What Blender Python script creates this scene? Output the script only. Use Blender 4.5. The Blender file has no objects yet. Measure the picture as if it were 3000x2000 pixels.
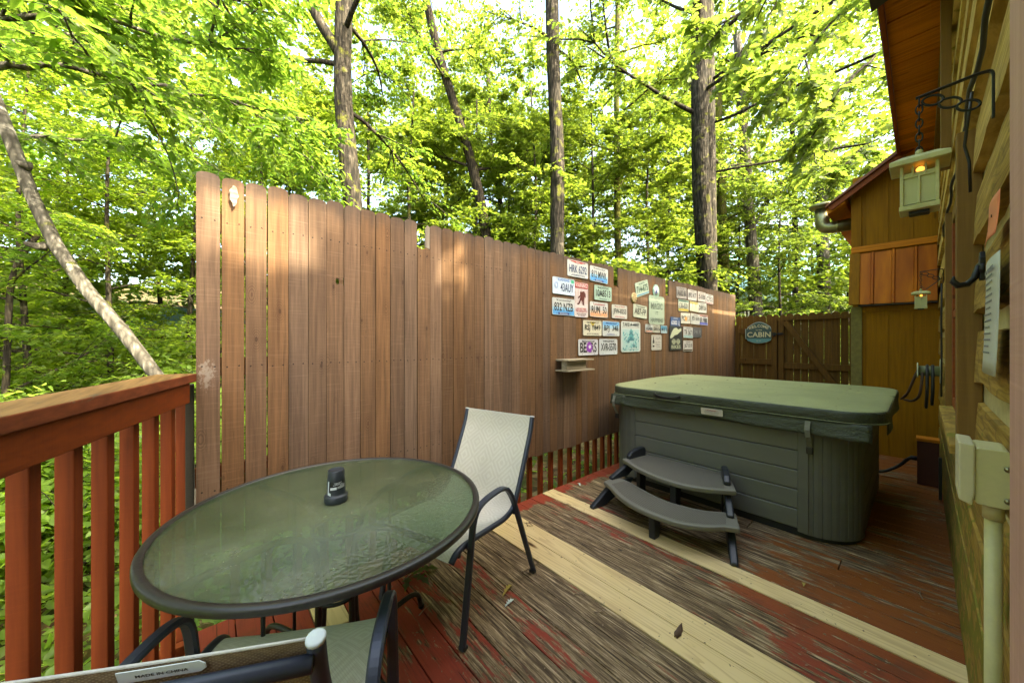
import bpy, bmesh, math, random
import numpy as np
from mathutils import Vector, Matrix
from math import sin, cos, pi, radians, sqrt, atan2
random.seed(7)
SC = bpy.context.scene
COL = SC.collection
V = Vector
# ------------------------------------------------------------------ camera (measured: one pair of perpendicular vanishing points)
FPX, EYE = 1033.0, 1.32
FW, RT = V((0.6524, 0.7579, 0)), V((0.7579, -0.6524, 0))
def at(px, py, x=None, y=None, z=None, d=None):
    """point of the place seen at a pixel of the photograph, on a known plane (x, y, z) or at depth d"""
    v = FW + RT * ((px - 1500) / FPX) + V((0, 0, (1000 - py) / FPX))
    if x is not None: t = x / v.x
    elif y is not None: t = y / v.y
    elif z is not None: t = (z - EYE) / v.z
    else: t = d
    return V((0, 0, EYE)) + v * t
# ------------------------------------------------------------------ objects
def tag(o, label=None, cat=None, group=None, kind=None):
    if label: o['label'] = label
    if cat: o['category'] = cat
    if group: o['group'] = group
    if kind: o['kind'] = kind
    return o
def thing(name, loc, label, cat, group=None, rz=0.0):
    o = bpy.data.objects.new(name, None); COL.objects.link(o)
    o.empty_display_size = 0.1
    o.location = loc; o.rotation_euler = (0, 0, rz)
    return tag(o, label, cat, group)
def wloc(o):
    p = V((0, 0, 0))
    while o is not None:
        p = p + o.location; o = o.parent
    return p
def copy_tree(o, parent=None):
    c = o.copy(); COL.objects.link(c)
    if parent is not None: c.parent = parent
    for ch in list(o.children): copy_tree(ch, c)
    return c
_txt = {}
def text_geo(s):
    if s in _txt: return _txt[s]
    cu = bpy.data.curves.new('tmp', 'FONT'); cu.body = s; cu.resolution_u = 3
    cu.align_x = 'LEFT'; cu.offset = 0.018
    ob = bpy.data.objects.new('tmp', cu)
    me = bpy.data.meshes.new_from_object(ob)
    vs = [V(v.co) for v in me.vertices]; fs = [tuple(p.vertices) for p in me.polygons]
    bpy.data.objects.remove(ob); bpy.data.curves.remove(cu); bpy.data.meshes.remove(me)
    _txt[s] = (vs, fs)
    return vs, fs
class MB:
    def __init__(self): self.v = []; self.f = []; self.m = []; self.s = []
    def add(self, vs, fs, mat=0, smooth=False):
        b = len(self.v); self.v += [tuple(p) for p in vs]
        for q in fs:
            self.f.append([b + i for i in q]); self.m.append(mat); self.s.append(smooth)
        return self
    def box(self, c, s, R=None, mat=0):
        c = V(c); h = V(s) * 0.5
        P = [V((sx * h.x, sy * h.y, sz * h.z)) for sx in (-1, 1) for sy in (-1, 1) for sz in (-1, 1)]
        if R is not None: P = [R @ p for p in P]
        return self.add([c + p for p in P], [(0, 1, 3, 2), (4, 6, 7, 5), (0, 4, 5, 1), (2, 3, 7, 6), (0, 2, 6, 4), (1, 5, 7, 3)], mat)
    def lohi(self, a, b, mat=0):
        a = V(a); b = V(b); return self.box((a + b) / 2, b - a, None, mat)
    def bar(self, a, b, w, t, side=(0, 0, 1), mat=0):
        """beam from a to b, w along 'side', t across"""
        a = V(a); b = V(b); d = (b - a).normalized(); s = V(side); s = (s - d * s.dot(d)).normalized(); n = d.cross(s)
        R = Matrix((d, s, n)).transposed()
        return self.box((a + b) / 2, ((b - a).length, w, t), R, mat)
    def sweep(self, path, prof, side=None, mat=0, smooth=True, caps=True, closed=False):
        """sweep profile (list of (u,v) or fn(i)->list) along path"""
        P = [V(p) for p in path]; n = len(P); T = []
        for i in range(n):
            if closed: t = P[(i + 1) % n] - P[i - 1]
            else: t = P[min(i + 1, n - 1)] - P[max(i - 1, 0)]
            T.append(t.normalized())
        up = V(side) if side is not None else (V((0, 0, 1)) if abs(T[0].z) < 0.9 else V((1, 0, 0)))
        rings = []; vs = []
        for i in range(n):
            u = up - T[i] * up.dot(T[i])
            if u.length < 1e-5: u = T[i].orthogonal()
            u.normalize(); w = T[i].cross(u)
            if side is None: up = u
            pr = prof(i) if callable(prof) else prof
            rings.append(len(vs)); k = len(pr)
            vs += [P[i] + u * a + w * b for a, b in pr]
        fs = []
        for i in range(n if closed else n - 1):
            a = rings[i]; b = rings[(i + 1) % n]
            for j in range(k):
                fs.append((a + j, a + (j + 1) % k, b + (j + 1) % k, b + j))
        if caps and not closed:
            fs.append(tuple(reversed(range(rings[0], rings[0] + k)))); fs.append(tuple(range(rings[-1], rings[-1] + k)))
        return self.add(vs, fs, mat, smooth)
    def tube(self, path, r, n=8, mat=0, closed=False, caps=True):
        def prof(i):
            rr = r[i] if isinstance(r, (list, tuple, np.ndarray)) else r
            return [(rr * cos(2 * pi * j / n), rr * sin(2 * pi * j / n)) for j in range(n)]
        return self.sweep(path, prof, None, mat, True, caps, closed)
    def flat(self, path, w, t, side, mat=0, closed=False):
        """rounded flat bar: w along side, t across"""
        a, b, c = w / 2, t / 2, min(w, t) * 0.28
        pr = [(a, b - c), (a - c, b), (-a + c, b), (-a, b - c), (-a, -b + c), (-a + c, -b), (a - c, -b), (a, -b + c)]
        return self.sweep(path, pr, side, mat, False, True, closed)
    def lathe(self, c, prof, n=24, mat=0, axis=(0, 0, 1), capb=True, capt=True):
        c = V(c); ax = V(axis).normalized(); u = ax.orthogonal().normalized(); w = ax.cross(u)
        vs = []
        for r, h in prof:
            for j in range(n):
                a = 2 * pi * j / n; vs.append(c + ax * h + (u * cos(a) + w * sin(a)) * r)
        fs = []
        for i in range(len(prof) - 1):
            for j in range(n):
                k = (j + 1) % n
                fs.append((i * n + j, i * n + k, (i + 1) * n + k, (i + 1) * n + j))
        if capb: fs.append(tuple(reversed(range(n))))
        if capt: fs.append(tuple(range((len(prof) - 1) * n, len(prof) * n)))
        return self.add(vs, fs, mat, True)
    def prism(self, poly, o, ux, uy, th, mat=0, smooth=False):
        """polygon (u,v) in plane o,ux,uy, extruded th (vector)"""
        o = V(o); ux = V(ux); uy = V(uy); th = V(th); n = len(poly)
        A = [o + ux * a + uy * b for a, b in poly]; B = [p + th for p in A]
        fs = [tuple(range(n)), tuple(reversed(range(n, 2 * n)))] + [(i, i + n, (i + 1) % n + n, (i + 1) % n) for i in range(n)]
        if ux.cross(uy).dot(th) > 0: fs = [tuple(reversed(f)) for f in fs]
        return self.add(A + B, fs, mat, smooth)
    def grid(self, fn, nu, nv, mat=0, smooth=True):
        vs = [fn(i / nu, j / nv) for i in range(nu + 1) for j in range(nv + 1)]
        fs = [(i * (nv + 1) + j, (i + 1) * (nv + 1) + j, (i + 1) * (nv + 1) + j + 1, i * (nv + 1) + j + 1) for i in range(nu) for j in range(nv)]
        return self.add(vs, fs, mat, smooth)
    def text(self, s, c, ux, uy, w, h, mat=0, lift=0.001, shear=0.0):
        """flat lettering fitted to w x h, centred on c"""
        vs, fs = text_geo(s)
        if not vs: return self
        x0 = min(p.x for p in vs); x1 = max(p.x for p in vs); y0 = min(p.y for p in vs); y1 = max(p.y for p in vs)
        ux = V(ux); uy = V(uy); nn = ux.cross(uy); c = V(c) + nn * lift
        k = w / max(x1 - x0, 1e-6); q = h / max(y1 - y0, 1e-6)
        pts = []
        for p in vs:
            v = (p.y - (y0 + y1) / 2) * q; u = (p.x - (x0 + x1) / 2) * k + shear * v
            pts.append(c + ux * u + uy * v)
        return self.add(pts, fs, mat)
    def build(self, name, mats, parent=None, base=(0, 0, 0), local=False, bevel=0.0, seg=2, subdiv=0):
        me = bpy.data.meshes.new(name)
        off = V((0, 0, 0))
        if parent is None: off = V(base)
        elif not local: off = wloc(parent)
        me.from_pydata([(p[0] - off.x, p[1] - off.y, p[2] - off.z) for p in self.v], [], self.f)
        if not isinstance(mats, (list, tuple)): mats = [mats]
        for m in mats: me.materials.append(m)
        me.polygons.foreach_set('material_index', self.m); me.polygons.foreach_set('use_smooth', self.s)
        me.update()
        o = bpy.data.objects.new(name, me); COL.objects.link(o)
        if parent is None: o.location = V(base)
        else: o.parent = parent
        if bevel > 0:
            b = o.modifiers.new('bevel', 'BEVEL'); b.width = bevel; b.segments = seg; b.limit_method = 'ANGLE'; b.angle_limit = radians(40)
        if subdiv:
            b = o.modifiers.new('sub', 'SUBSURF'); b.levels = subdiv; b.render_levels = subdiv
        return o
def arc(pts, r=0.03, n=5):
    """polyline with rounded corners"""
    P = [V(p) for p in pts]; out = [P[0]]
    for i in range(1, len(P) - 1):
        a = P[i - 1] - P[i]; b = P[i + 1] - P[i]
        ra = min(r, a.length * 0.45); rb = min(r, b.length * 0.45)
        p0 = P[i] + a.normalized() * ra; p1 = P[i] + b.normalized() * rb
        for k in range(n + 1):
            t = k / n
            out.append(p0 * (1 - t) ** 2 + P[i] * 2 * t * (1 - t) + p1 * t * t)
    out.append(P[-1]); return out
def rrect(w, h, r, n=4):
    out = []
    for cx, cy, a0 in ((w / 2 - r, h / 2 - r, 0), (-w / 2 + r, h / 2 - r, 90), (-w / 2 + r, -h / 2 + r, 180), (w / 2 - r, -h / 2 + r, 270)):
        for k in range(n + 1):
            a = radians(a0 + 90 * k / n); out.append((cx + r * cos(a), cy + r * sin(a)))
    return out
# ------------------------------------------------------------------ materials
class NT:
    def __init__(self, name):
        self.mat = bpy.data.materials.new(name); self.mat.use_nodes = True
        self.t = self.mat.node_tree; self.bsdf = self.t.nodes['Principled BSDF']; self.out = self.t.nodes['Material Output']
    def n(self, typ, **kw):
        nd = self.t.nodes.new(typ)
        for k, v in kw.items(): setattr(nd, k, v)
        return nd
    def s(self, sock, val):
        if isinstance(val, bpy.types.NodeSocket): self.t.links.new(val, sock)
        elif isinstance(val, (tuple, list)) and len(val) == 3 and sock.type == 'RGBA': sock.default_value = (*val, 1)
        else: sock.default_value = val
    def pos(self): return self.n('ShaderNodeNewGeometry').outputs['Position']
    def obj(self): return self.n('ShaderNodeTexCoord').outputs['Object']
    def rnd(self): return self.n('ShaderNodeNewGeometry').outputs['Random Per Island']
    def map(self, v, sc=(1, 1, 1), loc=(0, 0, 0), rot=(0, 0, 0)):
        m = self.n('ShaderNodeMapping'); self.s(m.inputs['Vector'], v); self.s(m.inputs['Scale'], V(sc)); self.s(m.inputs['Location'], loc if isinstance(loc, bpy.types.NodeSocket) else V(loc)); m.inputs['Rotation'].default_value = rot
        return m.outputs[0]
    def noise(self, v, scale=1.0, det=4, rough=0.55, dist=0.0):
        m = self.n('ShaderNodeTexNoise'); self.s(m.inputs['Vector'], v); self.s(m.inputs['Scale'], scale); m.inputs['Detail'].default_value = det; m.inputs['Roughness'].default_value = rough; m.inputs['Distortion'].default_value = dist
        return m.outputs['Fac']
    def vor(self, v, scale=1.0, feature='F1', out='Distance', rnd=1.0):
        m = self.n('ShaderNodeTexVoronoi', feature=feature); self.s(m.inputs['Vector'], v); m.inputs['Scale'].default_value = scale; m.inputs['Randomness'].default_value = rnd
        return m.outputs[out]
    def m(self, op, a, b=0.0, c=None, clamp=False):
        d = self.n('ShaderNodeMath', operation=op, use_clamp=clamp); self.s(d.inputs[0], a); self.s(d.inputs[1], b)
        if c is not None: self.s(d.inputs[2], c)
        return d.outputs[0]
    def step(self, x, a, b, lo=0.0, hi=1.0):
        d = self.n('ShaderNodeMapRange', interpolation_type='SMOOTHSTEP'); self.s(d.inputs[0], x)
        for i, q in enumerate((a, b, lo, hi)): self.s(d.inputs[i + 1], q)
        return d.outputs[0]
    def ramp(self, f, stops):
        d = self.n('ShaderNodeValToRGB'); self.s(d.inputs[0], f); e = d.color_ramp.elements
        while len(e) > 1: e.remove(e[-1])
        e[0].position = stops[0][0]; e[0].color = (*stops[0][1], 1)
        for p, c in stops[1:]:
            q = e.new(p); q.color = (*c, 1)
        return d.outputs[0]
    def mix(self, f, a, b, blend='MIX'):
        d = self.n('ShaderNodeMix', data_type='RGBA', blend_type=blend); self.s(d.inputs[0], f); self.s(d.inputs[6], a); self.s(d.inputs[7], b)
        return d.outputs[2]
    def sep(self, v):
        d = self.n('ShaderNodeSeparateXYZ'); self.s(d.inputs[0], v); return d.outputs
    def comb(self, x=0.0, y=0.0, z=0.0):
        d = self.n('ShaderNodeCombineXYZ'); self.s(d.inputs[0], x); self.s(d.inputs[1], y); self.s(d.inputs[2], z); return d.outputs[0]
    def vadd(self, a, b):
        d = self.n('ShaderNodeVectorMath', operation='ADD'); self.s(d.inputs[0], a); self.s(d.inputs[1], b); return d.outputs[0]
    def bump(self, h, st=0.3, dist=0.01, nrm=None):
        d = self.n('ShaderNodeBump'); d.inputs['Strength'].default_value = st; d.inputs['Distance'].default_value = dist; self.s(d.inputs['Height'], h)
        if nrm is not None: self.s(d.inputs['Normal'], nrm)
        return d.outputs[0]
    def fin(self, col=None, rough=0.6, metal=0.0, nrm=None, spec=None, **kw):
        b = self.bsdf
        if col is not None: self.s(b.inputs['Base Color'], col)
        self.s(b.inputs['Roughness'], rough); self.s(b.inputs['Metallic'], metal)
        if spec is not None: self.s(b.inputs['Specular IOR Level'], spec)
        if nrm is not None: self.s(b.inputs['Normal'], nrm)
        for k, v in kw.items(): self.s(b.inputs[k.replace('_', ' ')], v)
        return self.mat
MATS = {}
def plain(name, col, rough=0.5, metal=0.0, var=0.12, sc=12.0, bump=0.0, spec=None):
    """painted / moulded surface with faint wear and speckle"""
    if name in MATS: return MATS[name]
    t = NT(name); p = t.obj(); n1 = t.noise(p, sc, 5, 0.6); n2 = t.noise(p, sc * 9, 3, 0.6)
    k = t.m('ADD', t.m('MULTIPLY', t.m('SUBTRACT', n1, 0.5), var * 2.4), t.m('MULTIPLY', t.m('SUBTRACT', n2, 0.5), var * 1.3))
    f = t.m('ADD', 1.0, k); hv = t.n('ShaderNodeHueSaturation'); t.s(hv.inputs['Color'], col); t.s(hv.inputs['Value'], f)
    r = t.m('ADD', rough - 0.08, t.m('MULTIPLY', n1, 0.16))
    MATS[name] = t.fin(hv.outputs[0], r, metal, t.bump(n2, bump, 0.003) if bump else None, spec)
    return MATS[name]
def wood_paint(name, col, dark, axis='z', rough=0.7, wear=None, wearcol=(0.25, 0.2, 0.15), grain=1.0, bump=0.25, rv=0.25):
    """stained or painted sawn timber; grain along axis"""
    if name in MATS: return MATS[name]
    t = NT(name); p = t.pos(); r = t.rnd()
    off = t.comb(t.m('MULTIPLY', r, 37.0), t.m('MULTIPLY', r, 23.0), t.m('MULTIPLY', r, 11.0))
    q = t.vadd(p, off)
    sc = {'z': (55, 55, 2.2), 'y': (55, 2.2, 55), 'x': (2.2, 55, 55)}[axis]
    g = t.noise(t.map(q, sc), grain, 5, 0.62, 0.4)
    big = t.noise(q, 2.3, 3, 0.5)
    saw = t.noise(t.map(q, {'z': (3, 3, 160), 'y': (3, 160, 3), 'x': (160, 3, 3)}[axis]), 1.0, 2, 0.6)
    kn = t.vor(t.map(q, {'z': (6, 6, 1.6), 'y': (6, 1.6, 6), 'x': (1.6, 6, 6)}[axis]), 1.0)
    c = t.mix(t.step(g, 0.25, 0.75), dark, col)
    c = t.mix(t.m('MULTIPLY', t.step(saw, 0.5, 0.8), 0.12), c, tuple(min(1, x * 1.6) for x in col))
    c = t.mix(t.m('MULTIPLY', t.step(kn, 0.10, 0.04), 0.8), c, tuple(x * 0.5 for x in dark))
    c = t.mix(t.m('MULTIPLY', t.step(big, 0.35, 0.75), 0.35), c, tuple(x * 0.65 for x in col))
    if wear is not None:
        w = t.noise(t.map(q, {'z': (30, 30, 4), 'y': (30, 4, 30), 'x': (4, 30, 30)}[axis]), 1.0, 6, 0.7)
        c = t.mix(t.step(w, wear, wear + 0.07), c, wearcol)
    hv = t.n('ShaderNodeHueSaturation'); t.s(hv.inputs['Color'], c); t.s(hv.inputs['Value'], t.m('ADD', 1 - rv / 2, t.m('MULTIPLY', r, rv)))
    h = t.m('ADD', t.m('MULTIPLY', g, 0.7), t.m('MULTIPLY', saw, 0.5))
    MATS[name] = t.fin(hv.outputs[0], t.m('ADD', rough - 0.1, t.m('MULTIPLY', g, 0.2)), 0, t.bump(h, bump, 0.004), 0.14)
    return MATS[name]
# ================================================================== sky, sun, camera
SUN = V((0.20, -0.72, 0.63)).normalized()
wd = bpy.data.worlds.new("World"); SC.world = wd; wd.use_nodes = True
wn = wd.node_tree; bg = wn.nodes['Background']
sk = wn.nodes.new('ShaderNodeTexSky'); sk.sky_type = 'NISHITA'; sk.sun_disc = False
sk.sun_elevation = math.asin(SUN.z); sk.sun_rotation = atan2(SUN.x, SUN.y)
wn.links.new(sk.outputs[0], bg.inputs['Color']); bg.inputs['Strength'].default_value = 0.15
sk.air_density = 0.7; sk.dust_density = 5.0; sk.ozone_density = 0.3; sk.altitude = 300
sl = bpy.data.lights.new('sun', 'SUN'); sl.energy = 2.0; sl.angle = radians(0.55); sl.color = (1.0, 0.93, 0.80)
so = bpy.data.objects.new('sun', sl); COL.objects.link(so); so.rotation_euler = SUN.to_track_quat('Z', 'Y').to_euler(); so.location = (0, -8, 14)
cd = bpy.data.cameras.new('camera'); cd.sensor_width = 36; cd.lens = 36 * FPX / 3000; cd.clip_start = 0.02; cd.clip_end = 500
co = bpy.data.objects.new('camera', cd); COL.objects.link(co); co.location = (0, 0, EYE); co.rotation_euler = (radians(90), 0, -atan2(FW.x, FW.y)); SC.camera = co
SC.view_settings.view_transform = 'Standard'; SC.view_settings.look = 'None'; SC.view_settings.gamma = 1.0; SC.view_settings.use_curve_mapping = False
SC.view_settings.exposure = 3.62
SC.view_settings.use_white_balance = True; SC.view_settings.white_balance_temperature = 7800; SC.view_settings.white_balance_tint = 2
SC.render.engine = 'CYCLES'; SC.cycles.use_denoising = True; SC.cycles.adaptive_threshold = 0.005
SC.cycles.max_bounces = 8; SC.cycles.diffuse_bounces = 4; SC.cycles.transparent_max_bounces = 12; SC.cycles.transmission_bounces = 6
SC.cycles.sample_clamp_indirect = 6.0; SC.cycles.caustics_reflective = False; SC.cycles.caustics_refractive = False
# ================================================================== materials of the setting
def m_deck():
    t = NT('weathered_red_deck'); p = t.pos(); r = t.rnd(); xyz = t.sep(p)
    q = t.vadd(p, t.comb(t.m('MULTIPLY', r, 31.0), t.m('MULTIPLY', r, 17.0), 0.0))
    g = t.noise(t.map(q, (95, 4.2, 1)), 1.0, 7, 0.72, 0.5)
    g2 = t.noise(t.map(q, (28, 1.3, 1)), 1.0, 4, 0.6)
    wood = t.ramp(g, [(0.33, (0.020, 0.014, 0.009)), (0.45, (0.105, 0.066, 0.034)), (0.54, (0.26, 0.178, 0.095)), (0.66, (0.60, 0.45, 0.27))])
    wood = t.mix(t.m('MULTIPLY', t.step(g2, 0.48, 0.72), 0.5), wood, (0.055, 0.040, 0.027))
    red = t.mix(t.noise(q, 6.0, 3), (0.33, 0.050, 0.026), (0.22, 0.036, 0.018))
    red = t.mix(t.m('MULTIPLY', t.step(g, 0.5, 0.32), 0.45), red, (0.09, 0.022, 0.014))
    x, y = xyz[0], xyz[1]
    red = t.mix(t.m('MULTIPLY', t.step(x, 1.6, 2.6), t.step(y, 1.4, 0.6)), red, t.mix(g, (0.15, 0.040, 0.007), (0.30, 0.095, 0.017)))
    n = t.noise(t.map(q, (19, 3.4, 1)), 1.0, 7, 0.70, 0.4)
    n = t.m('ADD', t.m('MULTIPLY', n, 0.75), t.m('MULTIPLY', t.noise(t.map(p, (1.5, 1.2, 1)), 1.0, 3), 0.35))
    bias = t.step(x, 1.12, 0.72, 0.0, 0.19)                                   # corner under the table kept its paint
    bias = t.m('ADD', bias, t.step(t.m('SUBTRACT', y, t.m('MULTIPLY', x, 0.06)), 0.80, -0.1, 0.0, 0.17)); bias = t.m('ADD', bias, t.m('MULTIPLY', t.m('SUBTRACT', r, 0.5), 0.14))   # strip along the cabin
    bias = t.m('ADD', bias, t.step(y, 1.98, 2.10, 0.0, 0.26))                 # rim by the fence
    bias = t.m('SUBTRACT', bias, t.step(x, 2.0, 1.2, 0.0, 0.07)); bias = t.m('ADD', bias, t.m('MULTIPLY', t.m('SUBTRACT', t.noise(t.map(q, (45, 9, 1)), 1.0, 4, 0.7), 0.5), 0.28))
    bias = t.m('ADD', bias, t.step(x, 1.6, 0.9, 0.0, 0.10))
    f = t.step(t.m('ADD', n, bias), 0.625, 0.69)
    c = t.mix(f, wood, red)
    ck = t.noise(t.map(q, (150, 1.5, 1)), 1.0, 4, 0.6, 0.3); c = t.mix(t.step(ck, 0.64, 0.69), c, (0.010, 0.008, 0.006)); dirt = t.noise(p, 4.0, 6, 0.65); c = t.mix(t.m('MULTIPLY', t.step(dirt, 0.5, 0.72), 0.4), c, (0.045, 0.032, 0.018))
    nl = t.m('LESS_THAN', t.vor(t.map(p, (7.2, 2.2, 1)), 1.0), 0.035)
    c = t.mix(nl, c, (0.03, 0.025, 0.02))
    h = t.m('ADD', t.m('MULTIPLY', g, 0.8), t.m('MULTIPLY', f, 0.5))
    return t.fin(c, t.step(f, 0, 1, 0.82, 0.60), 0, t.bump(h, 0.6, 0.004), 0.25)
def m_pine(name='new_pine', c1=(0.66, 0.47, 0.20), c2=(0.80, 0.63, 0.34), gr=(0.5, 0.33, 0.16)):
    t = NT(name); p = t.pos(); r = t.rnd()
    q = t.vadd(p, t.comb(t.m('MULTIPLY', r, 9.0), t.m('MULTIPLY', r, 5.0), 0.0))
    w = t.noise(t.map(q, (9, 0.5, 1)), 1.0, 2, 0.4, 0.2)
    rings = t.m('FRACT', t.m('MULTIPLY', w, 13.0))
    fine = t.noise(t.map(q, (140, 3, 1)), 1.0, 3)
    c = t.mix(t.noise(q, 3.0, 3), c1, c2)
    c = t.mix(t.m('MULTIPLY', t.step(rings, 0.55, 0.95), 0.6), c, gr)
    c = t.mix(t.m('MULTIPLY', t.step(fine, 0.55, 0.7), 0.2), c, gr)
    k = t.vor(t.map(q, (5.5, 1.4, 1)), 1.0)
    c = t.mix(t.step(k, 0.11, 0.05), c, (0.22, 0.11, 0.04)); c = t.mix(t.step(k, 0.045, 0.03), c, (0.05, 0.03, 0.015))
    d = t.noise(t.map(q, (25, 6, 1)), 1.0, 6, 0.7)
    c = t.mix(t.m('MULTIPLY', t.step(d, 0.6, 0.75), 0.6), c, (0.20, 0.14, 0.08))
    return t.fin(c, 0.7, 0, t.bump(t.m('ADD', fine, w), 0.15, 0.002), 0.25)
def m_fence():
    """brown stained pickets: saw marks, knots, rows of nails, grime, grey weathered tops"""
    t = NT('brown_picket_stain'); p = t.pos(); r = t.rnd(); x, y, z = t.sep(p)
    q = t.vadd(p, t.comb(0.0, t.m('MULTIPLY', r, 23.0), t.m('MULTIPLY', r, 41.0)))
    g = t.noise(t.map(q, (60, 1, 2.0)), 1.0, 5, 0.65, 0.5)
    saw = t.noise(t.map(q, (5, 1, 170)), 1.0, 2, 0.6)
    warp = t.noise(t.map(q, (18, 1, 4)), 1.0, 2)
    kv = t.vadd(t.map(q, (8.5, 1, 3.6)), t.comb(t.m('MULTIPLY', warp, 0.12), 0.0, 0.0))
    k = t.vor(kv, 1.0)
    c = t.mix(t.step(g, 0.3, 0.72), (0.112, 0.063, 0.037), (0.190, 0.110, 0.063))
    hue = t.step(x, 0.6, 3.2)
    c = t.mix(t.m('MULTIPLY', hue, 0.75), c, t.mix(t.step(g, 0.3, 0.72), (0.100, 0.055, 0.024), (0.175, 0.098, 0.046)))
    c = t.mix(t.m('MULTIPLY', t.step(saw, 0.52, 0.78), 0.16), c, (0.38, 0.25, 0.17))
    ring = t.m('FRACT', t.m('MULTIPLY', k, 22.0))
    c = t.mix(t.m('MULTIPLY', t.m('MULTIPLY', t.step(ring, 0.4, 0.9), t.step(k, 0.3, 0.12)), 0.55), c, (0.06, 0.03, 0.018))
    c = t.mix(t.m('MULTIPLY', t.step(k, 0.08, 0.03), 0.7), c, (0.05, 0.026, 0.016))
    st = t.noise(t.map(q, (22, 1, 1.1)), 1.0, 5, 0.6)
    c = t.mix(t.m('MULTIPLY', t.step(st, 0.54, 0.72), 0.42), c, (0.055, 0.032, 0.02)); cr = t.noise(t.map(q, (120, 1, 1.6)), 1.0, 3, 0.6); c = t.mix(t.m('MULTIPLY', t.step(cr, 0.68, 0.73), 0.8), c, (0.025, 0.014, 0.009))
    top = t.m('ADD', z, t.m('MULTIPLY', t.noise(t.map(q, (30, 1, 6)), 1.0, 4), 0.22))
    c = t.mix(t.m('MULTIPLY', t.step(top, 2.08, 2.23), 0.65), c, (0.06, 0.047, 0.04))
    low = t.m('ADD', z, t.m('MULTIPLY', t.noise(t.map(q, (20, 1, 5)), 1.0, 4), 0.4))
    c = t.mix(t.m('MULTIPLY', t.step(low, 0.75, 0.45), 0.35), c, (0.085, 0.04, 0.022))
    # bare fibres at the corner above the rail end
    dx = t.m('SUBTRACT', x, -0.005); dz = t.m('SUBTRACT', z, 1.17)
    dd = t.m('ADD', t.m('MULTIPLY', t.m('MULTIPLY', dx, dx), 300.0), t.m('MULTIPLY', t.m('MULTIPLY', dz, dz), 70.0))
    bn = t.noise(t.map(p, (60, 1, 40)), 1.0, 5, 0.7)
    c = t.mix(t.m('MULTIPLY', t.step(t.m('SUBTRACT', bn, t.m('MULTIPLY', dd, 0.45)), 0.36, 0.50), 0.8), c, (0.25, 0.20, 0.155))
    # nails: two a picket on three rails
    fx = t.m('FRACT', t.m('DIVIDE', t.m('ADD', x, 0.043), 0.0905))
    fx = t.m('ABSOLUTE', t.m('SUBTRACT', t.m('ABSOLUTE', t.m('SUBTRACT', fx, 0.47)), 0.25))
    fx = t.m('MULTIPLY', fx, 0.0905)
    nz = t.m('MULTIPLY', t.m('SUBTRACT', t.noise(t.map(p, (23, 1, 0.01)), 1.0, 1), 0.5), 0.03)
    mask = None
    for z0 in (1.20, 1.885, 0.62):
        d = t.m('ABSOLUTE', t.m('SUBTRACT', t.m('ADD', z, nz), z0))
        q2 = t.m('LESS_THAN', t.m('ADD', t.m('MULTIPLY', fx, fx), t.m('MULTIPLY', d, d)), 0.000015)
        mask = q2 if mask is None else t.m('MAXIMUM', mask, q2)
    c = t.mix(t.m('MULTIPLY', mask, 0.85), c, (0.015, 0.012, 0.01))
    hv = t.n('ShaderNodeHueSaturation'); t.s(hv.inputs['Color'], c); t.s(hv.inputs['Value'], t.m('ADD', 0.84, t.m('MULTIPLY', r, 0.32))); t.s(hv.inputs['Saturation'], t.m('ADD', 0.85, t.m('MULTIPLY', t.m('FRACT', t.m('MULTIPLY', r, 7.3)), 0.28)))
    return t.fin(hv.outputs[0], 0.78, 0, t.bump(t.m('ADD', t.m('MULTIPLY', g, 0.7), t.m('MULTIPLY', saw, 0.6)), 0.35, 0.003), 0.22)
def m_siding():
    t = NT('rough_cabin_board'); p = t.pos(); r = t.rnd(); x, y, z = t.sep(p)
    q = t.vadd(p, t.comb(t.m('MULTIPLY', r, 13.0), 0.0, t.m('MULTIPLY', r, 7.0)))
    w = t.noise(t.map(q, (0.9, 1, 5)), 1.0, 3, 0.5, 0.6)
    rings = t.m('FRACT', t.m('MULTIPLY', w, 15.0)); g = t.noise(t.map(q, (3.5, 20, 80)), 1.0, 5, 0.65)
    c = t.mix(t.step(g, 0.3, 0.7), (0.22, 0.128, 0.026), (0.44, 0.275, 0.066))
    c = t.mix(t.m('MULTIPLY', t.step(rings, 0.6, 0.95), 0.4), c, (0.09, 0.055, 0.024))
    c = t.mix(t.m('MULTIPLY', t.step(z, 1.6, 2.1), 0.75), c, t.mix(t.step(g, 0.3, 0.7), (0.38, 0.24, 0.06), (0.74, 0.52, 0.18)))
    mo = t.noise(t.map(p, (9, 9, 9)), 1.0, 5, 0.65)
    low = t.m('ADD', t.step(z, 1.2, 0.2, 0.0, 0.16), mo)
    c = t.mix(t.step(low, 0.60, 0.70), c, (0.20, 0.175, 0.028))
    return t.fin(c, 0.82, 0, t.bump(t.m('ADD', g, t.m('MULTIPLY', rings, 0.4)), 0.5, 0.006), 0.2)
def m_ground():
    t = NT('leaf_litter'); p = t.pos()
    a = t.vor(t.map(p, (14, 14, 14)), 1.0, out='Color'); s = t.sep(a)
    n = t.noise(p, 2.0, 5); n2 = t.noise(p, 30.0, 4)
    c = t.ramp(s[0], [(0.0, (0.05, 0.032, 0.018)), (0.4, (0.14, 0.085, 0.045)), (0.75, (0.17, 0.115, 0.06)), (1.0, (0.24, 0.18, 0.10))])
    px_ = t.sep(p)[0]; c = t.mix(t.step(t.m('SUBTRACT', n, t.step(px_, 3.0, 0.0, -0.04, -0.10)), 0.5, 0.68), c, (0.030, 0.048, 0.012)); c = t.mix(t.m('MULTIPLY', n2, 0.5), c, (0.03, 0.02, 0.012))
    return t.fin(c, 0.9, 0, t.bump(s[1], 0.8, 0.02), 0.1)
M_DECK, M_PINE, M_FENCE, M_SIDING, M_GROUND = m_deck(), m_pine(), m_fence(), m_siding(), m_ground()
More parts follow.
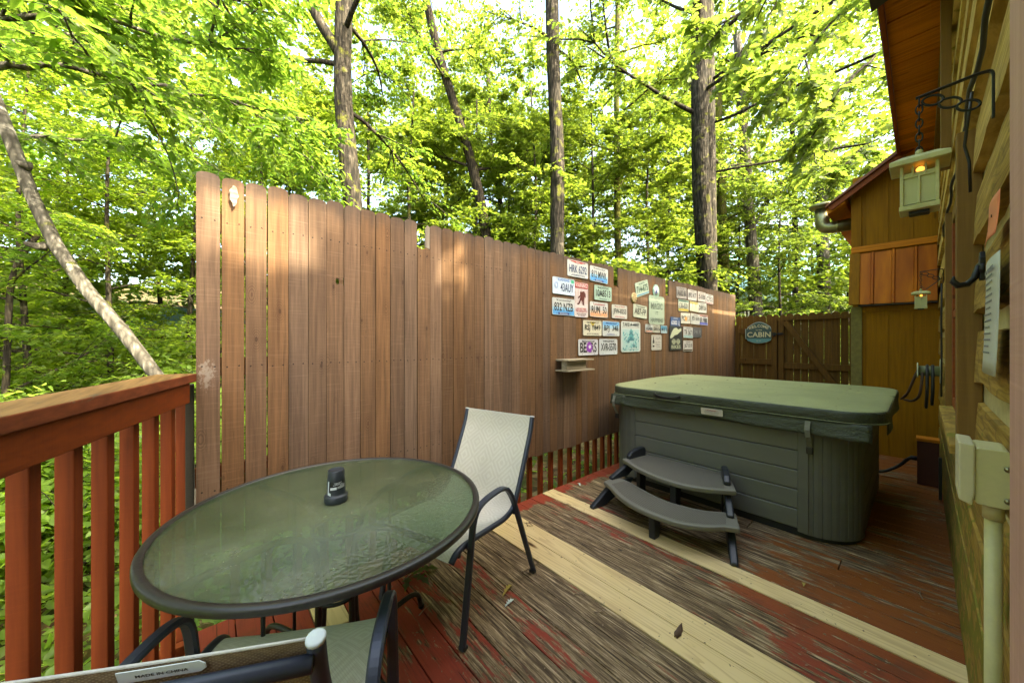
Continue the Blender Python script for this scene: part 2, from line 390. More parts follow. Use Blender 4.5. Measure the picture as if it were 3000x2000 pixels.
M_RED = wood_paint('red_rail_stain', (0.225, 0.045, 0.012), (0.140, 0.026, 0.008), 'z', 0.6, wear=0.72, wearcol=(0.30, 0.17, 0.08), bump=0.2)
M_REDX = wood_paint('red_rail_stain_long', (0.245, 0.052, 0.012), (0.155, 0.030, 0.008), 'y', 0.6, wear=0.74, wearcol=(0.22, 0.16, 0.10), bump=0.15)
def m_cap():
    t = NT('worn_rail_cap'); p = t.pos(); z = t.sep(t.n('ShaderNodeNewGeometry').outputs['True Normal'])[2]
    g = t.noise(t.map(p, (45, 3, 45)), 1.0, 5, 0.65); n = t.noise(t.map(p, (20, 5, 20)), 1.0, 5, 0.65)
    side = t.mix(t.step(g, 0.3, 0.7), (0.15, 0.036, 0.014), (0.25, 0.062, 0.022))
    side = t.mix(t.step(n, 0.62, 0.70), side, (0.16, 0.125, 0.07))
    top = t.mix(t.step(g, 0.3, 0.7), (0.13, 0.062, 0.018), (0.25, 0.135, 0.045)); top = t.mix(t.step(n, 0.6, 0.72), top, (0.07, 0.05, 0.03))
    return t.fin(t.mix(t.step(z, 0.4, 0.6), side, top), 0.7, 0, t.bump(g, 0.3, 0.004), 0.25)
M_CAP = m_cap()
M_GATE = wood_paint('gate_stain', (0.150, 0.075, 0.015), (0.085, 0.041, 0.009), 'z', 0.75, bump=0.25)
M_CHASE = wood_paint('grooved_panel_stain', (0.31, 0.135, 0.006), (0.215, 0.090, 0.004), 'z', 0.62, bump=0.25, rv=0.05)
M_TRIMW = wood_paint('trim_brown', (0.27, 0.150, 0.045), (0.18, 0.095, 0.028), 'z', 0.6, bump=0.15)
M_SOFFIT = wood_paint('orange_soffit_stain', (0.76, 0.260, 0.024), (0.42, 0.130, 0.012), 'y', 0.55, bump=0.2, rv=0.45)
M_FASCIA = wood_paint('fascia_red_brown', (0.30, 0.075, 0.022), (0.20, 0.05, 0.016), 'x', 0.5, bump=0.1)
M_CHINK = plain('cream_chinking', (0.47, 0.39, 0.19), 0.85, var=0.3, sc=18, bump=0.4)
# ================================================================== ground, sky is the world
def gz(x, y):
    b = -0.42 + 0.13 * min(0.0, x - 4.2) * (1 if x > -4 else 0) + (0.13 * -8.2 if x <= -4 else 0)
    b -= 0.05 * max(0.0, -4 - x) * (1 if x > -16 else 0)
    b += 0.035 * max(0.0, y - 6) + 0.0016 * max(0.0, sqrt(x * x + y * y) - 16) ** 2
    return b + 0.12 * sin(x * 0.9 + 1.3) * cos(y * 0.7) + 0.05 * sin(2.3 * x + y * 1.9)
mb = MB(); mb.grid(lambda u, v: (-75 + 160 * u, -40 + 135 * v, gz(-75 + 160 * u, -40 + 135 * v)), 200, 170)
tag(mb.build('ground', M_GROUND), 'forest floor of brown leaf litter below the deck', kind='structure')
# ================================================================== deck
def rail_pt(s, off=0.0, z=0.0):
    """point s metres along the short railing from the fence corner; off = outward"""
    return V((-0.045 - 0.2555 * s - 0.967 * off, 2.16 - 0.967 * s + 0.2555 * off, z))
mb = MB(); rnd = random.Random(3)
PITCH = 0.1405; X0 = 1.50 - 17 * PITCH
for k in range(0, 60):
    xa = X0 + k * PITCH + 0.0025; xb = X0 + (k + 1) * PITCH - 0.0025
    if xa > 7.3: break
    xm = (xa + xb) / 2
    kk = k - 17
    mat = 1 if kk in (0, 1, 5) else 0
    ya, yb = -1.0, 2.155 + rnd.uniform(-0.004, 0.006)
    if xa < 0.07: yb = min(yb, 2.16 - max(0, (-0.045 - xm)) * 0.967 / 0.2555)
    if yb < ya + 0.1: continue
    zt = rnd.uniform(-0.0015, 0.0015)
    if mat == 0 and kk == -8:          # short new patch board by the fence
        mb.lohi((xa, ya, -0.036 + zt), (xb, 1.762, zt), 0); mb.lohi((xa, 1.766, -0.036), (xb, yb, 0.004), 1); continue
    if mat == 0 and rnd.random() < 0.45:
        c = rnd.uniform(0.2, 1.7); mb.lohi((xa, ya, -0.036 + zt), (xb, c - 0.002, zt), 0); mb.lohi((xa, c + 0.002, -0.036), (xb, yb, 0.001), 0)
    else: mb.lohi((xa, ya, -0.036 + zt), (xb, yb, zt + (0.003 if mat else 0)), mat)
tag(mb.build('deck', [M_DECK, M_PINE], bevel=0.003, seg=2), 'weathered red deck of boards with three new pine boards', kind='structure')
mb = MB()
mb.lohi((-0.2, 2.162, -0.24), (7.2, 2.20, -0.045), 0)
for k in range(10): mb.lohi((-0.2 + k * 0.8, -0.9, -0.23), (-0.16 + k * 0.8, 2.16, -0.042), 0)
mb.lohi((-1.2, -0.6, -0.24), (7.0, -0.56, -0.045), 0)
a = rail_pt(0.0, 0.0, -0.14); b = rail_pt(3.2, 0.0, -0.14); mb.bar(a, b, 0.19, 0.038, (0, 0, 1))
for x, y in ((0.3, 2.1), (2.5, 2.1), (5.0, 2.1), (7.0, 2.1), (-0.5, 0.6), (2.5, 0.1), (5.0, 0.1)): mb.lohi((x - 0.05, y - 0.05, gz(x, y) - 0.2), (x + 0.05, y + 0.05, -0.24), 0)
tag(mb.build('deck_frame', M_REDX), 'red rim joists and posts under the deck', kind='structure')
# ================================================================== tall picket fence
fen = thing('privacy_fence', (3.5, 2.17, 0.0), 'tall brown dog-eared picket fence hung with number plates beside the deck', 'fence')
rnd = random.Random(11); mb = MB()
def picket(mb, x0, w, z0, z1, y0, th, ear=0.022, lean=0.0):
    e = ear
    poly = [(0, z0), (w, z0), (w, z1 - e), (w - e * 0.22, z1 - e * 0.45), (w - e * 0.85, z1 - 0.002), (w * 0.5, z1), (e * 0.85, z1 - 0.002), (e * 0.22, z1 - e * 0.45), (0, z1 - e)]
    mb.prism([(a + lean * (b - 1.0), b) for a, b in poly], (x0, y0, 0), (1, 0, 0), (0, 0, 1), (0, th, 0))
for k in range(79):
    x0 = -0.043 + 0.0905 * k; gap = 0.0022 + (0.004 * rnd.random() ** 2 if k < 22 else 0.0025 * rnd.random() ** 3)
    if k in (0, 1, 2): gap = 0.006
    z1 = 2.105 + rnd.uniform(-0.007, 0.007) + 0.0005 * k
    z0 = 0.325 + rnd.uniform(-0.006, 0.006) - (0.012 if k > 27 else 0) + 0.0005 * k
    yy = 2.16 + rnd.uniform(0, 0.0022)
    if k == 12: z1 = 1.945
    if k == 37: z1 = 1.915
    if k == 50: z1 = 1.92
    w = 0.0905 - gap
    if k in (12, 37, 50):
        mb.prism([(0, z0), (w, z0), (w, z1 - 0.01), (w * 0.7, z1), (w * 0.35, z1 - 0.015), (0, z1 - 0.004)], (x0, yy, 0), (1, 0, 0), (0, 0, 1), (0, 0.016, 0))
        if k == 12: mb.prism([(0.055, z1 + 0.004), (w, z1 - 0.005), (w, 2.085), (0.072, 2.10), (0.058, 2.07)], (x0, yy + 0.001, 0), (1, 0, 0), (0, 0, 1), (0, 0.013, 0), 1)
    elif k == 6:    # picket with a small knothole: two halves around a slot
        zh = 1.66
        mb.prism([(0, z0), (w, z0), (w, zh - 0.02), (0.050, zh - 0.016), (0.044, zh), (0.048, zh + 0.018), (w, zh + 0.022), (w, z1 - 0.022), (w - 0.005, z1 - 0.01), (w - 0.02, z1), (0.02, z1), (0.005, z1 - 0.01), (0, z1 - 0.022)][::1], (x0, yy, 0), (1, 0, 0), (0, 0, 1), (0, 0.016, 0))
        mb.prism([(0.053, zh - 0.03), (w - 0.002, zh - 0.03), (w - 0.002, zh - 0.012), (0.062, zh - 0.010)], (x0, yy + 0.003, 0), (1, 0, 0), (0, 0, 1), (0, 0.012, 0))
        mb.prism([(0.062, zh + 0.012), (w - 0.002, zh + 0.012), (w - 0.002, zh + 0.03), (0.053, zh + 0.03)], (x0, yy + 0.003, 0), (1, 0, 0), (0, 0, 1), (0, 0.012, 0))
        mb.prism([(0.064, zh - 0.012), (w - 0.002, zh - 0.012), (w - 0.002, zh + 0.012), (0.066, zh + 0.012)], (x0, yy + 0.003, 0), (1, 0, 0), (0, 0, 1), (0, 0.012, 0))
    else: picket(mb, x0, w, z0, z1, yy, 0.016, lean=rnd.uniform(-0.0008, 0.0008))
M_GREYW = wood_paint('grey_bare_wood', (0.30, 0.26, 0.21), (0.16, 0.13, 0.10), 'z', 0.85)
mb.build('picket_panel', [M_FENCE, M_GREYW], fen)
for z in (0.62, 1.20, 1.885):
    MB().lohi((-0.035, 2.1795, z - 0.044), (7.1, 2.2165, z + 0.044)).build('rail', M_GATE, fen, bevel=0.002)
for x in (1.9, 3.8, 5.6, 7.05):
    MB().lohi((x - 0.045, 2.218, gz(x, 2.25) - 0.3), (x + 0.045, 2.308, 1.98)).build('post', M_GATE, fen, bevel=0.004)
# ================================================================== railings
M_DARKPOST = plain('dark_mossy_post', (0.05, 0.042, 0.03), 0.85, var=0.35, sc=14, bump=0.4)
rl = thing('deck_railing', rail_pt(0.9), 'red baluster railing with worn flat cap beside the glass table', 'railing')
L = 3.1; t_in = V((0.967, -0.2555, 0))
rail_d = (rail_pt(1) - rail_pt(0)).normalized(); out_n = V((-0.967, 0.2555, 0))
a = rail_pt(-0.012, 0.070, 1.155); b = rail_pt(L, 0.070, 1.155)
MB().bar(a, b, 0.145, 0.038, out_n).build('cap_rail', M_CAP, rl, bevel=0.004)
a = rail_pt(0.03, 0.028, 1.0905); b = rail_pt(L, 0.028, 1.0905)
MB().bar(a, b, 0.089, 0.036, (0, 0, 1)).build('top_rail', M_REDX, rl, bevel=0.004)
s = -0.068
while s < L:
    p = rail_pt(s, 0.067)
    ang = atan2(out_n.y, out_n.x); R = Matrix.Rotation(ang, 3, 'Z')
    MB().box((p.x, p.y, 0.45), (0.038, 0.038, 1.36), R).build('baluster', M_RED, rl, bevel=0.003)
    s += 0.152
p = V((-0.066, 2.235, 0)); MB().box((p.x, p.y, 0.42), (0.03, 0.05, 1.40), None).build('post', M_DARKPOST, rl, bevel=0.003)
lr = thing('fence_base_railing', (3.0, 2.22, 0.0), 'row of red balusters showing below the brown picket fence', 'railing')
x = 0.1
while x < 7.0:
    MB().lohi((x - 0.019, 2.2185, -0.2), (x + 0.019, 2.2555, 0.70)).build('baluster', M_RED, lr, bevel=0.003)
    x += 0.135
MB().lohi((-0.05, 2.2575, 0.62), (7.0, 2.293, 0.71)).build('top_rail', M_REDX, lr)
# ================================================================== gate at the far end
gt = thing('garden_gate', (7.1, 1.0, 0.0), 'brown board gate with diagonal brace beside the cabin', 'gate')
gf = thing('gate_side_panel', (7.1, 1.85, 0.0), 'fixed brown board panel carrying the welcome sign', 'fence')
def gpicks(root, ya, yb, n, gaps):
    mb = MB(); w = (yb - ya) / n
    for k in range(n):
        g = gaps[k % len(gaps)]; z1 = 1.765 + 0.01 * sin(k * 2.1); a = ya + k * w; ww = w - g; e = 0.03
        poly = [(0, 0.05), (ww, 0.05), (ww, z1 - e), (ww * 0.82, z1 - e * 0.35), (ww * 0.5, z1), (ww * 0.18, z1 - e * 0.35), (0, z1 - e)]
        mb.prism(poly, (7.10, a, 0), (0, 1, 0), (0, 0, 1), (0.016, 0, 0))
    mb.build('picket_panel', M_GATE, root)
gpicks(gf, 1.53, 2.15, 7, (0.001, 0.006, 0.0015, 0.005))
gpicks(gt, 0.42, 1.525, 12, (0.001, 0.0075, 0.006, 0.007, 0.002, 0.005))
fz = lambda a, b, w=0.07, side=(0, 0, 1): MB().bar(a, b, w, 0.034, side)
xg = 7.081
for z in (1.50, 0.98, 0.30): MB().lohi((7.064, 1.62, z - 0.045), (7.0985, 2.09, z + 0.045)).build('rail', M_GATE, gf, bevel=0.003)
MB().lohi((7.055, 2.092, 0.02), (7.0985, 2.15, 1.60)).build('post', M_GATE, gf, bevel=0.003)
MB().lohi((7.045, 1.545, 0.0), (7.0985, 1.618, 1.70)).build('post', M_GATE, gf, bevel=0.003)
MB().lohi((7.052, 1.455, 0.05), (7.0985, 1.525, 1.68)).build('stile', M_GATE, gt, bevel=0.003)
MB().lohi((7.052, 0.43, 0.05), (7.0985, 0.50, 1.68)).build('stile', M_GATE, gt, bevel=0.003)
MB().lohi((7.060, 0.502, 1.66), (7.0985, 1.56, 1.715)).build('rail', M_GATE, gt, bevel=0.003)
for z in (0.93, 0.25): MB().lohi((7.064, 0.502, z - 0.045), (7.0985, 1.453, z + 0.045)).build('rail', M_GATE, gt, bevel=0.003)
MB().bar((7.047, 1.44, 1.64), (7.047, 0.62, 0.30), 0.075, 0.032, (0, 1, 0)).build('diagonal_brace', M_GATE, gt, bevel=0.003)
M_IRON = plain('black_iron', (0.018, 0.018, 0.017), 0.45, 0.5, 0.2, 20)
mb = MB(); mb.lohi((7.03, 1.47, 1.425), (7.051, 1.53, 1.46)); mb.lohi((7.025, 1.555, 1.415), (7.0445, 1.605, 1.47)); mb.tube([(7.03, 1.45, 1.445), (7.03, 1.60, 1.445)], 0.007); mb.tube([(7.02, 1.58, 1.40), (7.0, 1.58, 1.41), (7.02, 1.58, 1.43)], 0.006)
mb.build('latch', M_IRON, gt)
# ================================================================== cabin wall on the camera's side
cab = thing('cabin', (3.5, -0.2, 0.0), 'log sided brown cabin wall with cream chinking and orange soffit', 'cabin')
WX0, WX1, WIN0, WIN1, WZ0, WZ1 = 0.62, 5.95, 2.05, 3.20, 0.96, 1.98
mb = MB(); mb.lohi((-0.7, -0.30, -0.4), (3.0, -0.138, 3.30)); mb.lohi((3.0, -0.30, -0.4), (8.5, -0.138, 3.78)); mb.build('chinking', M_CHINK, cab); mb = MB()
rnd = random.Random(21)
def live_board(mb, xa, xb, z0, z1, yb, yf, amp):
    n = max(3, int((xb - xa) / 0.06)); ph = rnd.uniform(0, 9)
    lo = [z0 + amp * (0.6 * sin(ph + 5 * i * 0.06) + 0.5 * sin(ph * 2 + 13 * i * 0.06) + rnd.uniform(-0.35, 0.35)) for i in range(n + 1)]
    hi = [z1 + amp * 0.45 * (sin(ph * 3 + 4 * i * 0.06) + rnd.uniform(-0.3, 0.3)) for i in range(n + 1)]
    vs = []; fs = []
    for i in range(n + 1):
        x = xa + (xb - xa) * i / n
        vs += [(x, yb, lo[i]), (x, yf, lo[i] + 0.006), (x, yf - 0.003, (lo[i] + hi[i]) / 2), (x, yf - 0.008, hi[i] - 0.004), (x, yb, hi[i])]
    for i in range(n):
        a = i * 5; b = a + 5
        for j in range(4): fs.append((a + j, a + j + 1, b + j + 1, b + j))
    fs.append((0, 1, 2, 3, 4)); fs.append(tuple(n * 5 + j for j in (4, 3, 2, 1, 0)))
    mb.add(vs, fs, 0)
zc = 0.005; bi = 0
while zc < 3.36:
    z0, z1 = zc, min(zc + 0.172, 3.38)
    yf = -0.113 + rnd.uniform(-0.005, 0.004)
    segs = [(WX0, WX1)]
    if z1 > WZ0 - 0.06 and z0 < WZ1 + 0.05: segs = [(WX0, WIN0 - 0.03), (WIN1 + 0.03, WX1)]
    for a, b in segs: live_board(mb, a, b, z0, z1, -0.142, yf, 0.010)
    if zc == 0.005 or bi < 12: pass
    zc += 0.235; bi += 1
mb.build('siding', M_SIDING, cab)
# window casing (seen almost edge on)
M_GLASSD = plain('dark_window_glass', (0.02, 0.022, 0.02), 0.08, 0, 0.05)
wf = MB()
wf.lohi((WIN0 - 0.06, -0.136, WZ0 - 0.02), (WIN0 + 0.012, -0.080, WZ1 + 0.07)); wf.lohi((WIN1 - 0.012, -0.136, WZ0 - 0.02), (WIN1 + 0.06, -0.088, WZ1 + 0.07)); wf.lohi((WIN0 + 0.012, -0.136, WZ1), (WIN1 - 0.012, -0.112, WZ1 + 0.07))
wn_ = wf.build('window', M_TRIMW, cab, bevel=0.003)
MB().lohi((WIN0 + 0.015, -0.136, WZ0), (WIN1 - 0.015, -0.131, WZ1)).build('pane', M_GLASSD, wn_)
sb = MB(); sb.lohi((WIN0 + 0.014, -0.130, WZ0 + 0.002), (WIN0 + 0.06, -0.112, WZ1 - 0.002)); sb.lohi((WIN1 - 0.06, -0.130, WZ0 + 0.002), (WIN1 - 0.014, -0.112, WZ1 - 0.002)); sb.lohi((WIN0 + 0.06, -0.130, WZ0 + 0.002), (WIN1 - 0.06, -0.112, WZ0 + 0.05)); sb.lohi((WIN0 + 0.06, -0.130, (WZ0 + WZ1) / 2 - 0.02), (WIN1 - 0.06, -0.114, (WZ0 + WZ1) / 2 + 0.02)); sb.build('sash', M_FASCIA, wn_, bevel=0.002)
ss = MB(); ss.prism([(0, 0), (0.075, -0.012), (0.075, -0.045), (0, -0.045)], (WIN0 - 0.02, -0.140, WZ0 + 0.0), (0, 1, 0), (0, 0, 1), (WIN1 - WIN0 + 0.04, 0, 0)); ss.build('sill', M_SIDING, wn_, bevel=0.003)
# door jamb close to the camera
M_PINK = wood_paint('pinkish_jamb_stain', (0.66, 0.38, 0.32), (0.50, 0.26, 0.21), 'z', 0.65, wear=0.76, wearcol=(0.62, 0.58, 0.52), bump=0.3)
dj = MB().lohi((0.46, -0.20, 0.0), (0.568, -0.0535, 2.1)).build('door_jamb', M_PINK, cab, bevel=0.003)
MB().lohi((0.572, -0.15, 0.0), (0.622, -0.061, 2.1)).build('door_trim', M_TRIMW, cab, bevel=0.002)
# eave: soffit boards, fascia, roof
ZE = 3.40
mb = MB(); x = 2.0; rnd = random.Random(5)
while x < 6.3:
    w = 0.138; mb.lohi((x, -0.14, ZE + rnd.uniform(0, 0.006)), (x + w - rnd.choice((0.002, 0.003, 0.004, 0.012)), 0.150, ZE + 0.018)); x += w
mb.build('soffit', M_SOFFIT, cab)
MB().lohi((2.2, 0.152, ZE - 0.03), (6.6, 0.176, ZE + 0.163)).build('fascia', M_FASCIA, cab, bevel=0.002)
MB().lohi((3.02, -0.136, 3.27), (5.94, -0.085, ZE - 0.002)).build('frieze_board', M_TRIMW, cab, bevel=0.002)
MB().lohi((3.10, -0.108, 2.30), (3.20, -0.070, 3.268)).build('trim_board', M_TRIMW, cab, bevel=0.002)
M_ROOF = plain('red_brown_roof_metal', (0.17, 0.055, 0.025), 0.4, 0.3, 0.1, 4)
M_SHING = plain('dark_roof', (0.05, 0.04, 0.035), 0.8, 0, 0.2, 6)
ys, zs = 0.176, ZE + 0.15
def slab(xa, xb, pitch, depth, th=0.06):
    m = MB(); t = math.tan(radians(pitch)); zs = ZE + (0.15 if pitch > 30 else -0.12)
    m.prism([(0.02, 0.0), (-depth, depth * t), (-depth, depth * t + th), (0.02, th)], (xa, ys, zs), (0, 1, 0), (0, 0, 1), (xb - xa, 0, 0)); return m
slab(-0.85, 3.0, 20, 3.6, 0.04).build('roof', M_SHING, cab)  # unseen roof kept low and short so sun passes to fence end and slope
slab(3.003, 8.2, 44, 3.7).build('roof', M_SHING, cab)  # unseen steep pitch chosen so this roof shades the fence
mb = MB(); tt = math.tan(radians(44)); t2 = math.tan(radians(20))
mb.prism([(-0.02, 0), (-3.7, 3.7 * t2), (-3.7, 3.7 * tt - 0.01), ], (3.006, ys, zs + 0.0), (0, 1, 0), (0, 0, 1), (0.05, 0, 0)); mb.build('gable_wall', M_CHASE, cab)
# ------------------------------------------------------------------ bumped out bay with its own shed roof
BX, BY0, BY1 = 5.95, -0.139, 0.55
def groove_panel(z0, z1, x, ya, yb, pitch=0.19):
    mb = MB(); y = ya
    while y < yb - 0.01:
        w = min(pitch, yb - y); mb.lohi((x, y + 0.004, z0), (x + 0.02, y + w - 0.004, z1)); y += w
    mb.lohi((x + 0.006, ya, z0 + 0.001), (x + 0.03, yb, z1 - 0.001)); return mb
groove_panel(0.0, 1.76, BX, BY0 + 0.005, BY1).build('bay_wall', M_CHASE, cab)
MB().lohi((BX + 0.006, BY0 + 0.005, 1.7605), (BX + 0.03, BY1, 2.3795)).build('bay_wall', M_CHASE, cab)
g = groove_panel(2.38, 3.30, BX, BY0 + 0.005, BY1); g.prism([(0.01, 3.302), (0.655, 3.302), (0.655, 3.12), (0.01, 3.60)][::1], (BX + 0.002, BY0, 0), (0, 1, 0), (0, 0, 1), (0.02, 0, 0)) if False else None
g.build('bay_wall', M_CHASE, cab)
rt = lambda y: 3.60 - (y + 0.12) * 0.715
mb = MB(); mb.prism([(BY0 + 0.006, 3.302), (0.30, 3.302), (BY0 + 0.006, rt(BY0) - 0.06)], (BX + 0.003, 0, 0), (0, 1, 0), (0, 0, 1), (0.02, 0, 0)); mb.build('bay_gable', M_CHASE, cab)
MB().lohi((BX + 0.002, BY1 - 0.022, 0.0), (8.0, BY1 - 0.002, 3.10)).build('bay_side_wall', M_CHASE, cab)
M_MOSSY = plain('mossy_corner_board', (0.17, 0.14, 0.035), 0.85, 0, 0.45, 26, 0.4)
mb = MB(); mb.lohi((BX - 0.022, BY1 - 0.085, 0.0), (BX - 0.001, BY1 + 0.012, 1.735)); mb.lohi((BX - 0.001, BY1 + 0.001, 0.0), (BX + 0.08, BY1 + 0.012, 1.735)); mb.build('corner_trim', M_MOSSY, cab, bevel=0.002)
MB().lohi((BX - 0.022, BY1 - 0.08, 2.46), (BX - 0.001, BY1 + 0.010, 3.06)).build('corner_trim', M_CHASE, cab, bevel=0.002)
MB().lohi((BX - 0.012, BY0 + 0.01, 1.67), (BX - 0.001, BY1 - 0.09, 1.735)).build('trim_board', M_CHASE, cab, bevel=0.002)
MB().lohi((BX - 0.03, BY0 + 0.012, 2.385), (BX - 0.001, BY1 + 0.010, 2.458)).build('trim_board', M_SOFFIT, cab, bevel=0.006)
# sloping pent of ribbed metal
M_PENT = NT('orange_brown_metal')
def _p():
    t = M_PENT; p = t.pos(); n = t.noise(t.map(p, (3, 8, 1.2)), 1.0, 4); n2 = t.noise(p, 30.0, 3)
    c = t.mix(t.step(n, 0.3, 0.7), (0.30, 0.070, 0.004), (0.52, 0.155, 0.006)); c = t.mix(t.m('MULTIPLY', t.step(n2, 0.62, 0.8), 0.3), c, (0.12, 0.04, 0.01))
    return t.fin(c, 0.45, 0.25, None, 0.25)
M_PENT = _p()
ptop = V((BX - 0.012, 0, 2.37)); pbot = V((BX - 0.135, 0, 1.755))
def pent(y, t, h): 
    p = ptop.lerp(pbot, t); n = V((pbot.z - ptop.z, 0, ptop.x - pbot.x)).normalized()
    if n.x > 0: n = -n
    return V((p.x, y, p.z)) + n * h
prof = []; y = BY0 + 0.03
while y < BY1 - 0.07:
    for dy, h in ((0, 0), (0.135, 0), (0.142, 0.018), (0.160, 0.018), (0.167, 0)): prof.append((y + dy, h))
    y += 0.167
prof = [q for q in prof if q[0] < BY1 - 0.06] + [(BY1 - 0.06, 0)]
mb = MB(); vs = []; n = len(prof)
for t_ in (0, 1):
    for y, h in prof: vs.append(pent(y, t_, h))
mb.add(vs, [(i, i + 1, n + i + 1, n + i) for i in range(n - 1)])
vs2 = [pent(y, t_, h - 0.006) for t_ in (0, 1) for y, h in prof]; mb.add(vs2, [(i, n + i, n + i + 1, i + 1) for i in range(n - 1)])
mb.build('pent_roof', M_PENT, cab)
mb = MB(); a = pent(BY1 - 0.025, -0.01, 0.012); b = pent(BY1 - 0.025, 1.01, 0.012); mb.bar(a, b, 0.09, 0.024, (0, 1, 0)); mb.build('pent_side_board', M_CHASE, cab, bevel=0.002)
mb = MB(); mb.prism([(BX - 0.01, 2.37), (BX - 0.13, 1.757), (BX - 0.002, 1.757), (BX - 0.002, 2.37)], (0, BY1 - 0.074, 0), (1, 0, 0), (0, 0, 1), (0, 0.006, 0)); mb.lohi((BX - 0.125, BY0 + 0.03, 1.736), (BX - 0.001, BY1 - 0.06, 1.750)); mb.build('pent_frame', M_SHING, cab)
# roof of the bay: rake board, metal edge, open eave
mb = MB(); th = 0.10; y0, y1 = BY0 + 0.01, 0.78
mb.prism([(y0, rt(y0)), (y1, rt(y1)), (y1 - 0.012, rt(y1) + 0.035), (y0, rt(y0) + 0.052)], (BX - 0.20, 0, 0), (0, 1, 0), (0, 0, 1), (2.3, 0, 0)); mb.build('bay_roof', M_ROOF, cab, bevel=0.003)
mb = MB(); mb.prism([(y0, rt(y0) - 0.075), (y1 - 0.06, rt(y1 - 0.06) - 0.075), (y1 - 0.02, rt(y1 - 0.02) - 0.002), (y0, rt(y0) - 0.002)], (BX - 0.17, 0, 0), (0, 1, 0), (0, 0, 1), (0.022, 0, 0)); mb.build('rake_board', M_FASCIA, cab, bevel=0.002)
mb = MB(); mb.prism([(0.60, rt(0.60) - 0.10), (0.76, rt(0.76) - 0.085), (0.775, rt(0.775) - 0.004), (0.60, rt(0.60) - 0.004)], (BX - 0.146, 0, 0), (0, 1, 0), (0, 0, 1), (2.2, 0, 0)); mb.build('eave_box', M_SOFFIT, cab, bevel=0.002)
# vent pipe through the bay's side
M_GALV = NT('tarnished_galvanised_steel')
def _g():
    t = M_GALV; p = t.obj(); n = t.noise(p, 7.0, 5, 0.6); v = t.vor(p, 40.0)
    c = t.mix(n, (0.20, 0.19, 0.09), (0.42, 0.40, 0.24)); c = t.mix(t.m('MULTIPLY', v, 0.4), c, (0.16, 0.15, 0.08))
    return t.fin(c, 0.32, 0.85, None)
M_GALV = _g()
PXX = 6.15
vp = MB(); vp.tube(arc([(PXX, BY1, 2.80), (PXX, 0.86, 2.80), (PXX, 0.86, 3.06)], 0.11, 4), 0.075, 18); vpo = vp.build('vent_pipe', M_GALV, cab)
cp = MB(); cp.lathe((PXX, 0.86, 3.06), [(0.076, 0), (0.12, 0.012), (0.135, 0.03), (0.135, 0.055), (0.125, 0.062)], 24); cp.build('pipe_cap', M_GALV, vpo)
rg = MB()
for q in ((PXX, 0.70, 2.80),): rg.lathe(q, [(0.0765, -0.012), (0.0785, -0.008), (0.0785, 0.008), (0.0765, 0.012)], 18, axis=(0, 1, 0))
rg.build('pipe_collar', M_GALV, vpo)
# ================================================================== leaves and bark
def m_leaf(name, c1, c2, tr1, tr2, trans=0.64, gloss=0.5):
    t = NT(name); r = t.rnd(); b = t.bsdf
    n = t.noise(t.map(t.pos(), (0.8, 0.8, 0.8)), 1.0, 2)
    f = t.m('ADD', t.m('MULTIPLY', r, 0.7), t.m('MULTIPLY', n, 0.4))
    t.s(b.inputs['Base Color'], t.mix(f, c1, c2)); b.inputs['Roughness'].default_value = 0.48; b.inputs['Specular IOR Level'].default_value = gloss
    tl = t.n('ShaderNodeBsdfTranslucent'); t.s(tl.inputs['Color'], t.mix(f, tr1, tr2))
    mx = t.n('ShaderNodeMixShader'); mx.inputs[0].default_value = trans
    t.t.links.new(b.outputs[0], mx.inputs[1]); t.t.links.new(tl.outputs[0], mx.inputs[2]); t.t.links.new(mx.outputs[0], t.out.inputs['Surface'])
    return t.mat
LEAF_A = m_leaf('beech_leaf', (0.040, 0.086, 0.018), (0.085, 0.130, 0.021), (0.13, 0.28, 0.036), (0.26, 0.38, 0.042))
LEAF_B = m_leaf('maple_leaf', (0.044, 0.084, 0.017), (0.088, 0.128, 0.021), (0.16, 0.27, 0.034), (0.30, 0.38, 0.042))
LEAF_C = m_leaf('oak_leaf', (0.035, 0.074, 0.018), (0.078, 0.118, 0.024), (0.12, 0.22, 0.034), (0.26, 0.34, 0.044))
LEAF_D = m_leaf('shrub_leaf', (0.065, 0.130, 0.024), (0.13, 0.20, 0.048), (0.28, 0.46, 0.050), (0.46, 0.60, 0.100))
LEAF_E = m_leaf('brightened_beech_leaf', (0.055, 0.108, 0.028), (0.110, 0.160, 0.035), (0.22, 0.37, 0.040), (0.40, 0.50, 0.050), 0.72)  # beech leaf copy lightened in place of light on the shaded lower left woods
def m_bark(name, dark, mid, light, sc=1.0, moss=0.0):
    t = NT(name); p = t.pos()
    w = t.noise(t.map(p, (6, 6, 3)), 1.0, 2)
    q = t.vadd(p, t.comb(t.m('MULTIPLY', w, 0.06), t.m('MULTIPLY', w, 0.05), 0.0))
    v = t.vor(t.map(q, (26 * sc, 26 * sc, 4.5 * sc)), 1.0); n = t.noise(t.map(q, (40 * sc, 40 * sc, 9 * sc)), 1.0, 5, 0.65)
    h = t.m('ADD', t.m('MULTIPLY', v, 0.8), t.m('MULTIPLY', n, 0.5))
    c = t.ramp(h, [(0.18, light), (0.45, mid), (0.85, dark)])
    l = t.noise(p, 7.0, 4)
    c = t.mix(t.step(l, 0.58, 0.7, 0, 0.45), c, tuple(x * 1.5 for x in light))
    if moss: c = t.mix(t.step(t.noise(p, 5.0, 5), 0.62 - moss * 0.25, 0.72 - moss * 0.2), c, (0.08, 0.085, 0.015))
    return t.fin(c, 0.88, 0, t.bump(t.m('SUBTRACT', 1.0, h), 0.9, 0.02), 0.15)
BARK_G = m_bark('grey_fissured_bark', (0.010, 0.009, 0.007), (0.040, 0.034, 0.026), (0.090, 0.078, 0.062), 1.0, 0.2)
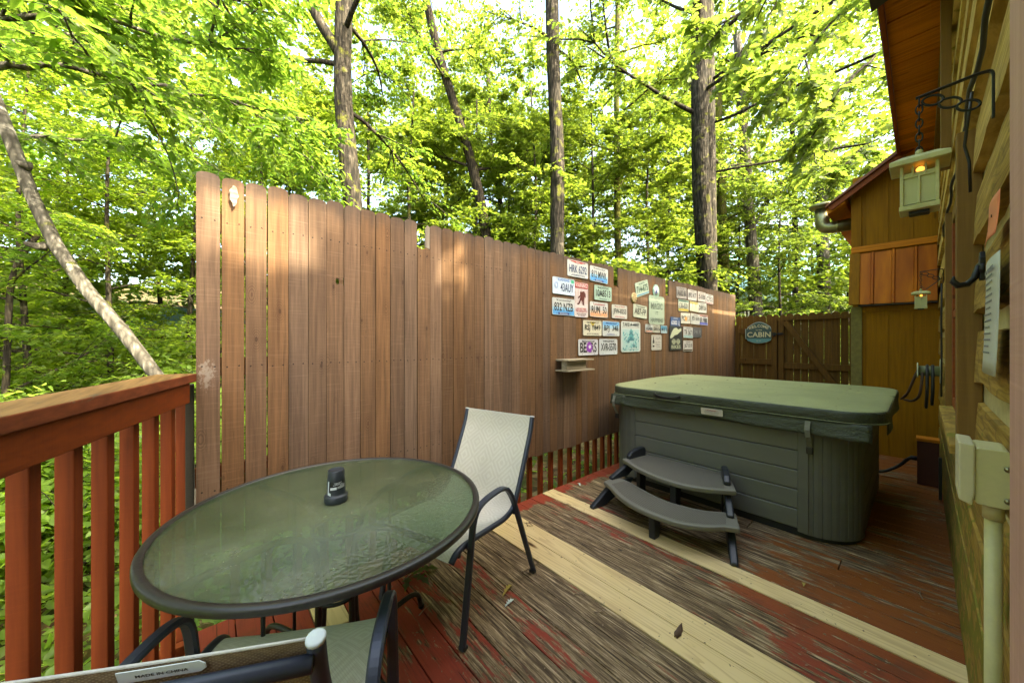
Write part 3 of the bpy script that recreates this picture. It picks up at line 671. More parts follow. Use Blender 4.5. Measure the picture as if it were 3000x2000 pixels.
BARK_P = m_bark('pale_smooth_bark', (0.035, 0.032, 0.026), (0.095, 0.087, 0.074), (0.30, 0.28, 0.24), 0.9, 0.08)  # pale blotches in the bark colour partly stand in for sun dapples
BARK_M = m_bark('mossy_bark', (0.025, 0.022, 0.012), (0.09, 0.08, 0.04), (0.16, 0.14, 0.08), 1.0, 0.9)
BARK_D = m_bark('dark_bark', (0.012, 0.010, 0.009), (0.045, 0.037, 0.028), (0.085, 0.07, 0.055), 1.2, 0.2)
def nrm(a): return a / np.maximum(np.linalg.norm(a, axis=-1, keepdims=True), 1e-9)
def leaf_mesh(name, P, A, U, S, shape='rhomb', wid=0.34, mat=None):
    """P base, A axis, U up, S length -> mesh of leaves"""
    A = nrm(A); Sd = nrm(np.cross(A, U)); U = np.cross(Sd, A); n = len(P); S = S[:, None]
    if shape == 'rhomb':
        k = 4
        vs = np.stack([P, P + A * 0.45 * S + Sd * wid * S + U * 0.08 * S, P + A * S - U * 0.06 * S, P + A * 0.42 * S - Sd * wid * S + U * 0.08 * S], 1)
        F = [[0, 1, 2], [0, 2, 3]]
    elif shape == 'ovate':
        k = 6
        vs = np.stack([P, P + A * 0.30 * S + Sd * wid * S + U * 0.07 * S, P + A * 0.68 * S + Sd * wid * 0.72 * S + U * 0.04 * S, P + A * S - U * 0.10 * S, P + A * 0.68 * S - Sd * wid * 0.72 * S + U * 0.04 * S, P + A * 0.30 * S - Sd * wid * S + U * 0.07 * S], 1)
        F = [[0, 1, 2, 3], [0, 3, 4, 5]]
    else:   # lobed: outline of a maple / oak leaf as a fan
        if shape == 'maple': R = [(0, 0.0), (28, .42), (62, .30), (88, .62), (118, .30), (140, .66), (160, .42), (180, 1.0)]
        else: R = [(0, 0.0), (20, .28), (40, .42), (58, .30), (85, .50), (100, .33), (128, .62), (142, .42), (162, .80), (180, 1.0)]
        out = []
        for a, r in R:
            out.append((-0.45 * 0 + r * -cos(radians(a)), r * sin(radians(a)) * (0.8 if shape == 'maple' else 0.62)))
        pts = [(0.36 + u * 0.64 if a_ > 0 else 0.0, w_) for (u, w_), (a_, _) in zip(out, R)]
        L_ = pts[1:-1]; ring = [pts[0]] + L_ + [pts[-1]] + [(u, -w_) for u, w_ in reversed(L_)]
        k = len(ring) + 1
        vs = np.stack([P + A * 0.36 * S - U * 0.03 * S] + [P + A * u * S + Sd * w_ * S + U * (0.10 * abs(w_)) * S - U * (0.08 * u * u) * S for u, w_ in ring], 1)
        F = [[0, 1 + i, 1 + (i + 1) % len(ring)] for i in range(len(ring))]
    vs = vs.reshape(-1, 3); fl = len(F[0]); nf = len(F)
    base = (np.arange(n) * k)[:, None, None]; idx = (np.array(F)[None] + base).reshape(-1)
    me = bpy.data.meshes.new(name)
    me.vertices.add(len(vs)); me.vertices.foreach_set('co', vs.astype(np.float32).ravel())
    me.loops.add(len(idx)); me.loops.foreach_set('vertex_index', idx.astype(np.int32))
    me.polygons.add(n * nf); me.polygons.foreach_set('loop_start', (np.arange(n * nf) * fl).astype(np.int32))
    me.update(calc_edges=True); me.validate()
    if mat: me.materials.append(mat)
    return me
def obj_of(me, name, parent=None, loc=(0, 0, 0)):
    o = bpy.data.objects.new(name, me); COL.objects.link(o); o.location = loc
    if parent: o.parent = parent
    return o
def twigs(rng, B, D, L, nl, size, droop=0.25, flat=0.45, pitch=0.25):
    """leaves alternating along twigs. B,D (T,3) base, direction; L (T,)"""
    T = len(B); D = nrm(D)
    t = (np.linspace(0.12, 1.0, nl)[None] + rng.uniform(-0.04, 0.04, (T, nl)))
    P = B[:, None] + D[:, None] * (L[:, None] * t)[..., None]
    P[..., 2] -= droop * L[:, None] * t ** 2
    lat = nrm(np.cross(D, np.array([0, 0, 1.0]))); sg = np.where(np.arange(nl) % 2 == 0, 1.0, -1.0)[None, :, None] * np.ones((T, 1, 1))
    A = D[:, None] * 0.55 + lat[:, None] * sg * 0.8 + rng.normal(0, 0.28, (T, nl, 3)); A[..., 2] -= pitch
    U = np.array([0, 0, 1.0]) + rng.normal(0, flat, (T, nl, 3))
    S = size * rng.uniform(0.6, 1.25, (T, nl))
    return P.reshape(-1, 3), A.reshape(-1, 3), U.reshape(-1, 3), S.reshape(-1)
def cat(*ps): return [np.concatenate(x) for x in zip(*ps)]
def limb_curve(rng, p, d, L, n=6, curl=0.0, wob=0.12):
    pts = [V(p)]; d = V(d).normalized()
    for i in range(n):
        d = (d + V(rng.normal(0, wob, 3)) + V((0, 0, curl))).normalized(); pts.append(pts[-1] + d * (L / n))
    return pts
def grow(rng, path, r0, r1, n_limb, t0, Llen, el=(10, 45), leaf=0.085, tw=26, nl=12, shape='rhomb', wid=0.34, mat=None, tseg=12, sub=4, az=None, tip=True, flat=0.45, droop=0.25, barkmats=0, curl=-0.02, twl=(0.3, 0.75), keep=None):
    """trunk and limbs as one tube mesh, plus leaf arrays"""
    path = [V(p) for p in path]
    mb = MB()
    # resample the trunk with slight irregularities
    n = 18; acc = [0.0]
    for a, b in zip(path, path[1:]): acc.append(acc[-1] + (b - a).length)
    def on(t):
        s = t * acc[-1]
        for i in range(len(path) - 1):
            if s <= acc[i + 1] + 1e-9:
                return path[i].lerp(path[i + 1], (s - acc[i]) / max(1e-9, acc[i + 1] - acc[i]))
        return path[-1]
    pts = [on(i / n) for i in range(n + 1)]
    for _ in range(2): pts = [pts[0]] + [(pts[i - 1] + pts[i] * 2 + pts[i + 1]) / 4 for i in range(1, n)] + [pts[-1]]
    rad = [(r0 + (r1 - r0) * (i / n) + (r0 * 0.45 * max(0, 1 - i / 1.5)) * (i < 2)) * (1 + rng.normal(0, 0.025)) for i in range(n + 1)]
    mb.tube(pts, rad, tseg)
    def trunk_at(t):
        f = t * n; i = min(n - 1, int(f)); return pts[i].lerp(pts[i + 1], f - i), rad[i] + (rad[i + 1] - rad[i]) * (f - i)
    segs = []
    for k in range(n_limb):
        t = t0 + (1 - t0) * ((k + rng.uniform(0, 1)) / n_limb) ** 0.9
        p, r = trunk_at(min(t, 0.99)); a = (k * 2.39996 + rng.uniform(-0.4, 0.4)) if az is None else rng.uniform(*az)
        e = radians(rng.uniform(*el)); L = Llen * rng.uniform(0.65, 1.15) * (1 - 0.45 * max(0, (t - t0) / (1 - t0)) )
        d = V((cos(a) * cos(e), sin(a) * cos(e), sin(e)))
        c = limb_curve(rng, p, d, L, 7, curl); rr = min(r * 0.5, 0.012 + L * 0.013)
        mb.tube(c, [rr * (1 - 0.85 * i / 7) for i in range(8)], 6); segs.append((c, L))
        for q in range(sub):
            i = rng.integers(2, 7); b = c[i]; dd = (c[i] - c[i - 1]).normalized(); an = rng.uniform(0.5, 1.1) * (1 if q % 2 else -1)
            dd = Matrix.Rotation(an, 3, 'Z') @ dd; dd.z += rng.uniform(-0.15, 0.2)
            LL = L * rng.uniform(0.3, 0.55); c2 = limb_curve(rng, b, dd, LL, 5, curl); r2 = rr * 0.45
            mb.tube(c2, [r2 * (1 - 0.8 * i / 5) for i in range(6)], 4, caps=False); segs.append((c2, LL))
    B = []; D = []; LL = []
    for c, L in segs:
        k = max(3, int(tw * L / Llen)); m = len(c) - 1
        for _ in range(k):
            f = rng.uniform(0.18, 1.0) * m; i = min(m - 1, int(f)); b = c[i].lerp(c[i + 1], f - i); d = (c[i + 1] - c[i]).normalized()
            an = rng.uniform(0.3, 1.2) * rng.choice([-1, 1]); d = Matrix.Rotation(an, 3, 'Z') @ d; d.z = d.z * 0.6 + rng.uniform(-0.25, 0.25)
            B.append(b); D.append(d); LL.append(rng.uniform(*twl))
    if keep is not None:
        ok = [i for i in range(len(B)) if keep(B[i])]; B = [B[i] for i in ok]; D = [D[i] for i in ok]; LL = [LL[i] for i in ok]
    for b, d, l in zip(B, D, LL):
        if rng.random() < 0.35: mb.tube([b, b + d.normalized() * l * 0.5 - V((0, 0, droop * l * 0.2)), b + d.normalized() * l - V((0, 0, droop * l))], [0.004, 0.003, 0.0015], 3, caps=False)
    lv = twigs(rng, np.array([tuple(b) for b in B]), np.array([tuple(b) for b in D]), np.array(LL), nl, leaf, droop, flat)
    return mb, lv
def leaf_gap(rng, P):
    t = (2.16 - P[:, 1]) / 0.72; return ((P[:, 0] - 0.20 * t - 0.22) / 0.42) ** 2 + ((P[:, 2] - 0.63 * t - 1.90) / 0.30) ** 2 > rng.uniform(0.6, 1.2, len(P))  # clears leaves along the sun's path to shape the sun patch on the fence
def tree(name, label, cat_, path, r0, r1, bark, group=None, seed=1, shape='rhomb', wid=0.34, mat=None, extra=None, **kw):
    rng = np.random.default_rng(seed); base = V(path[0])
    root = thing(name, base, label, cat_, group)
    mb, lv = grow(rng, path, r0, r1, mat=mat, shape=shape, wid=wid, **kw)
    if extra: extra(rng, mb, lv)
    mb.build('trunk', bark, root)
    lv[0][:] -= np.array(tuple(base)) if False else 0
    if kw.get('keep') is not None:
        ok = leaf_gap(rng, lv[0]); lv = [a[ok] for a in lv]
    P = lv[0] - np.array(tuple(base))
    obj_of(leaf_mesh('crown', P, lv[1], lv[2], lv[3], shape, wid, mat), 'crown', root)
    return root
def gp(px, d, dz=0.0):
    p = at(px, 1000, d=d); return V((p.x, p.y, gz(p.x, p.y) - 0.15 + dz))
# ---------------------------------------------------------------- tree trunks one can tell apart (left to right)
def vpath(base, pts, d):
    return [base] + [at(px, py, d=dd) for px, py, dd in pts]
TG = 'trees in the woods'
pb = gp(572, 3.7)
def stub(rng, mb, lv):
    a = at(132, 722, d=3.6); mb.tube([a, a + V((-0.05, -0.03, -0.012)), a + V((-0.10, -0.05, 0.0)), a + V((-0.115, -0.06, 0.012))], [0.05, 0.034, 0.026, 0.012], 9)
    for px, py, r in ((60, 480, 0.055), (238, 846, 0.062), (345, 962, 0.064)):
        c = at(px, py, d=3.58); mb.tube([c + V((0.05, 0.04, 0.0)), c, c - V((0.025, 0.022, -0.008))], [0.05, r * 0.55, 0.012], 8)
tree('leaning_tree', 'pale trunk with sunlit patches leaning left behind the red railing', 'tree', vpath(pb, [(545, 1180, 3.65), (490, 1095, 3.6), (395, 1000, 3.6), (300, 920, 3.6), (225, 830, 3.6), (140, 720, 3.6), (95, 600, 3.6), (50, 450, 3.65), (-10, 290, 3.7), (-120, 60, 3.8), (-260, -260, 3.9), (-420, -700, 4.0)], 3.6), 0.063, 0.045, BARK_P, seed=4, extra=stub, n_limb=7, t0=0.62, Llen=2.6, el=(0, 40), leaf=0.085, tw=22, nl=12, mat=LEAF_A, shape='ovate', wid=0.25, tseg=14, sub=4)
b1 = gp(1042, 6.2)
def fork(rng, mb, lv):
    a = at(1000, 165, d=6.15)
    c = [a, at(978, 130, d=6.1), at(945, 80, d=6.1), at(905, 5, d=6.05), at(850, -140, d=6.0), at(800, -330, d=6.0)]
    mb.tube(c, [0.10, 0.09, 0.085, 0.08, 0.075, 0.06], 12)
tree('forked_tree', 'grey forked trunk rising behind the tallest end of the fence', 'tree', vpath(b1, [(1040, 610, 6.2), (1028, 520, 6.2), (1012, 400, 6.2), (1002, 300, 6.2), (1000, 170, 6.15), (1010, 0, 6.1), (1020, -250, 6.0), (1040, -600, 6.0)], 6), 0.175, 0.12, BARK_G, seed=8, extra=fork, n_limb=9, t0=0.5, Llen=3.0, el=(-5, 35), leaf=0.095, tw=22, nl=12, mat=LEAF_A, shape='ovate', wid=0.27, tseg=16, sub=4)
b2 = gp(1440, 9.3)
tree('dark_leaning_tree', 'slim dark trunk leaning left between the forked and the straight trunk', 'tree', vpath(b2, [(1425, 640, 9.3), (1410, 590, 9.3), (1372, 440, 9.2), (1338, 320, 9.2), (1300, 220, 9.2), (1260, 60, 9.1), (1215, -160, 9.0)], 9), 0.165, 0.09, BARK_D, seed=15, n_limb=9, t0=0.45, Llen=2.4, el=(-5, 35), leaf=0.09, tw=38, nl=14, mat=LEAF_B, sub=4)
b3 = gp(1640, 8.0)
tree('straight_tree', 'straight brown trunk standing behind the fence left of the number plates', 'tree', vpath(b3, [(1632, 740, 8), (1630, 600, 8), (1640, 420, 8), (1625, 330, 8), (1618, 200, 8), (1618, 0, 8), (1612, -300, 8), (1610, -700, 8)], 8), 0.175, 0.13, BARK_G, seed=22, n_limb=8, t0=0.5, Llen=2.8, el=(0, 35), leaf=0.085, tw=28, nl=13, mat=LEAF_B, sub=4)
b4 = gp(1812, 11)
tree('thin_pale_tree', 'thin pale mossy trunk seen behind the gap in the plate fence', 'tree', vpath(b4, [(1812, 830, 11), (1808, 600, 11), (1806, 300, 11), (1808, 120, 11), (1812, -100, 11)], 11), 0.12, 0.07, BARK_M, seed=27, n_limb=9, t0=0.45, Llen=2.6, el=(0, 30), leaf=0.095, tw=36, nl=13, mat=LEAF_B, sub=4)
b5 = gp(2085, 8.6)
tree('oak_tree', 'thick oak trunk with sunlit base standing behind the small plates', 'tree', vpath(b5, [(2075, 860, 8.6), (2062, 700, 8.6), (2052, 500, 8.6), (2050, 320, 8.6), (2048, 200, 8.6), (2050, 0, 8.6), (2052, -300, 8.6)], 8.6), 0.215, 0.175, BARK_G, seed=33, n_limb=12, t0=0.5, Llen=3.6, el=(-8, 30), leaf=0.14, tw=22, nl=11, mat=LEAF_C, shape='oak', tseg=16, sub=5)
tree('mossy_tree', 'mossy trunk just right of the thick oak behind the fence', 'tree', vpath(gp(2125, 12.5), [(2122, 860, 12.5), (2118, 700, 12.5), (2105, 450, 12.5), (2100, 200, 12.5)], 12), 0.22, 0.13, BARK_M, seed=37, n_limb=12, t0=0.35, Llen=2.8, leaf=0.10, tw=34, nl=13, mat=LEAF_B, sub=4)
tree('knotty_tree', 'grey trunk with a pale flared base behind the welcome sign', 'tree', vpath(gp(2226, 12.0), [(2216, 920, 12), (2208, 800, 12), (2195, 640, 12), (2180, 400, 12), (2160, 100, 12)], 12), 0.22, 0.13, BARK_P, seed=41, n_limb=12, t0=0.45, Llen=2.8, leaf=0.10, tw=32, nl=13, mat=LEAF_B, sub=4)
tree('slim_grey_tree', 'slim grey trunk above the gate between two paler trunks', 'tree', vpath(gp(2330, 14), [(2330, 900, 14), (2331, 760, 14), (2328, 600, 14), (2320, 350, 14)], 14), 0.12, 0.08, BARK_G, seed=45, n_limb=10, t0=0.5, Llen=2.4, leaf=0.14, tw=20, nl=11, mat=LEAF_C, sub=4)
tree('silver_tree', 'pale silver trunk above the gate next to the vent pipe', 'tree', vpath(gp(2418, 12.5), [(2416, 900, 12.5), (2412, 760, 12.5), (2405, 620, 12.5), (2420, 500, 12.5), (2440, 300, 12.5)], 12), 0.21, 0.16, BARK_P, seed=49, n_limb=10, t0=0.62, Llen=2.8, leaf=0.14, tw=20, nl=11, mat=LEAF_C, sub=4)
tree('slim_dark_tree', 'thin dark trunk behind the fence beside the dark leaning trunk', 'tree', vpath(gp(1490, 12), [(1485, 700, 12), (1450, 500, 12), (1436, 430, 12), (1430, 200, 12)], 12), 0.10, 0.06, BARK_D, seed=53, n_limb=7, t0=0.4, Llen=2.4, leaf=0.10, tw=34, nl=13, mat=LEAF_B, sub=4)
tree('bent_sapling', 'thin dark sapling on the slope at the far left', 'tree', vpath(gp(0, 5.0), [(30, 800, 5), (60, 740, 5), (110, 690, 5)], 5), 0.045, 0.03, BARK_D, seed=57, n_limb=8, t0=0.4, Llen=1.4, leaf=0.075, tw=20, nl=12, mat=LEAF_A, sub=3)
# ---------------------------------------------------------------- overhanging branches close to the deck
def spray_tree(name, label, trunk, limbs, r, bark, leaf, shape, wid, mat, seed, tw=60, nl=12, twl=(0.25, 0.5), droop=0.3, flat=0.4, group=None):
    """a tree whose trunk stands outside the picture; each limb given as points"""
    rng = np.random.default_rng(seed); mb = MB(); base = V(trunk[0]); root = thing(name, base, label, 'tree', group)
    mb.tube([V(p) for p in trunk], [r * (1 - 0.35 * i / (len(trunk) - 1)) for i in range(len(trunk))], 12)
    B = []; D = []; L = []
    for lm, rr, k in limbs:
        P = [V(p) for p in lm]; c = []
        for i in range(len(P) - 1):
            for q in range(5): c.append(P[i].lerp(P[i + 1], q / 5) + V(rng.normal(0, 0.015, 3)))
        c.append(P[-1]); m = len(c) - 1
        mb.tube(c, [rr * (1 - 0.9 * i / m) + 0.002 for i in range(m + 1)], 6)
        subs = [(c, 0.25)]
        for q in range(k):
            i = int(rng.uniform(0.2, 0.98) * m); d = (c[min(i + 1, m)] - c[i - 1]).normalized(); an = rng.uniform(0.4, 1.4) * (1 if q % 2 else -1)
            d = Matrix.Rotation(an, 3, 'Z') @ d; d.z += rng.uniform(-0.45, 0.35); c2 = limb_curve(rng, c[i], d, rng.uniform(0.5, 1.5), 6, rng.uniform(-0.06, 0.03), 0.12)
            mb.tube(c2, [rr * 0.35 * (1 - 0.85 * j / 6) + 0.0012 for j in range(7)], 4, caps=False); subs.append((c2, 0.1))
        for c_, f0 in subs:
            mm = len(c_) - 1
            for _ in range(tw // 8 if c_ is not c else tw // 3):
                f = rng.uniform(f0, 1.0) * mm; i = min(mm - 1, int(f)); b = c_[i].lerp(c_[i + 1], f - i); d = (c_[i + 1] - c_[i]).normalized()
                d = Matrix.Rotation(rng.uniform(0.2, 1.6) * rng.choice([-1, 1]), 3, 'Z') @ d; d.z = d.z * 0.7 - rng.uniform(-0.15, 0.35); l = rng.uniform(*twl)
                B.append(b); D.append(d); L.append(l); mb.tube([b, b + d.normalized() * l * 0.5 - V((0, 0, droop * l * 0.25)), b + d.normalized() * l - V((0, 0, droop * l))], [0.003, 0.0022, 0.001], 3, caps=False)
    lv = twigs(rng, np.array([tuple(b) for b in B]), np.array([tuple(b) for b in D]), np.array(L), nl, leaf, droop, flat, 0.2)
    mb.build('trunk', bark, root); obj_of(leaf_mesh('crown', lv[0] - np.array(tuple(base)), lv[1], lv[2], lv[3], shape, wid, mat), 'crown', root)
    return root
lb = V((-4.6, 3.4, gz(-4.6, 3.4) - 0.2))
j = lambda p, d: at(p[0], p[1], d=d)
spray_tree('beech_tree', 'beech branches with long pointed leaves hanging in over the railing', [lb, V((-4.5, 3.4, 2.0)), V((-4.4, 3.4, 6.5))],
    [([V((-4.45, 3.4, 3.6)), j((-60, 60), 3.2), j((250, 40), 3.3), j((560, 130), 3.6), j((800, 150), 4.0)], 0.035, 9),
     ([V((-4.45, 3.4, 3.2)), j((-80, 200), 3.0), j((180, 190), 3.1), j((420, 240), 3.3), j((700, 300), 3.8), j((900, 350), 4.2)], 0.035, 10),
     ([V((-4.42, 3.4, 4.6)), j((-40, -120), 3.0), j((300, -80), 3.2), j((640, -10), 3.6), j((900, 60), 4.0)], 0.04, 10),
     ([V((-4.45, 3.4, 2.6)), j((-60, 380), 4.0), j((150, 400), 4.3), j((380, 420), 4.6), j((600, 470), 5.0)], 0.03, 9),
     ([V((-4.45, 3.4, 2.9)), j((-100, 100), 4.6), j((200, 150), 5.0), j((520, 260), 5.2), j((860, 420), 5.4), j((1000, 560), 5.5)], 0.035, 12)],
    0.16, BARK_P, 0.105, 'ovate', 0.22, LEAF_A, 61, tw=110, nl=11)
rb = V((9.3, 3.4, gz(9.3, 3.4) - 0.2))
spray_tree('overhanging_oak', 'oak branches with lobed leaves hanging down above the gate', [rb, V((9.3, 3.4, 3)), V((9.2, 3.4, 9.5))],
    [([V((9.2, 3.4, 7.6)), j((2560, -80), 6.6), j((2440, 60), 6.3), j((2330, 190), 6.2), j((2230, 230), 6.2)], 0.04, 10),
     ([V((9.2, 3.4, 6.6)), j((2570, 160), 6.8), j((2460, 260), 6.6), j((2380, 400), 6.6), j((2330, 500), 6.6)], 0.035, 9),
     ([V((9.2, 3.4, 8.6)), j((2520, -220), 6.5), j((2300, -60), 6.2), j((2130, 60), 6.2), j((2000, 130), 6.4)], 0.045, 12),
     ([V((9.2, 3.4, 5.4)), j((2540, 420), 7.6), j((2480, 480), 7.4), j((2400, 520), 7.3)], 0.03, 6)],
    0.22, BARK_G, 0.17, 'oak', 0.3, LEAF_C, 67, tw=70, nl=9, twl=(0.2, 0.4), droop=0.25)
# ---------------------------------------------------------------- unseen tree added behind the cabin to shade the fence and deck
def sun_gap(b):   # hole shaped into the added crown so sun lands on the fence's tall end
    t = (2.16 - b.y) / 0.72; return ((b.x - 0.20 * t - 0.22) / 0.30) ** 2 + ((b.z - 0.63 * t - 1.92) / 0.22) ** 2 > 1
tree('added_shade_tree', 'unseen broad tree added behind the cabin roof to shade the fence', 'tree', [V((3.6, -4.9, -0.5)), V((3.6, -4.9, 4)), V((3.5, -4.6, 7)), V((3.4, -4.5, 9.5))], 0.25, 0.10, BARK_G, seed=71, n_limb=30, t0=0.48, Llen=2.6, el=(-15, 30), leaf=0.15, tw=30, nl=12, mat=LEAF_A, sub=4, keep=sun_gap)
# ---------------------------------------------------------------- understory: prototypes grown once, copied
def proto(name, label, group, seed, H, r, Llen, n_limb, leaf, mat, shape='rhomb', wid=0.34, t0=0.12, bark=BARK_G, tw=26, nl=12, el=(0, 30), sub=4):
    rng = np.random.default_rng(seed)
    path = [V((0, 0, -0.2)), V((0.05, 0.02, H * 0.3)), V((-0.08, 0.1, H * 0.65)), V((0.05, 0.0, H))]
    mb, lv = grow(rng, path, r, r * 0.25, n_limb, t0, Llen, el=el, leaf=leaf, tw=tw, nl=nl, mat=mat, shape=shape, tseg=8, sub=sub)
    root = thing(name, (0, 0, 0), label, 'tree', group)
    mb.build('trunk', bark, root); obj_of(leaf_mesh('crown', lv[0], lv[1], lv[2], lv[3], shape, wid, mat), 'crown', root)
    return root
def scatter(root, spots, label=None, group=None):
    for i, (px, d, rz, sc) in enumerate(spots):
        o = root if i == 0 else copy_tree(root)
        p = gp(px, d, 0.1); o.location = p; o.rotation_euler = (0, 0, rz); o.scale = (sc, sc, sc)
        if label: o['label'] = label
        if group: o['group'] = group
rr = random.Random(77)
A1 = proto('understory_beech', 'slender leafy beech in the woods left of the fence', 'leafy beeches left of the fence', 101, 7.5, 0.06, 2.3, 20, 0.080, LEAF_E, 'ovate', 0.26, tw=34, nl=13)
scatter(A1, [(70, 5.8, 0.2, 0.95), (330, 6.8, 1.9, 1.0), (560, 8.2, 3.3, 1.05), (-130, 6.6, 4.1, 1.0), (760, 8.5, 5.2, 1.1), (200, 9.2, 2.6, 1.2), (470, 11, 0.9, 1.3), (-300, 9.5, 3.0, 1.3)])
def scatter_xy(root, spots):
    for x, y, rz, sc in spots:
        o = copy_tree(root); o.location = (x, y, gz(x, y) - 0.05); o.rotation_euler = (0, 0, rz); o.scale = (sc, sc, sc)
scatter_xy(A1, [(-7.5, 1.2, 0.4, 1.0), (-9.5, 4.5, 2.0, 1.15), (-10.0, -2.0, 3.1, 1.1), (-13.0, 1.5, 5.0, 1.3)])
A2 = proto('understory_maple', 'young maple with yellow green leaves in the woods behind the fence', 'young maples behind the fence', 113, 8.5, 0.07, 2.6, 22, 0.092, LEAF_B, 'rhomb', 0.44, tw=40, nl=14)
scatter(A2, [(1210, 9.0, 0.3, 1.0), (1400, 10.5, 1.6, 1.05), (1560, 10.0, 2.8, 1.05), (1730, 10.5, 4.0, 1.05), (1900, 11.0, 5.1, 1.05), (1500, 13, 0.8, 1.25), (1080, 10.5, 2.2, 1.2), (1300, 13, 3.4, 1.3), (1960, 13.5, 1.2, 1.25), (1650, 14, 5.0, 1.3), (860, 11.5, 0.4, 1.2)])
A3 = proto('understory_oak', 'young oak with bright lobed leaves in the woods behind the gate', 'young oaks behind the gate', 131, 9.0, 0.07, 2.5, 20, 0.125, LEAF_C, 'oak', 0.3, tw=24, nl=11)
scatter(A3, [(2290, 10.5, 0.3, 0.75), (2160, 13, 2.0, 0.95), (2480, 13.0, 3.8, 0.8), (2380, 16, 1.0, 1.1), (2010, 15, 4.4, 1.15), (2560, 16, 2.9, 1.1), (2120, 18, 5.5, 1.3)])
# shrubs on the slope below the railing
S1 = proto('slope_shrub', 'knee high leafy shrub on the slope below the railing', 'shrubs on the slope below the railing', 151, 1.5, 0.015, 0.8, 16, 0.085, LEAF_D, 'ovate', 0.30, t0=0.08, tw=13, nl=9, el=(5, 45), sub=2)
for o in [S1]: o['category'] = 'shrub'
spots = []
for i in range(34):
    spots.append((rr.uniform(-900, 560), rr.uniform(2.6, 6.5) , rr.uniform(0, 6.28), rr.uniform(0.7, 1.25)))
ok = []
for px, d, a, s_ in spots:
    p = at(px, 1000, d=d); s_r = (p - rail_pt(0)).dot(out_n)
    if s_r > 0.95 and d > 0: ok.append((px, d, a, s_))
scatter(S1, ok)
scatter_xy(S1, [(-2.2 - 4.5 * rr.random(), -2.5 + 6.5 * rr.random(), 6.28 * rr.random(), rr.uniform(0.7, 1.2)) for _ in range(22)])
S2 = proto('woodland_shrub', 'low yellow green bush in the woods beyond the fence and gate', 'bushes beyond the fence and gate', 163, 2.2, 0.02, 1.1, 16, 0.10, LEAF_B, 'rhomb', 0.42, t0=0.08, tw=13, nl=9, el=(5, 45), sub=2)
S2['category'] = 'shrub'
scatter(S2, [(600, 6.5, 0, 1.0), (880, 7, 1, 1.1), (1120, 7.5, 2, 1.1), (1330, 8, 3, 1.1), (1500, 8, 4, 1.1), (1760, 9, 5, 1.1), (1880, 9.5, 0.5, 1.1), (1980, 10, 1.5, 1.1), (2150, 10.2, 2.5, 0.9), (2260, 11, 3.5, 0.9), (2440, 10.5, 4.5, 0.9), (2520, 12, 5.5, 1.1)])
# ---------------------------------------------------------------- far-off wood reading as one mass, and ground cover
rng = np.random.default_rng(5)
def leaf_cloud(n_tw, samp, size, nl=10, flat=0.5, L=(0.4, 0.9)):
    B = samp(n_tw); D = np.stack([rng.normal(0, 1, n_tw), rng.normal(0, 1, n_tw), rng.normal(-0.1, 0.25, n_tw)], 1)
    return twigs(rng, B, D, rng.uniform(*L, n_tw), nl, size, 0.2, flat)
def far(n):
    th = rng.uniform(radians(-42), radians(142), n); ds = rng.uniform(17, 30, n)
    # clumps
    k = 640; ct = rng.uniform(radians(-22), radians(195), k); cdist = rng.uniform(15, 29, k); cz = 19 * rng.uniform(0, 1, k) ** 1.35 - 1.0; cdist = np.where(ct > radians(78), rng.uniform(11.5, 24, k), cdist)
    i = rng.integers(0, k, n); x = np.cos(ct[i]) * cdist[i]; y = np.sin(ct[i]) * cdist[i]; rad = rng.uniform(1.2, 2.6, k)[i]
    o = nrm(rng.normal(0, 1, (n, 3))) * (rad * rng.uniform(0.3, 1.0, n) ** 0.5)[:, None]; o[:, 2] *= 0.55
    return np.stack([x, y, cz[i] - 1.0], 1) + o
lv = leaf_cloud(50000, far, 0.17, 11)
tag(obj_of(leaf_mesh('far_woods', lv[0], lv[1], lv[2], lv[3], 'rhomb', 0.42, LEAF_B), 'far_woods'), 'hazy green mass of distant woods beyond the trees', 'woods', kind='stuff')
def low(n):
    out = []
    while len(out) < n:
        th = rng.uniform(radians(-8), radians(205)); d = 2.0 + 15 * rng.random() ** 0.8; p = V((d * cos(th), d * sin(th), 0))
        if (p.y > 2.5 or (p - rail_pt(0)).dot(out_n) > 0.35) and p.x < 20 and d > 0:
            if p.x > 1.5 and d < 9 and rng.random() < 0.85: continue
            out.append((p.x, p.y, gz(p.x, p.y) + rng.uniform(0.02, 0.42)))
    return np.array(out)
lv = leaf_cloud(15000, low, 0.095, 8, 0.4, (0.2, 0.5))
tag(obj_of(leaf_mesh('undergrowth', lv[0], lv[1], lv[2], lv[3], 'ovate', 0.32, LEAF_D), 'undergrowth'), 'bright green ground cover on the forest floor', 'ground cover', kind='stuff')
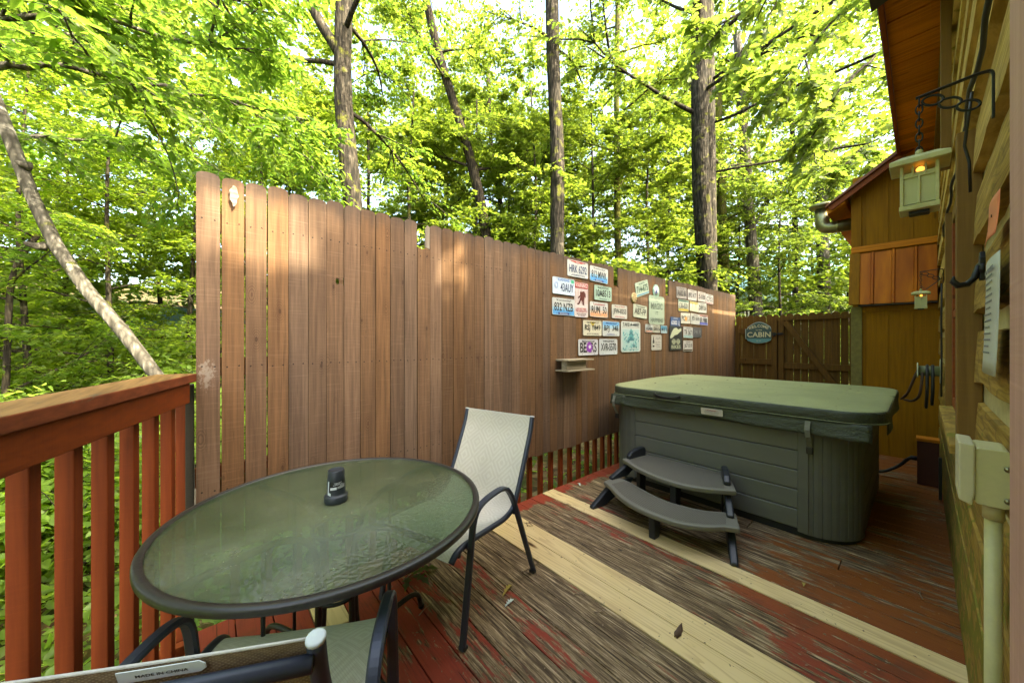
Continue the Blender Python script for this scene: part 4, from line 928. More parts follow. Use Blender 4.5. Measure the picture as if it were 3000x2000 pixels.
# ---------------------------------------------------------------- buildings glimpsed through the trees
M_TEAL = plain('teal_metal_roof', (0.05, 0.16, 0.13), 0.4, 0.3, 0.2, 3)
M_BLUE = plain('light_blue_sheet_roof', (0.22, 0.52, 0.62), 0.5, 0.1, 0.15, 2)
M_DKW = plain('dark_timber', (0.05, 0.035, 0.028), 0.8, 0, 0.2, 6)
M_WHT = plain('white_paint', (0.72, 0.72, 0.70), 0.6, 0, 0.08, 5)
M_PALEW = plain('pale_wall_boards', (0.45, 0.40, 0.34), 0.8, 0, 0.15, 4)
p = at(430, 905, d=9.5); sh = thing('hillside_shed', (p.x, p.y, gz(p.x, p.y)), 'low shed with teal metal roof on the slope beyond the railing', 'shed')
d1 = V((0.86, 0.5, 0)); d2 = V((-0.5, 0.86, 0)); c = V((p.x, p.y, 0))
def hbox(mbx, c, a0, a1, b0, b1, z0, z1):
    o = c + d1 * a0 + d2 * b0; mbx.prism([(0, 0), (a1 - a0, 0), (a1 - a0, b1 - b0), (0, b1 - b0)], (o.x, o.y, z0), d1, d2, (0, 0, z1 - z0)); return mbx
hbox(MB(), c, -0.2, 3.6, 0, 3, gz(p.x, p.y) - 0.5, 1.62).build('wall', M_DKW, sh)
r_ = MB(); o = c + d1 * -0.7 + d2 * -0.5
r_.prism([(0, 1.55), (2.0, 2.35), (4.0, 1.6), (4.0, 1.66), (2.0, 2.42), (0, 1.61)], (o.x, o.y, 0), d2, (0, 0, 1), d1 * 4.8); r_.build('roof', M_TEAL, sh, bevel=0.004)
e_ = MB(); o2 = o + d1 * -0.02; e_.prism([(0, 1.46), (2.0, 2.26), (2.0, 2.345), (0, 1.545)], (o2.x, o2.y, 0), d2, (0, 0, 1), d1 * 0.04); e_.build('fascia', M_PALEW, sh)
p = at(2330, 880, d=21); cb = thing('neighbour_cabin', (p.x, p.y, gz(p.x, p.y)), 'dark cabin with light blue roof and white porch rail seen above the gate', 'cabin')
c = V((p.x, p.y, 0)); d1 = V((0.7579, -0.6524, 0)); d2 = V((0.6524, 0.7579, 0))
hbox(MB(), c, -4.6, 3.4, 0, 5, gz(p.x, p.y) - 1, 3.7).build('wall', M_DKW, cb)
r_ = MB(); o = c + d1 * -5.1 + d2 * -1.6; r_.prism([(0, 4.05), (4.0, 7.0), (8.0, 4.0), (8.0, 4.12), (4.0, 7.12), (0, 4.17)], (o.x, o.y, 0), d2, (0, 0, 1), d1 * 9.0); r_.build('roof', M_BLUE, cb)
hbox(MB(), c, -4.8, 3.6, -1.8, -0.02, 2.0, 2.15).build('porch_floor', M_PALEW, cb)
pr = MB(); hbox(pr, c, -4.8, 3.6, -1.8, -1.74, 3.05, 3.12); hbox(pr, c, -4.8, 3.6, -1.8, -1.74, 2.25, 2.31)
for k in range(43): hbox(pr, c, -4.8 + k * 0.2, -4.74 + k * 0.2, -1.8, -1.76, 2.312, 3.048)
pr.build('porch_railing', M_WHT, cb)
for a in (-4.7, -1.9, 0.9, 3.5): hbox(MB(), c, a - 0.07, a + 0.07, -1.69, -1.55, 2.152, 4.2).build('post', M_WHT, cb)
# ================================================================== materials of the things
M_FRAME = plain('navy_black_powder_coat', (0.034, 0.042, 0.062), 0.42, 0.15, 0.22, 16)
M_BLKM = plain('black_pitted_metal', (0.022, 0.021, 0.019), 0.42, 0.3, 0.3, 40, 0.25)
M_RIM = plain('worn_dark_table_rim', (0.040, 0.040, 0.036), 0.36, 0.25, 0.35, 9, 0.2)
def m_sling(name, c1, c2, c3, dirt=0.3):
    t = NT(name); p = t.n('ShaderNodeTexCoord').outputs['UV']
    x, y, z = t.sep(p)
    a = t.m('ABSOLUTE', t.m('SUBTRACT', t.m('FRACT', t.m('MULTIPLY', x, 7.0)), 0.5)); b = t.m('ABSOLUTE', t.m('SUBTRACT', t.m('FRACT', t.m('MULTIPLY', y, 7.0)), 0.5))
    dia = t.m('FRACT', t.m('MULTIPLY', t.m('ADD', a, b), 5.0))
    wx = t.m('SINE', t.m('MULTIPLY', x, 820.0)); wy = t.m('SINE', t.m('MULTIPLY', y, 820.0)); w = t.m('MULTIPLY', wx, wy)
    n = t.noise(t.map(p, (60, 60, 1)), 1.0, 4, 0.7); big = t.noise(t.map(p, (3, 3, 1)), 1.0, 5)
    c = t.mix(t.step(dia, 0.42, 0.58), c1, c2)
    c = t.mix(t.m('MULTIPLY', t.step(w, 0.0, 0.7), 0.45), c, c3)
    c = t.mix(t.m('MULTIPLY', t.step(n, 0.5, 0.75), 0.3), c, c3)
    c = t.mix(t.m('MULTIPLY', t.step(big, 0.4, 0.75), dirt), c, tuple(q * 0.6 for q in c2))
    return t.fin(c, 0.75, 0, t.bump(w, 0.35, 0.0012), 0.25)
M_SLING = m_sling('beige_woven_sling', (0.66, 0.63, 0.53), (0.60, 0.56, 0.46), (0.48, 0.43, 0.34), 0.35)
M_SLINGB = m_sling('brown_sling_back', (0.21, 0.145, 0.078), (0.17, 0.115, 0.062), (0.42, 0.32, 0.19), 0.3)
M_WHITEP = plain('white_plastic', (0.62, 0.66, 0.66), 0.5, 0, 0.15, 12)
def uvgrid(mb_obj, nu, nv, su, sv):
    me = mb_obj.data; uv = me.uv_layers.new(name='UVMap')
    for poly in me.polygons:
        for li in poly.loop_indices:
            vi = me.loops[li].vertex_index % ((nu + 1) * (nv + 1)); i, j = divmod(vi, nv + 1)
            uv.data[li].uv = (i / nu * su, j / nv * sv)
# ================================================================== sling chairs
SL = [(-0.034, 0.877), (-0.012, 0.795), (0.03, 0.70), (0.085, 0.58), (0.135, 0.48), (0.165, 0.435), (0.205, 0.412), (0.27, 0.402), (0.38, 0.408), (0.50, 0.415), (0.575, 0.415), (0.625, 0.403), (0.655, 0.378)]
def catmull(P, n):
    out = []; m = len(P) - 1
    for k in range(n + 1):
        f = k / n * m; i = min(m - 1, int(f)); t = f - i
        p0, p1, p2, p3 = P[max(i - 1, 0)], P[i], P[i + 1], P[min(i + 2, m)]
        out.append(tuple(0.5 * (2 * p1[c] + (p2[c] - p0[c]) * t + (2 * p0[c] - 5 * p1[c] + 4 * p2[c] - p3[c]) * t * t + (3 * p1[c] - p0[c] - 3 * p2[c] + p3[c]) * t ** 3) for c in (0, 1)))
    return out
def make_chair(label):
    r = thing('patio_chair', (0, 0, 0), label, 'chair', 'sling patio chairs')
    W2 = 0.245; prof = catmull(SL, 48)
    def Q(x, u, z): return (x, u - 0.30, z)
    for s in (-1, 1):
        side = [Q(s * W2, u, z) for u, z in prof]
        rail = MB().tube(side, 0.0135, 10).build('side_rail', M_FRAME, r, local=True)
        cap = MB(); a = V(side[0]); d = (V(side[0]) - V(side[1])).normalized()
        cap.tube([a - d * 0.003, a + d * 0.002, a + d * 0.0035], [0.0142, 0.0142, 0.011], 12); cap.build('end_cap', M_WHITEP, rail, local=True)
        x = s * (W2 + 0.026)
        leg = arc([Q(x, 0.612, 0.0), Q(x, 0.535, 0.545), Q(x, 0.46, 0.582), Q(x, 0.285, 0.588), Q(x, 0.215, 0.50), Q(x, -0.005, 0.0)], 0.075, 7)
        MB().flat(leg, 0.032, 0.020, (1, 0, 0)).build('arm_and_legs', M_FRAME, r, local=True, bevel=0.0)
        for u in (0.60, 0.0): MB().box(Q(x, u + 0.006, 0.008), (0.034, 0.026, 0.016)).build('foot', M_BLKM, r, local=True, bevel=0.003)
        b = MB(); b.tube([Q(s * W2, 0.165, 0.437), Q(x, 0.172, 0.40)], 0.009); b.tube([Q(s * W2, 0.56, 0.412), Q(x, 0.557, 0.40)], 0.009); b.build('bracket', M_FRAME, r, local=True)
    MB().tube([Q(-W2, -0.045, 0.850), Q(0, -0.062, 0.851), Q(W2, -0.045, 0.850)], 0.0125, 10).build('back_crossbar', M_FRAME, r, local=True)
    MB().tube([Q(-W2 - 0.02, 0.175, 0.405), Q(0, 0.18, 0.385), Q(W2 + 0.02, 0.175, 0.405)], 0.010, 8).build('rear_crossbar', M_FRAME, r, local=True)
    MB().tube([Q(-W2, 0.60, 0.385), Q(W2, 0.60, 0.385)], 0.010, 8).build('front_crossbar', M_FRAME, r, local=True)
    P2 = catmull(SL, 60)
    def nrm2(i):
        a = P2[max(i - 1, 0)]; b = P2[min(i + 1, len(P2) - 1)]; t = V((0, b[0] - a[0], b[1] - a[1])).normalized(); return V((0, -t.z, t.y)) * -1
    def surf(off):
        def fn(u, v):
            i = int(round(u * 60)); p = P2[i]; n = nrm2(i); n = n if n.z > 0 else -n
            sag = 0.012 * (1 - (2 * v - 1) ** 2) * min(1.0, 0.25 + u * 6, 0.25 + (1 - u) * 6)
            return V(Q((v - 0.5) * 2 * (W2 - 0.008), p[0], p[1])) - n * (sag - off)
        return fn
    f = MB().grid(surf(0.003), 60, 10).build('sling', M_SLING, r, local=True); uvgrid(f, 60, 10, 1.25, 0.48)
    bk = MB().grid(surf(-0.0015), 60, 10).build('sling_backing', M_SLINGB, r, local=True); uvgrid(bk, 60, 10, 1.25, 0.48)
    for i in (0, 60):
        c = surf(0.001); MB().tube([c(i / 60, k / 10) for k in range(11)], 0.0026, 6).build('hem', plain('pale_hem', (0.58, 0.56, 0.50), 0.8, 0, 0.2, 60, 0.3), r, local=True)
    return r
ch1 = make_chair('empty sling chair at the table with its beige seat showing, nearest the hot tub')
ch2 = copy_tree(ch1); ch2['label'] = 'foreground sling chair seen from behind with white tag on its brown back'
def place_chair(o, rear_in, f, sgn):
    """rear_in: floor point of one rear foot; f: facing; sgn: -1 when that foot is the chair's left"""
    f = V((f[0], f[1], 0)).normalized(); rt = V((f.y, -f.x, 0)); c = V((rear_in[0], rear_in[1], 0)) - rt * 0.271 * sgn + f * 0.30
    o.location = (c.x, c.y, 0.004); o.rotation_euler = (0, 0, atan2(-f.x, f.y))
place_chair(ch1, (1.41, 1.452), (-0.96, -0.28), -1)
place_chair(ch2, (0.160, 0.602), (0.5, 0.866), 1)
# maker's tag on the foreground chair (reads MADE IN CHINA)
tg = MB()
def tagpt(x, w, t=0.0): return V((x, -0.349 - 0.0035 - t, 0.846 + w)) 
tg.prism([(-0.052, 0.010), (0.045, 0.012), (0.052, 0.006), (0.052, -0.002), (0.045, -0.008), (-0.052, -0.010)], (0.055, -0.3400, 0.866), (1, 0, 0), (0, -0.28, 0.96), (0, -0.0012, -0.0003), 0)
tg.text('MADE IN CHINA', (0.055, -0.3413, 0.866), (1, 0, 0), (0, -0.28, 0.96), 0.062, 0.005, 1, 0.0006)
M_INK = plain('black_ink', (0.02, 0.02, 0.02), 0.6, 0, 0.05)
tg.build('tag', [M_WHITEP, M_INK], ch2, local=True)
# ================================================================== round glass table
TC = V((0.37, 1.44, 0)); TR = 0.533; TZ = 0.707
tb = thing('glass_table', TC, 'round patio table with green pebbled glass top and dark rim', 'table')
def m_glass():
    t = NT('dirty_green_pebbled_glass'); p = t.pos(); b = t.bsdf
    n = t.noise(p, 5.0, 5, 0.6); n2 = t.noise(p, 60.0, 4, 0.7); v = t.vor(t.map(p, (88, 88, 88)), 1.0, feature='SMOOTH_F1')
    x, y, z = t.sep(p)
    d = t.m('SQRT', t.m('ADD', t.m('POWER', t.m('SUBTRACT', x, TC.x), 2.0), t.m('POWER', t.m('SUBTRACT', y, TC.y), 2.0)))
    c = t.mix(t.step(n, 0.2, 0.85), (0.115, 0.142, 0.072), (0.215, 0.232, 0.135))
    c = t.mix(t.m('MULTIPLY', t.step(n2, 0.50, 0.85), 0.4), c, (0.26, 0.26, 0.18))
    sp = t.vor(t.map(p, (38, 38, 38)), 1.0); c = t.mix(t.step(sp, 0.055, 0.03), c, (0.42, 0.42, 0.33))
    t.s(b.inputs['Base Color'], c); b.inputs['Roughness'].default_value = 0.24; b.inputs['Specular IOR Level'].default_value = 0.45
    t.s(b.inputs['Normal'], t.bump(t.m('ADD', v, t.m('MULTIPLY', n2, 0.12)), 0.65, 0.006))
    tr = t.n('ShaderNodeBsdfTransparent'); tr.inputs['Color'].default_value = (0.62, 0.80, 0.68, 1)
    mx = t.n('ShaderNodeMixShader'); t.s(mx.inputs[0], t.m('ADD', 0.46, t.m('MULTIPLY', t.step(n, 0.15, 0.85), 0.2)))
    t.t.links.new(tr.outputs[0], mx.inputs[1]); t.t.links.new(b.outputs[0], mx.inputs[2]); t.t.links.new(mx.outputs[0], t.out.inputs['Surface'])
    return t.mat
M_GLASS = m_glass()
MB().lathe((TC.x, TC.y, TZ - 0.004), [(0.512, 0), (0.512, 0.004)], 96).build('glass_top', M_GLASS, tb)
ring = [(TC.x + 0.521 * cos(a), TC.y + 0.521 * sin(a), TZ - 0.008) for a in np.linspace(0, 2 * pi, 128, endpoint=False)]
pr = [(0.010, -0.012), (0.011, 0.0), (0.010, 0.009), (0.005, 0.012), (-0.009, 0.012), (-0.013, 0.006), (-0.013, -0.005), (-0.009, -0.012)]
rim = MB(); rim.sweep(ring, pr, (0, 0, 1), 0, True, False, True); rim.build('rim', M_RIM, tb)
A0 = radians(-67)
for k in range(4):
    a = A0 + k * pi / 2; e = V((cos(a), sin(a), 0)); m = MB()
    P = lambda r, z: (TC.x + e.x * r, TC.y + e.y * r, z)
    m.tube(arc([P(0.50, 0.679), P(0.20, 0.679), P(0.085, 0.60), P(0.075, 0.34), P(0.09, 0.14), P(0.20, 0.125), P(0.44, 0.105), P(0.47, 0.0)], 0.09, 6), 0.0115, 10)
    m.build('leg', M_BLKM, tb)
    MB().tube([P(0.262, 0.674), P(0.262, 0.118)], 0.0065, 8).build('support_rod', M_BLKM, tb)
    MB().lathe(P(0.47, 0.0), [(0.014, -0.001), (0.0145, 0.012), (0.0125, 0.016)], 12).build('foot', M_BLKM, tb)
for rr_, z in ((0.078, 0.38), (0.085, 0.62)):
    MB().tube([(TC.x + rr_ * cos(q), TC.y + rr_ * sin(q), z) for q in np.linspace(0, 2 * pi, 32, endpoint=False)], 0.007, 8, closed=True).build('ring', M_BLKM, tb)
gu = [(TC.x + 0.30 * cos(q), TC.y + 0.30 * sin(q), 0.685) for q in np.linspace(0, 2 * pi, 48, endpoint=False)]
# black upturned pot on the table
M_POT = plain('dark_plastic_pot', (0.020, 0.026, 0.032), 0.42, 0, 0.12, 20)
M_POTL = plain('pot_label_black', (0.008, 0.008, 0.009), 0.35)
pc = V((0.372, 1.468, TZ + 0.001)); po = thing('plant_pot', pc, 'small black tapered plastic container upside down on the glass table', 'pot')
MB().lathe(pc, [(0.040, 0.0), (0.0415, 0.004), (0.0415, 0.025), (0.039, 0.027), (0.0355, 0.027), (0.0335, 0.036), (0.0320, 0.060), (0.0305, 0.085), (0.0285, 0.119), (0.0265, 0.1215), (0.0245, 0.119), (0.001, 0.1185)], 40).build('body', M_POT, po)
lb_ = MB(); 
def onpot(a, h): 
    r = 0.0337 - (h - 0.036) * 0.052 + 0.0010; return V((pc.x + r * cos(a), pc.y + r * sin(a), pc.z + h))
va = atan2(-pc.y, -pc.x)
lb_.grid(lambda u, v: onpot(va - 0.75 + 1.9 * u, 0.052 + 0.030 * v + 0.006 * u), 16, 2, 0)
def strip(u0, u1, v0, v1, mat):
    lb_.grid(lambda u, v: onpot(va - 0.75 + 1.9 * (u0 + (u1 - u0) * u), 0.052 + 0.030 * (v0 + (v1 - v0) * v) + 0.006 * (u0 + (u1 - u0) * u)) + V((cos(va), sin(va), 0)) * 0.0006, 6, 1, mat)
strip(0.06, 0.42, 0.04, 0.34, 1)
for v0, a, b in ((0.80, 0.28, 0.72), (0.68, 0.34, 0.62), (0.57, 0.22, 0.78), (0.30, 0.46, 0.92), (0.20, 0.46, 0.90), (0.10, 0.46, 0.92), (0.42, 0.60, 0.95)): strip(a, b, v0, v0 + 0.045, 1)
lb_.grid(lambda u, v: onpot(va - 0.98 + 0.16 * u, 0.040 + 0.045 * v), 4, 3, 1); lb_.grid(lambda u, v: onpot(va - 0.98 + 0.42 * u, 0.036 + 0.010 * v - 0.004 * u), 4, 1, 1)
lb_.build('label', [M_POTL, M_WHITEP], po)
# ================================================================== hot tub
def m_tub(name, c, lines=False):
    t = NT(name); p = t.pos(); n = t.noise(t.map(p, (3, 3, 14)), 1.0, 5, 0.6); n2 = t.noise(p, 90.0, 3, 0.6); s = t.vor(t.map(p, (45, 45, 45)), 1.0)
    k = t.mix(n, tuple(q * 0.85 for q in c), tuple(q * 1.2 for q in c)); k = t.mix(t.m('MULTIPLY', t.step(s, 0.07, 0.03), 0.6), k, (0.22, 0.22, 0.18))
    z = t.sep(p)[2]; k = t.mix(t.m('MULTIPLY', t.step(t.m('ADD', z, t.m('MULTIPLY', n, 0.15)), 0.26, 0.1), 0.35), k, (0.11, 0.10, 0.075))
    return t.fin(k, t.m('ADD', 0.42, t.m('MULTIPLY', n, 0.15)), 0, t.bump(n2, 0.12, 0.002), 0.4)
M_TUB = m_tub('grey_tub_cabinet', (0.140, 0.143, 0.122)); M_TUBC = m_tub('grey_tub_corner', (0.118, 0.121, 0.104))
TX0, TX1, TY0, TY1, RC = 3.03, 4.72, 0.245, 2.04, 0.27
tub = thing('hot_tub', ((TX0 + TX1) / 2, (TY0 + TY1) / 2, 0.0), 'grey panelled hot tub standing in the corner under its green cover', 'hot tub')
def frow(x, ya, yb, axis):   # horizontal planks of the side panels
    m = MB(); H = 0.71; n = 5; h = (H - 0.05) / n
    for k in range(n):
        z0 = 0.05 + k * h + 0.0025; z1 = 0.05 + (k + 1) * h - 0.0025
        pts = [(0, z0), (0.004, z0 - 0.0) if False else (0, z0), (-0.004, z0 + 0.004), (-0.004, z1 - 0.004), (0, z1)]
        pts = [(0.012, z0), (0.0, z0), (-0.004, z0 + 0.005), (-0.004, z1 - 0.005), (0.0, z1), (0.012, z1)]
        if axis == 'x': m.prism(pts, (x, ya, 0), (1, 0, 0), (0, 0, 1), (0, yb - ya, 0))
        else: m.prism(pts, (ya, x, 0), (0, 1, 0), (0, 0, 1), (yb - ya, 0, 0))
    return m
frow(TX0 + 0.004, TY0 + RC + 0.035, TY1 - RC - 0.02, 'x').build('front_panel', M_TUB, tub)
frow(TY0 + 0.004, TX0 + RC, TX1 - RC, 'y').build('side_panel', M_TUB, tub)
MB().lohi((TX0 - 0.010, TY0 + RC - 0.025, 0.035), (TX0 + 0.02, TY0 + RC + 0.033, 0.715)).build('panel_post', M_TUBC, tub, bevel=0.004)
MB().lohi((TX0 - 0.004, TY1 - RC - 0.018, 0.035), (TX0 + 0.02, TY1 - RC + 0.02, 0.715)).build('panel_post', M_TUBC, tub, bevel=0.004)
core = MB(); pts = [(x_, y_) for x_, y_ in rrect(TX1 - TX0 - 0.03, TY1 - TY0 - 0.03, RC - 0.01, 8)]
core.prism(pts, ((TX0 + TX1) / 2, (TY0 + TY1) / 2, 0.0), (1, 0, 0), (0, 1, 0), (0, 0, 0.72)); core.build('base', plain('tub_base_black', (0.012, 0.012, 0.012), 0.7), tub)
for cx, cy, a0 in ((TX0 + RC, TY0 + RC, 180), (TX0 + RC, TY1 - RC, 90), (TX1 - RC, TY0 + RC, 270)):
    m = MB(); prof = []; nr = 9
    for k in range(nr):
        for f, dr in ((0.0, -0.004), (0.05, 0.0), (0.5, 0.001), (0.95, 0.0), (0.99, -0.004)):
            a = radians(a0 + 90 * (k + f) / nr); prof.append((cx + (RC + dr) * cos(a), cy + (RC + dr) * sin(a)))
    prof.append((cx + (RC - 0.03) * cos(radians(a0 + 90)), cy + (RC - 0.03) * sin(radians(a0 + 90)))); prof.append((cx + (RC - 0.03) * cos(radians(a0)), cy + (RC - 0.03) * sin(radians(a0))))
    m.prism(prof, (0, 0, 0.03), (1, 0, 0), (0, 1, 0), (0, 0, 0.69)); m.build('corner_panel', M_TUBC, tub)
# cover
def m_vinyl():
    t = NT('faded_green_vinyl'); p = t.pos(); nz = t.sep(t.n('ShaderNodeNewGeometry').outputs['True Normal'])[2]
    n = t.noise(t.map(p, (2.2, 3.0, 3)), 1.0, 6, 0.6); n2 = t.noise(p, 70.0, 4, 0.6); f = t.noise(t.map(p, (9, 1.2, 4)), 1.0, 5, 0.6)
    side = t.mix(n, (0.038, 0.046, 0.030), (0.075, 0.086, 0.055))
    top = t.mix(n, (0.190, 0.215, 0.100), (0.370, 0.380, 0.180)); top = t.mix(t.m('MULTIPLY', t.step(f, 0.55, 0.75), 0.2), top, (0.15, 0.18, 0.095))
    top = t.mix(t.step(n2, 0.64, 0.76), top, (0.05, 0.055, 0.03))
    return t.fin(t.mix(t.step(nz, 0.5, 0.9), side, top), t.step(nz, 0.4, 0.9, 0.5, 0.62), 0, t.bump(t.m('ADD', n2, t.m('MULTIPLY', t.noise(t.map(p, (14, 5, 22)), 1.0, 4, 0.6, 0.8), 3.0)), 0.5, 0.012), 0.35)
M_VIN = m_vinyl()
CX0, CX1, CY0, CY1, CR, CZ = 2.975, 4.80, 0.13, 2.035, 0.22, 0.895
cv = thing('hot_tub_cover', ((CX0 + CX1) / 2, (CY0 + CY1) / 2, 0.82), 'faded green padded vinyl cover with centre fold lying on the hot tub', 'cover')
XM = 3.93
def outline(x0, x1, y0, y1, r0, r1, n=7):
    """rectangle with rounded corners on the x0 side (r0) and on the x1 side (r1)"""
    out = []
    for cx, cy, a0, r in ((x1 - r1, y1 - r1, 0, r1), (x0 + r0, y1 - r0, 90, r0), (x0 + r0, y0 + r0, 180, r0), (x1 - r1, y0 + r1, 270, r1)):
        for k in range(n + 1):
            a = radians(a0 + 90 * k / n); out.append((cx + r * cos(a), cy + r * sin(a)))
    return out
def pad(x0, x1, r0, r1, ridge):
    ol = outline(x0, x1, CY0, CY1, r0, r1); cx = (x0 + x1) / 2; cy = (CY0 + CY1) / 2; m = MB()
    steps = [(0.0, 0.005, 0.0), (0.012, 0.0, 0.006), (0.0, 0.0, 0.02), (0.0, 0.0, 0.060), (0.010, 0.0, 0.074), (0.028, 0.0, 0.080), (0.30, 0, 0.083), (0.65, 0, 0.086), (0.95, 0, 0.087)]
    insets = [0.012, 0.003, 0.0, 0.0, 0.006, 0.022, 0.045]; zz = [0.0, 0.004, 0.014, 0.058, 0.072, 0.0785, 0.0792]
    rings = []; vs = []; n = len(ol)
    nor = []
    for i in range(n):
        a = V((*ol[i - 1], 0)); b = V((*ol[(i + 1) % n], 0)); t = (b - a).normalized(); nor.append(V((t.y, -t.x, 0)))
    for ins, z in zip(insets, zz): vs += [(ol[i][0] - nor[i].x * ins * (0.2 if abs(ol[i][0] - XM) < 0.06 else 1), ol[i][1] - nor[i].y * ins, 0.815 + (max(z, 0.0755) if z > 0.05 and abs(ol[i][0] - XM) < 0.06 else z) + (0.013 * ridge(ol[i][0]) if z > 0.05 else 0)) for i in range(n)]
    for f in (0.3, 0.6, 0.85):
        for i in range(n):
            x = ol[i][0] - nor[i].x * 0.045 * (0.2 if abs(ol[i][0] - XM) < 0.06 else 1); y = ol[i][1] - nor[i].y * 0.045; x = x + (cx - x) * f; y = y + (cy - y) * f
            vs.append((x, y, 0.894 + 0.003 * f + 0.013 * ridge(x) + 0.0012 * sin(3.3 * y + 2 * x) * sin(4.1 * x)))
    k = len(vs) // n; fs = []
    for q in range(k - 1):
        for i in range(n): fs.append((q * n + i, q * n + (i + 1) % n, (q + 1) * n + (i + 1) % n, (q + 1) * n + i))
    fs.append(tuple(range((k - 1) * n, k * n))); fs.append(tuple(reversed(range(n))))
    return m.add(vs, fs, 0, True)
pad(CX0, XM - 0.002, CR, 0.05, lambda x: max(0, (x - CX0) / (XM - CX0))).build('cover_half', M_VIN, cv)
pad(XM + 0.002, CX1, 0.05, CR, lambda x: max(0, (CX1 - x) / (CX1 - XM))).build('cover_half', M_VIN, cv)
# piping along the seam
pip = outline(CX0 - 0.002, XM, CY0 - 0.002, CY1 + 0.002, CR, 0.02)
MB().tube([(x_, y_, 0.8165) for x_, y_ in pip[8:24]], 0.0045, 6).build('seam', M_VIN, cv)
# skirt: flap hanging from the seam, curling at the corner
def skirt(y0, y1, drop, seedv):
    def fn(u, v):
        y = y0 + (y1 - y0) * u
        x = CX0 + 0.004 - 0.012 * v - 0.010 * v * sin(6.5 * u + seedv) - 0.006 * v * sin(21 * u + seedv)
        if y < CY0 + CR: x += 0.0 + 0.5 * max(0.0, CY0 + CR - y - 0.02) ** 2 * 2
        return V((x, y, 0.815 - drop * v * (1 + 0.05 * sin(9 * u + seedv)) + 0.004 * sin(15 * u) * v))
    return fn
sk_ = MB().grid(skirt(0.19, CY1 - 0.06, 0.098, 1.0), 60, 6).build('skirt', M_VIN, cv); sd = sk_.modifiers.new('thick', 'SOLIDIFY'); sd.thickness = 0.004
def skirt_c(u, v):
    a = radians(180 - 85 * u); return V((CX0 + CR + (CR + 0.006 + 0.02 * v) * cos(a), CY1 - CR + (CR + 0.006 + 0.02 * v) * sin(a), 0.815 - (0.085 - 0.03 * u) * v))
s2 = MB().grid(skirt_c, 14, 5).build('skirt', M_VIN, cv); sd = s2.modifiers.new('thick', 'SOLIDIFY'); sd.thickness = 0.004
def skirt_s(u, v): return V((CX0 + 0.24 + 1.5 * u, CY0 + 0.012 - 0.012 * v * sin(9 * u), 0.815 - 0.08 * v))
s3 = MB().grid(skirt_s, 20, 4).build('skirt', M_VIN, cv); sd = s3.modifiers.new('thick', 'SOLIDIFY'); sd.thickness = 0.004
# handle, warning tag, straps
hy = 1.42
MB().flat(arc([(CX0 - 0.004, hy + 0.11, 0.86), (CX0 - 0.026, hy + 0.085, 0.848), (CX0 - 0.040, hy, 0.838), (CX0 - 0.026, hy - 0.085, 0.848), (CX0 - 0.004, hy - 0.11, 0.86)], 0.04, 4), 0.026, 0.012, (0, 0, 1)).build('handle', M_BLKM, cv)
lb_ = MB(); o = V((CX0 - 0.026, 1.06, 0.775)); lb_.prism(rrect(0.155, 0.052, 0.006, 2), o, (0, -1, 0), V((-0.15, 0, 0.99)), (0.002, 0, 0), 0)
lb_.text('! WARNING !', o + V((-0.004, 0, 0.012)), (0, -1, 0), V((-0.15, 0, 0.99)), 0.085, 0.010, 1, 0.0015)
for k, w in enumerate((0.10, 0.11, 0.09)): lb_.text('MMNMNMMNNMNMM', o + V((-0.002, 0, 0.002 - 0.008 * k)), (0, -1, 0), V((-0.15, 0, 0.99)), w, 0.0035, 2, 0.0015)
lb_.build('warning_label', [plain('label_white', (0.66, 0.62, 0.56), 0.5, 0, 0.15), plain('label_red', (0.45, 0.06, 0.04), 0.5), plain('label_grey', (0.35, 0.33, 0.31), 0.5)], cv)
M_STRAP = plain('faded_strap', (0.16, 0.16, 0.12), 0.8, 0, 0.4, 40, 0.4)
for y in (1.93, 0.485):
    st = MB(); st.flat([(CX0 - 0.008, y, 0.80), (CX0 - 0.034, y, 0.745), (CX0 - 0.028, y - 0.004, 0.70), (TX0 - 0.022, y - 0.003, 0.62)], 0.028, 0.004, (0, 1, 0)).build('strap', M_STRAP, cv)
    MB().box((TX0 - 0.024, y - 0.003, 0.60), (0.016, 0.036, 0.045)).build('buckle', M_BLKM, cv, bevel=0.004)
# leaf bits lying on the cover
rnd = random.Random(3); 
# ================================================================== spa steps
M_STEP = m_tub('grey_step_plastic', (0.165, 0.158, 0.125)); M_STEPB = plain('black_step_plastic', (0.020, 0.024, 0.028), 0.36, 0, 0.2, 14)
sp = thing('spa_steps', (2.6, 1.2, 0.0), 'two tread grey plastic spa steps with black sides before the hot tub', 'steps')
def m_tread():
    t = NT('step_grip'); p = t.pos(); n = t.noise(p, 8.0, 4)
    a = t.m('MULTIPLY', t.m('SINE', t.m('MULTIPLY', t.sep(p)[0], 420.0)), t.m('SINE', t.m('MULTIPLY', t.sep(p)[1], 420.0)))
    c = t.mix(t.step(a, -0.2, 0.5), (0.085, 0.078, 0.058), (0.215, 0.20, 0.155)); c = t.mix(t.m('MULTIPLY', n, 0.4), c, (0.10, 0.095, 0.075))
    return t.fin(c, 0.55, 0, t.bump(a, 0.7, 0.003), 0.35)
M_GRIP = m_tread()
def spline(P, n): return catmull(P, n)
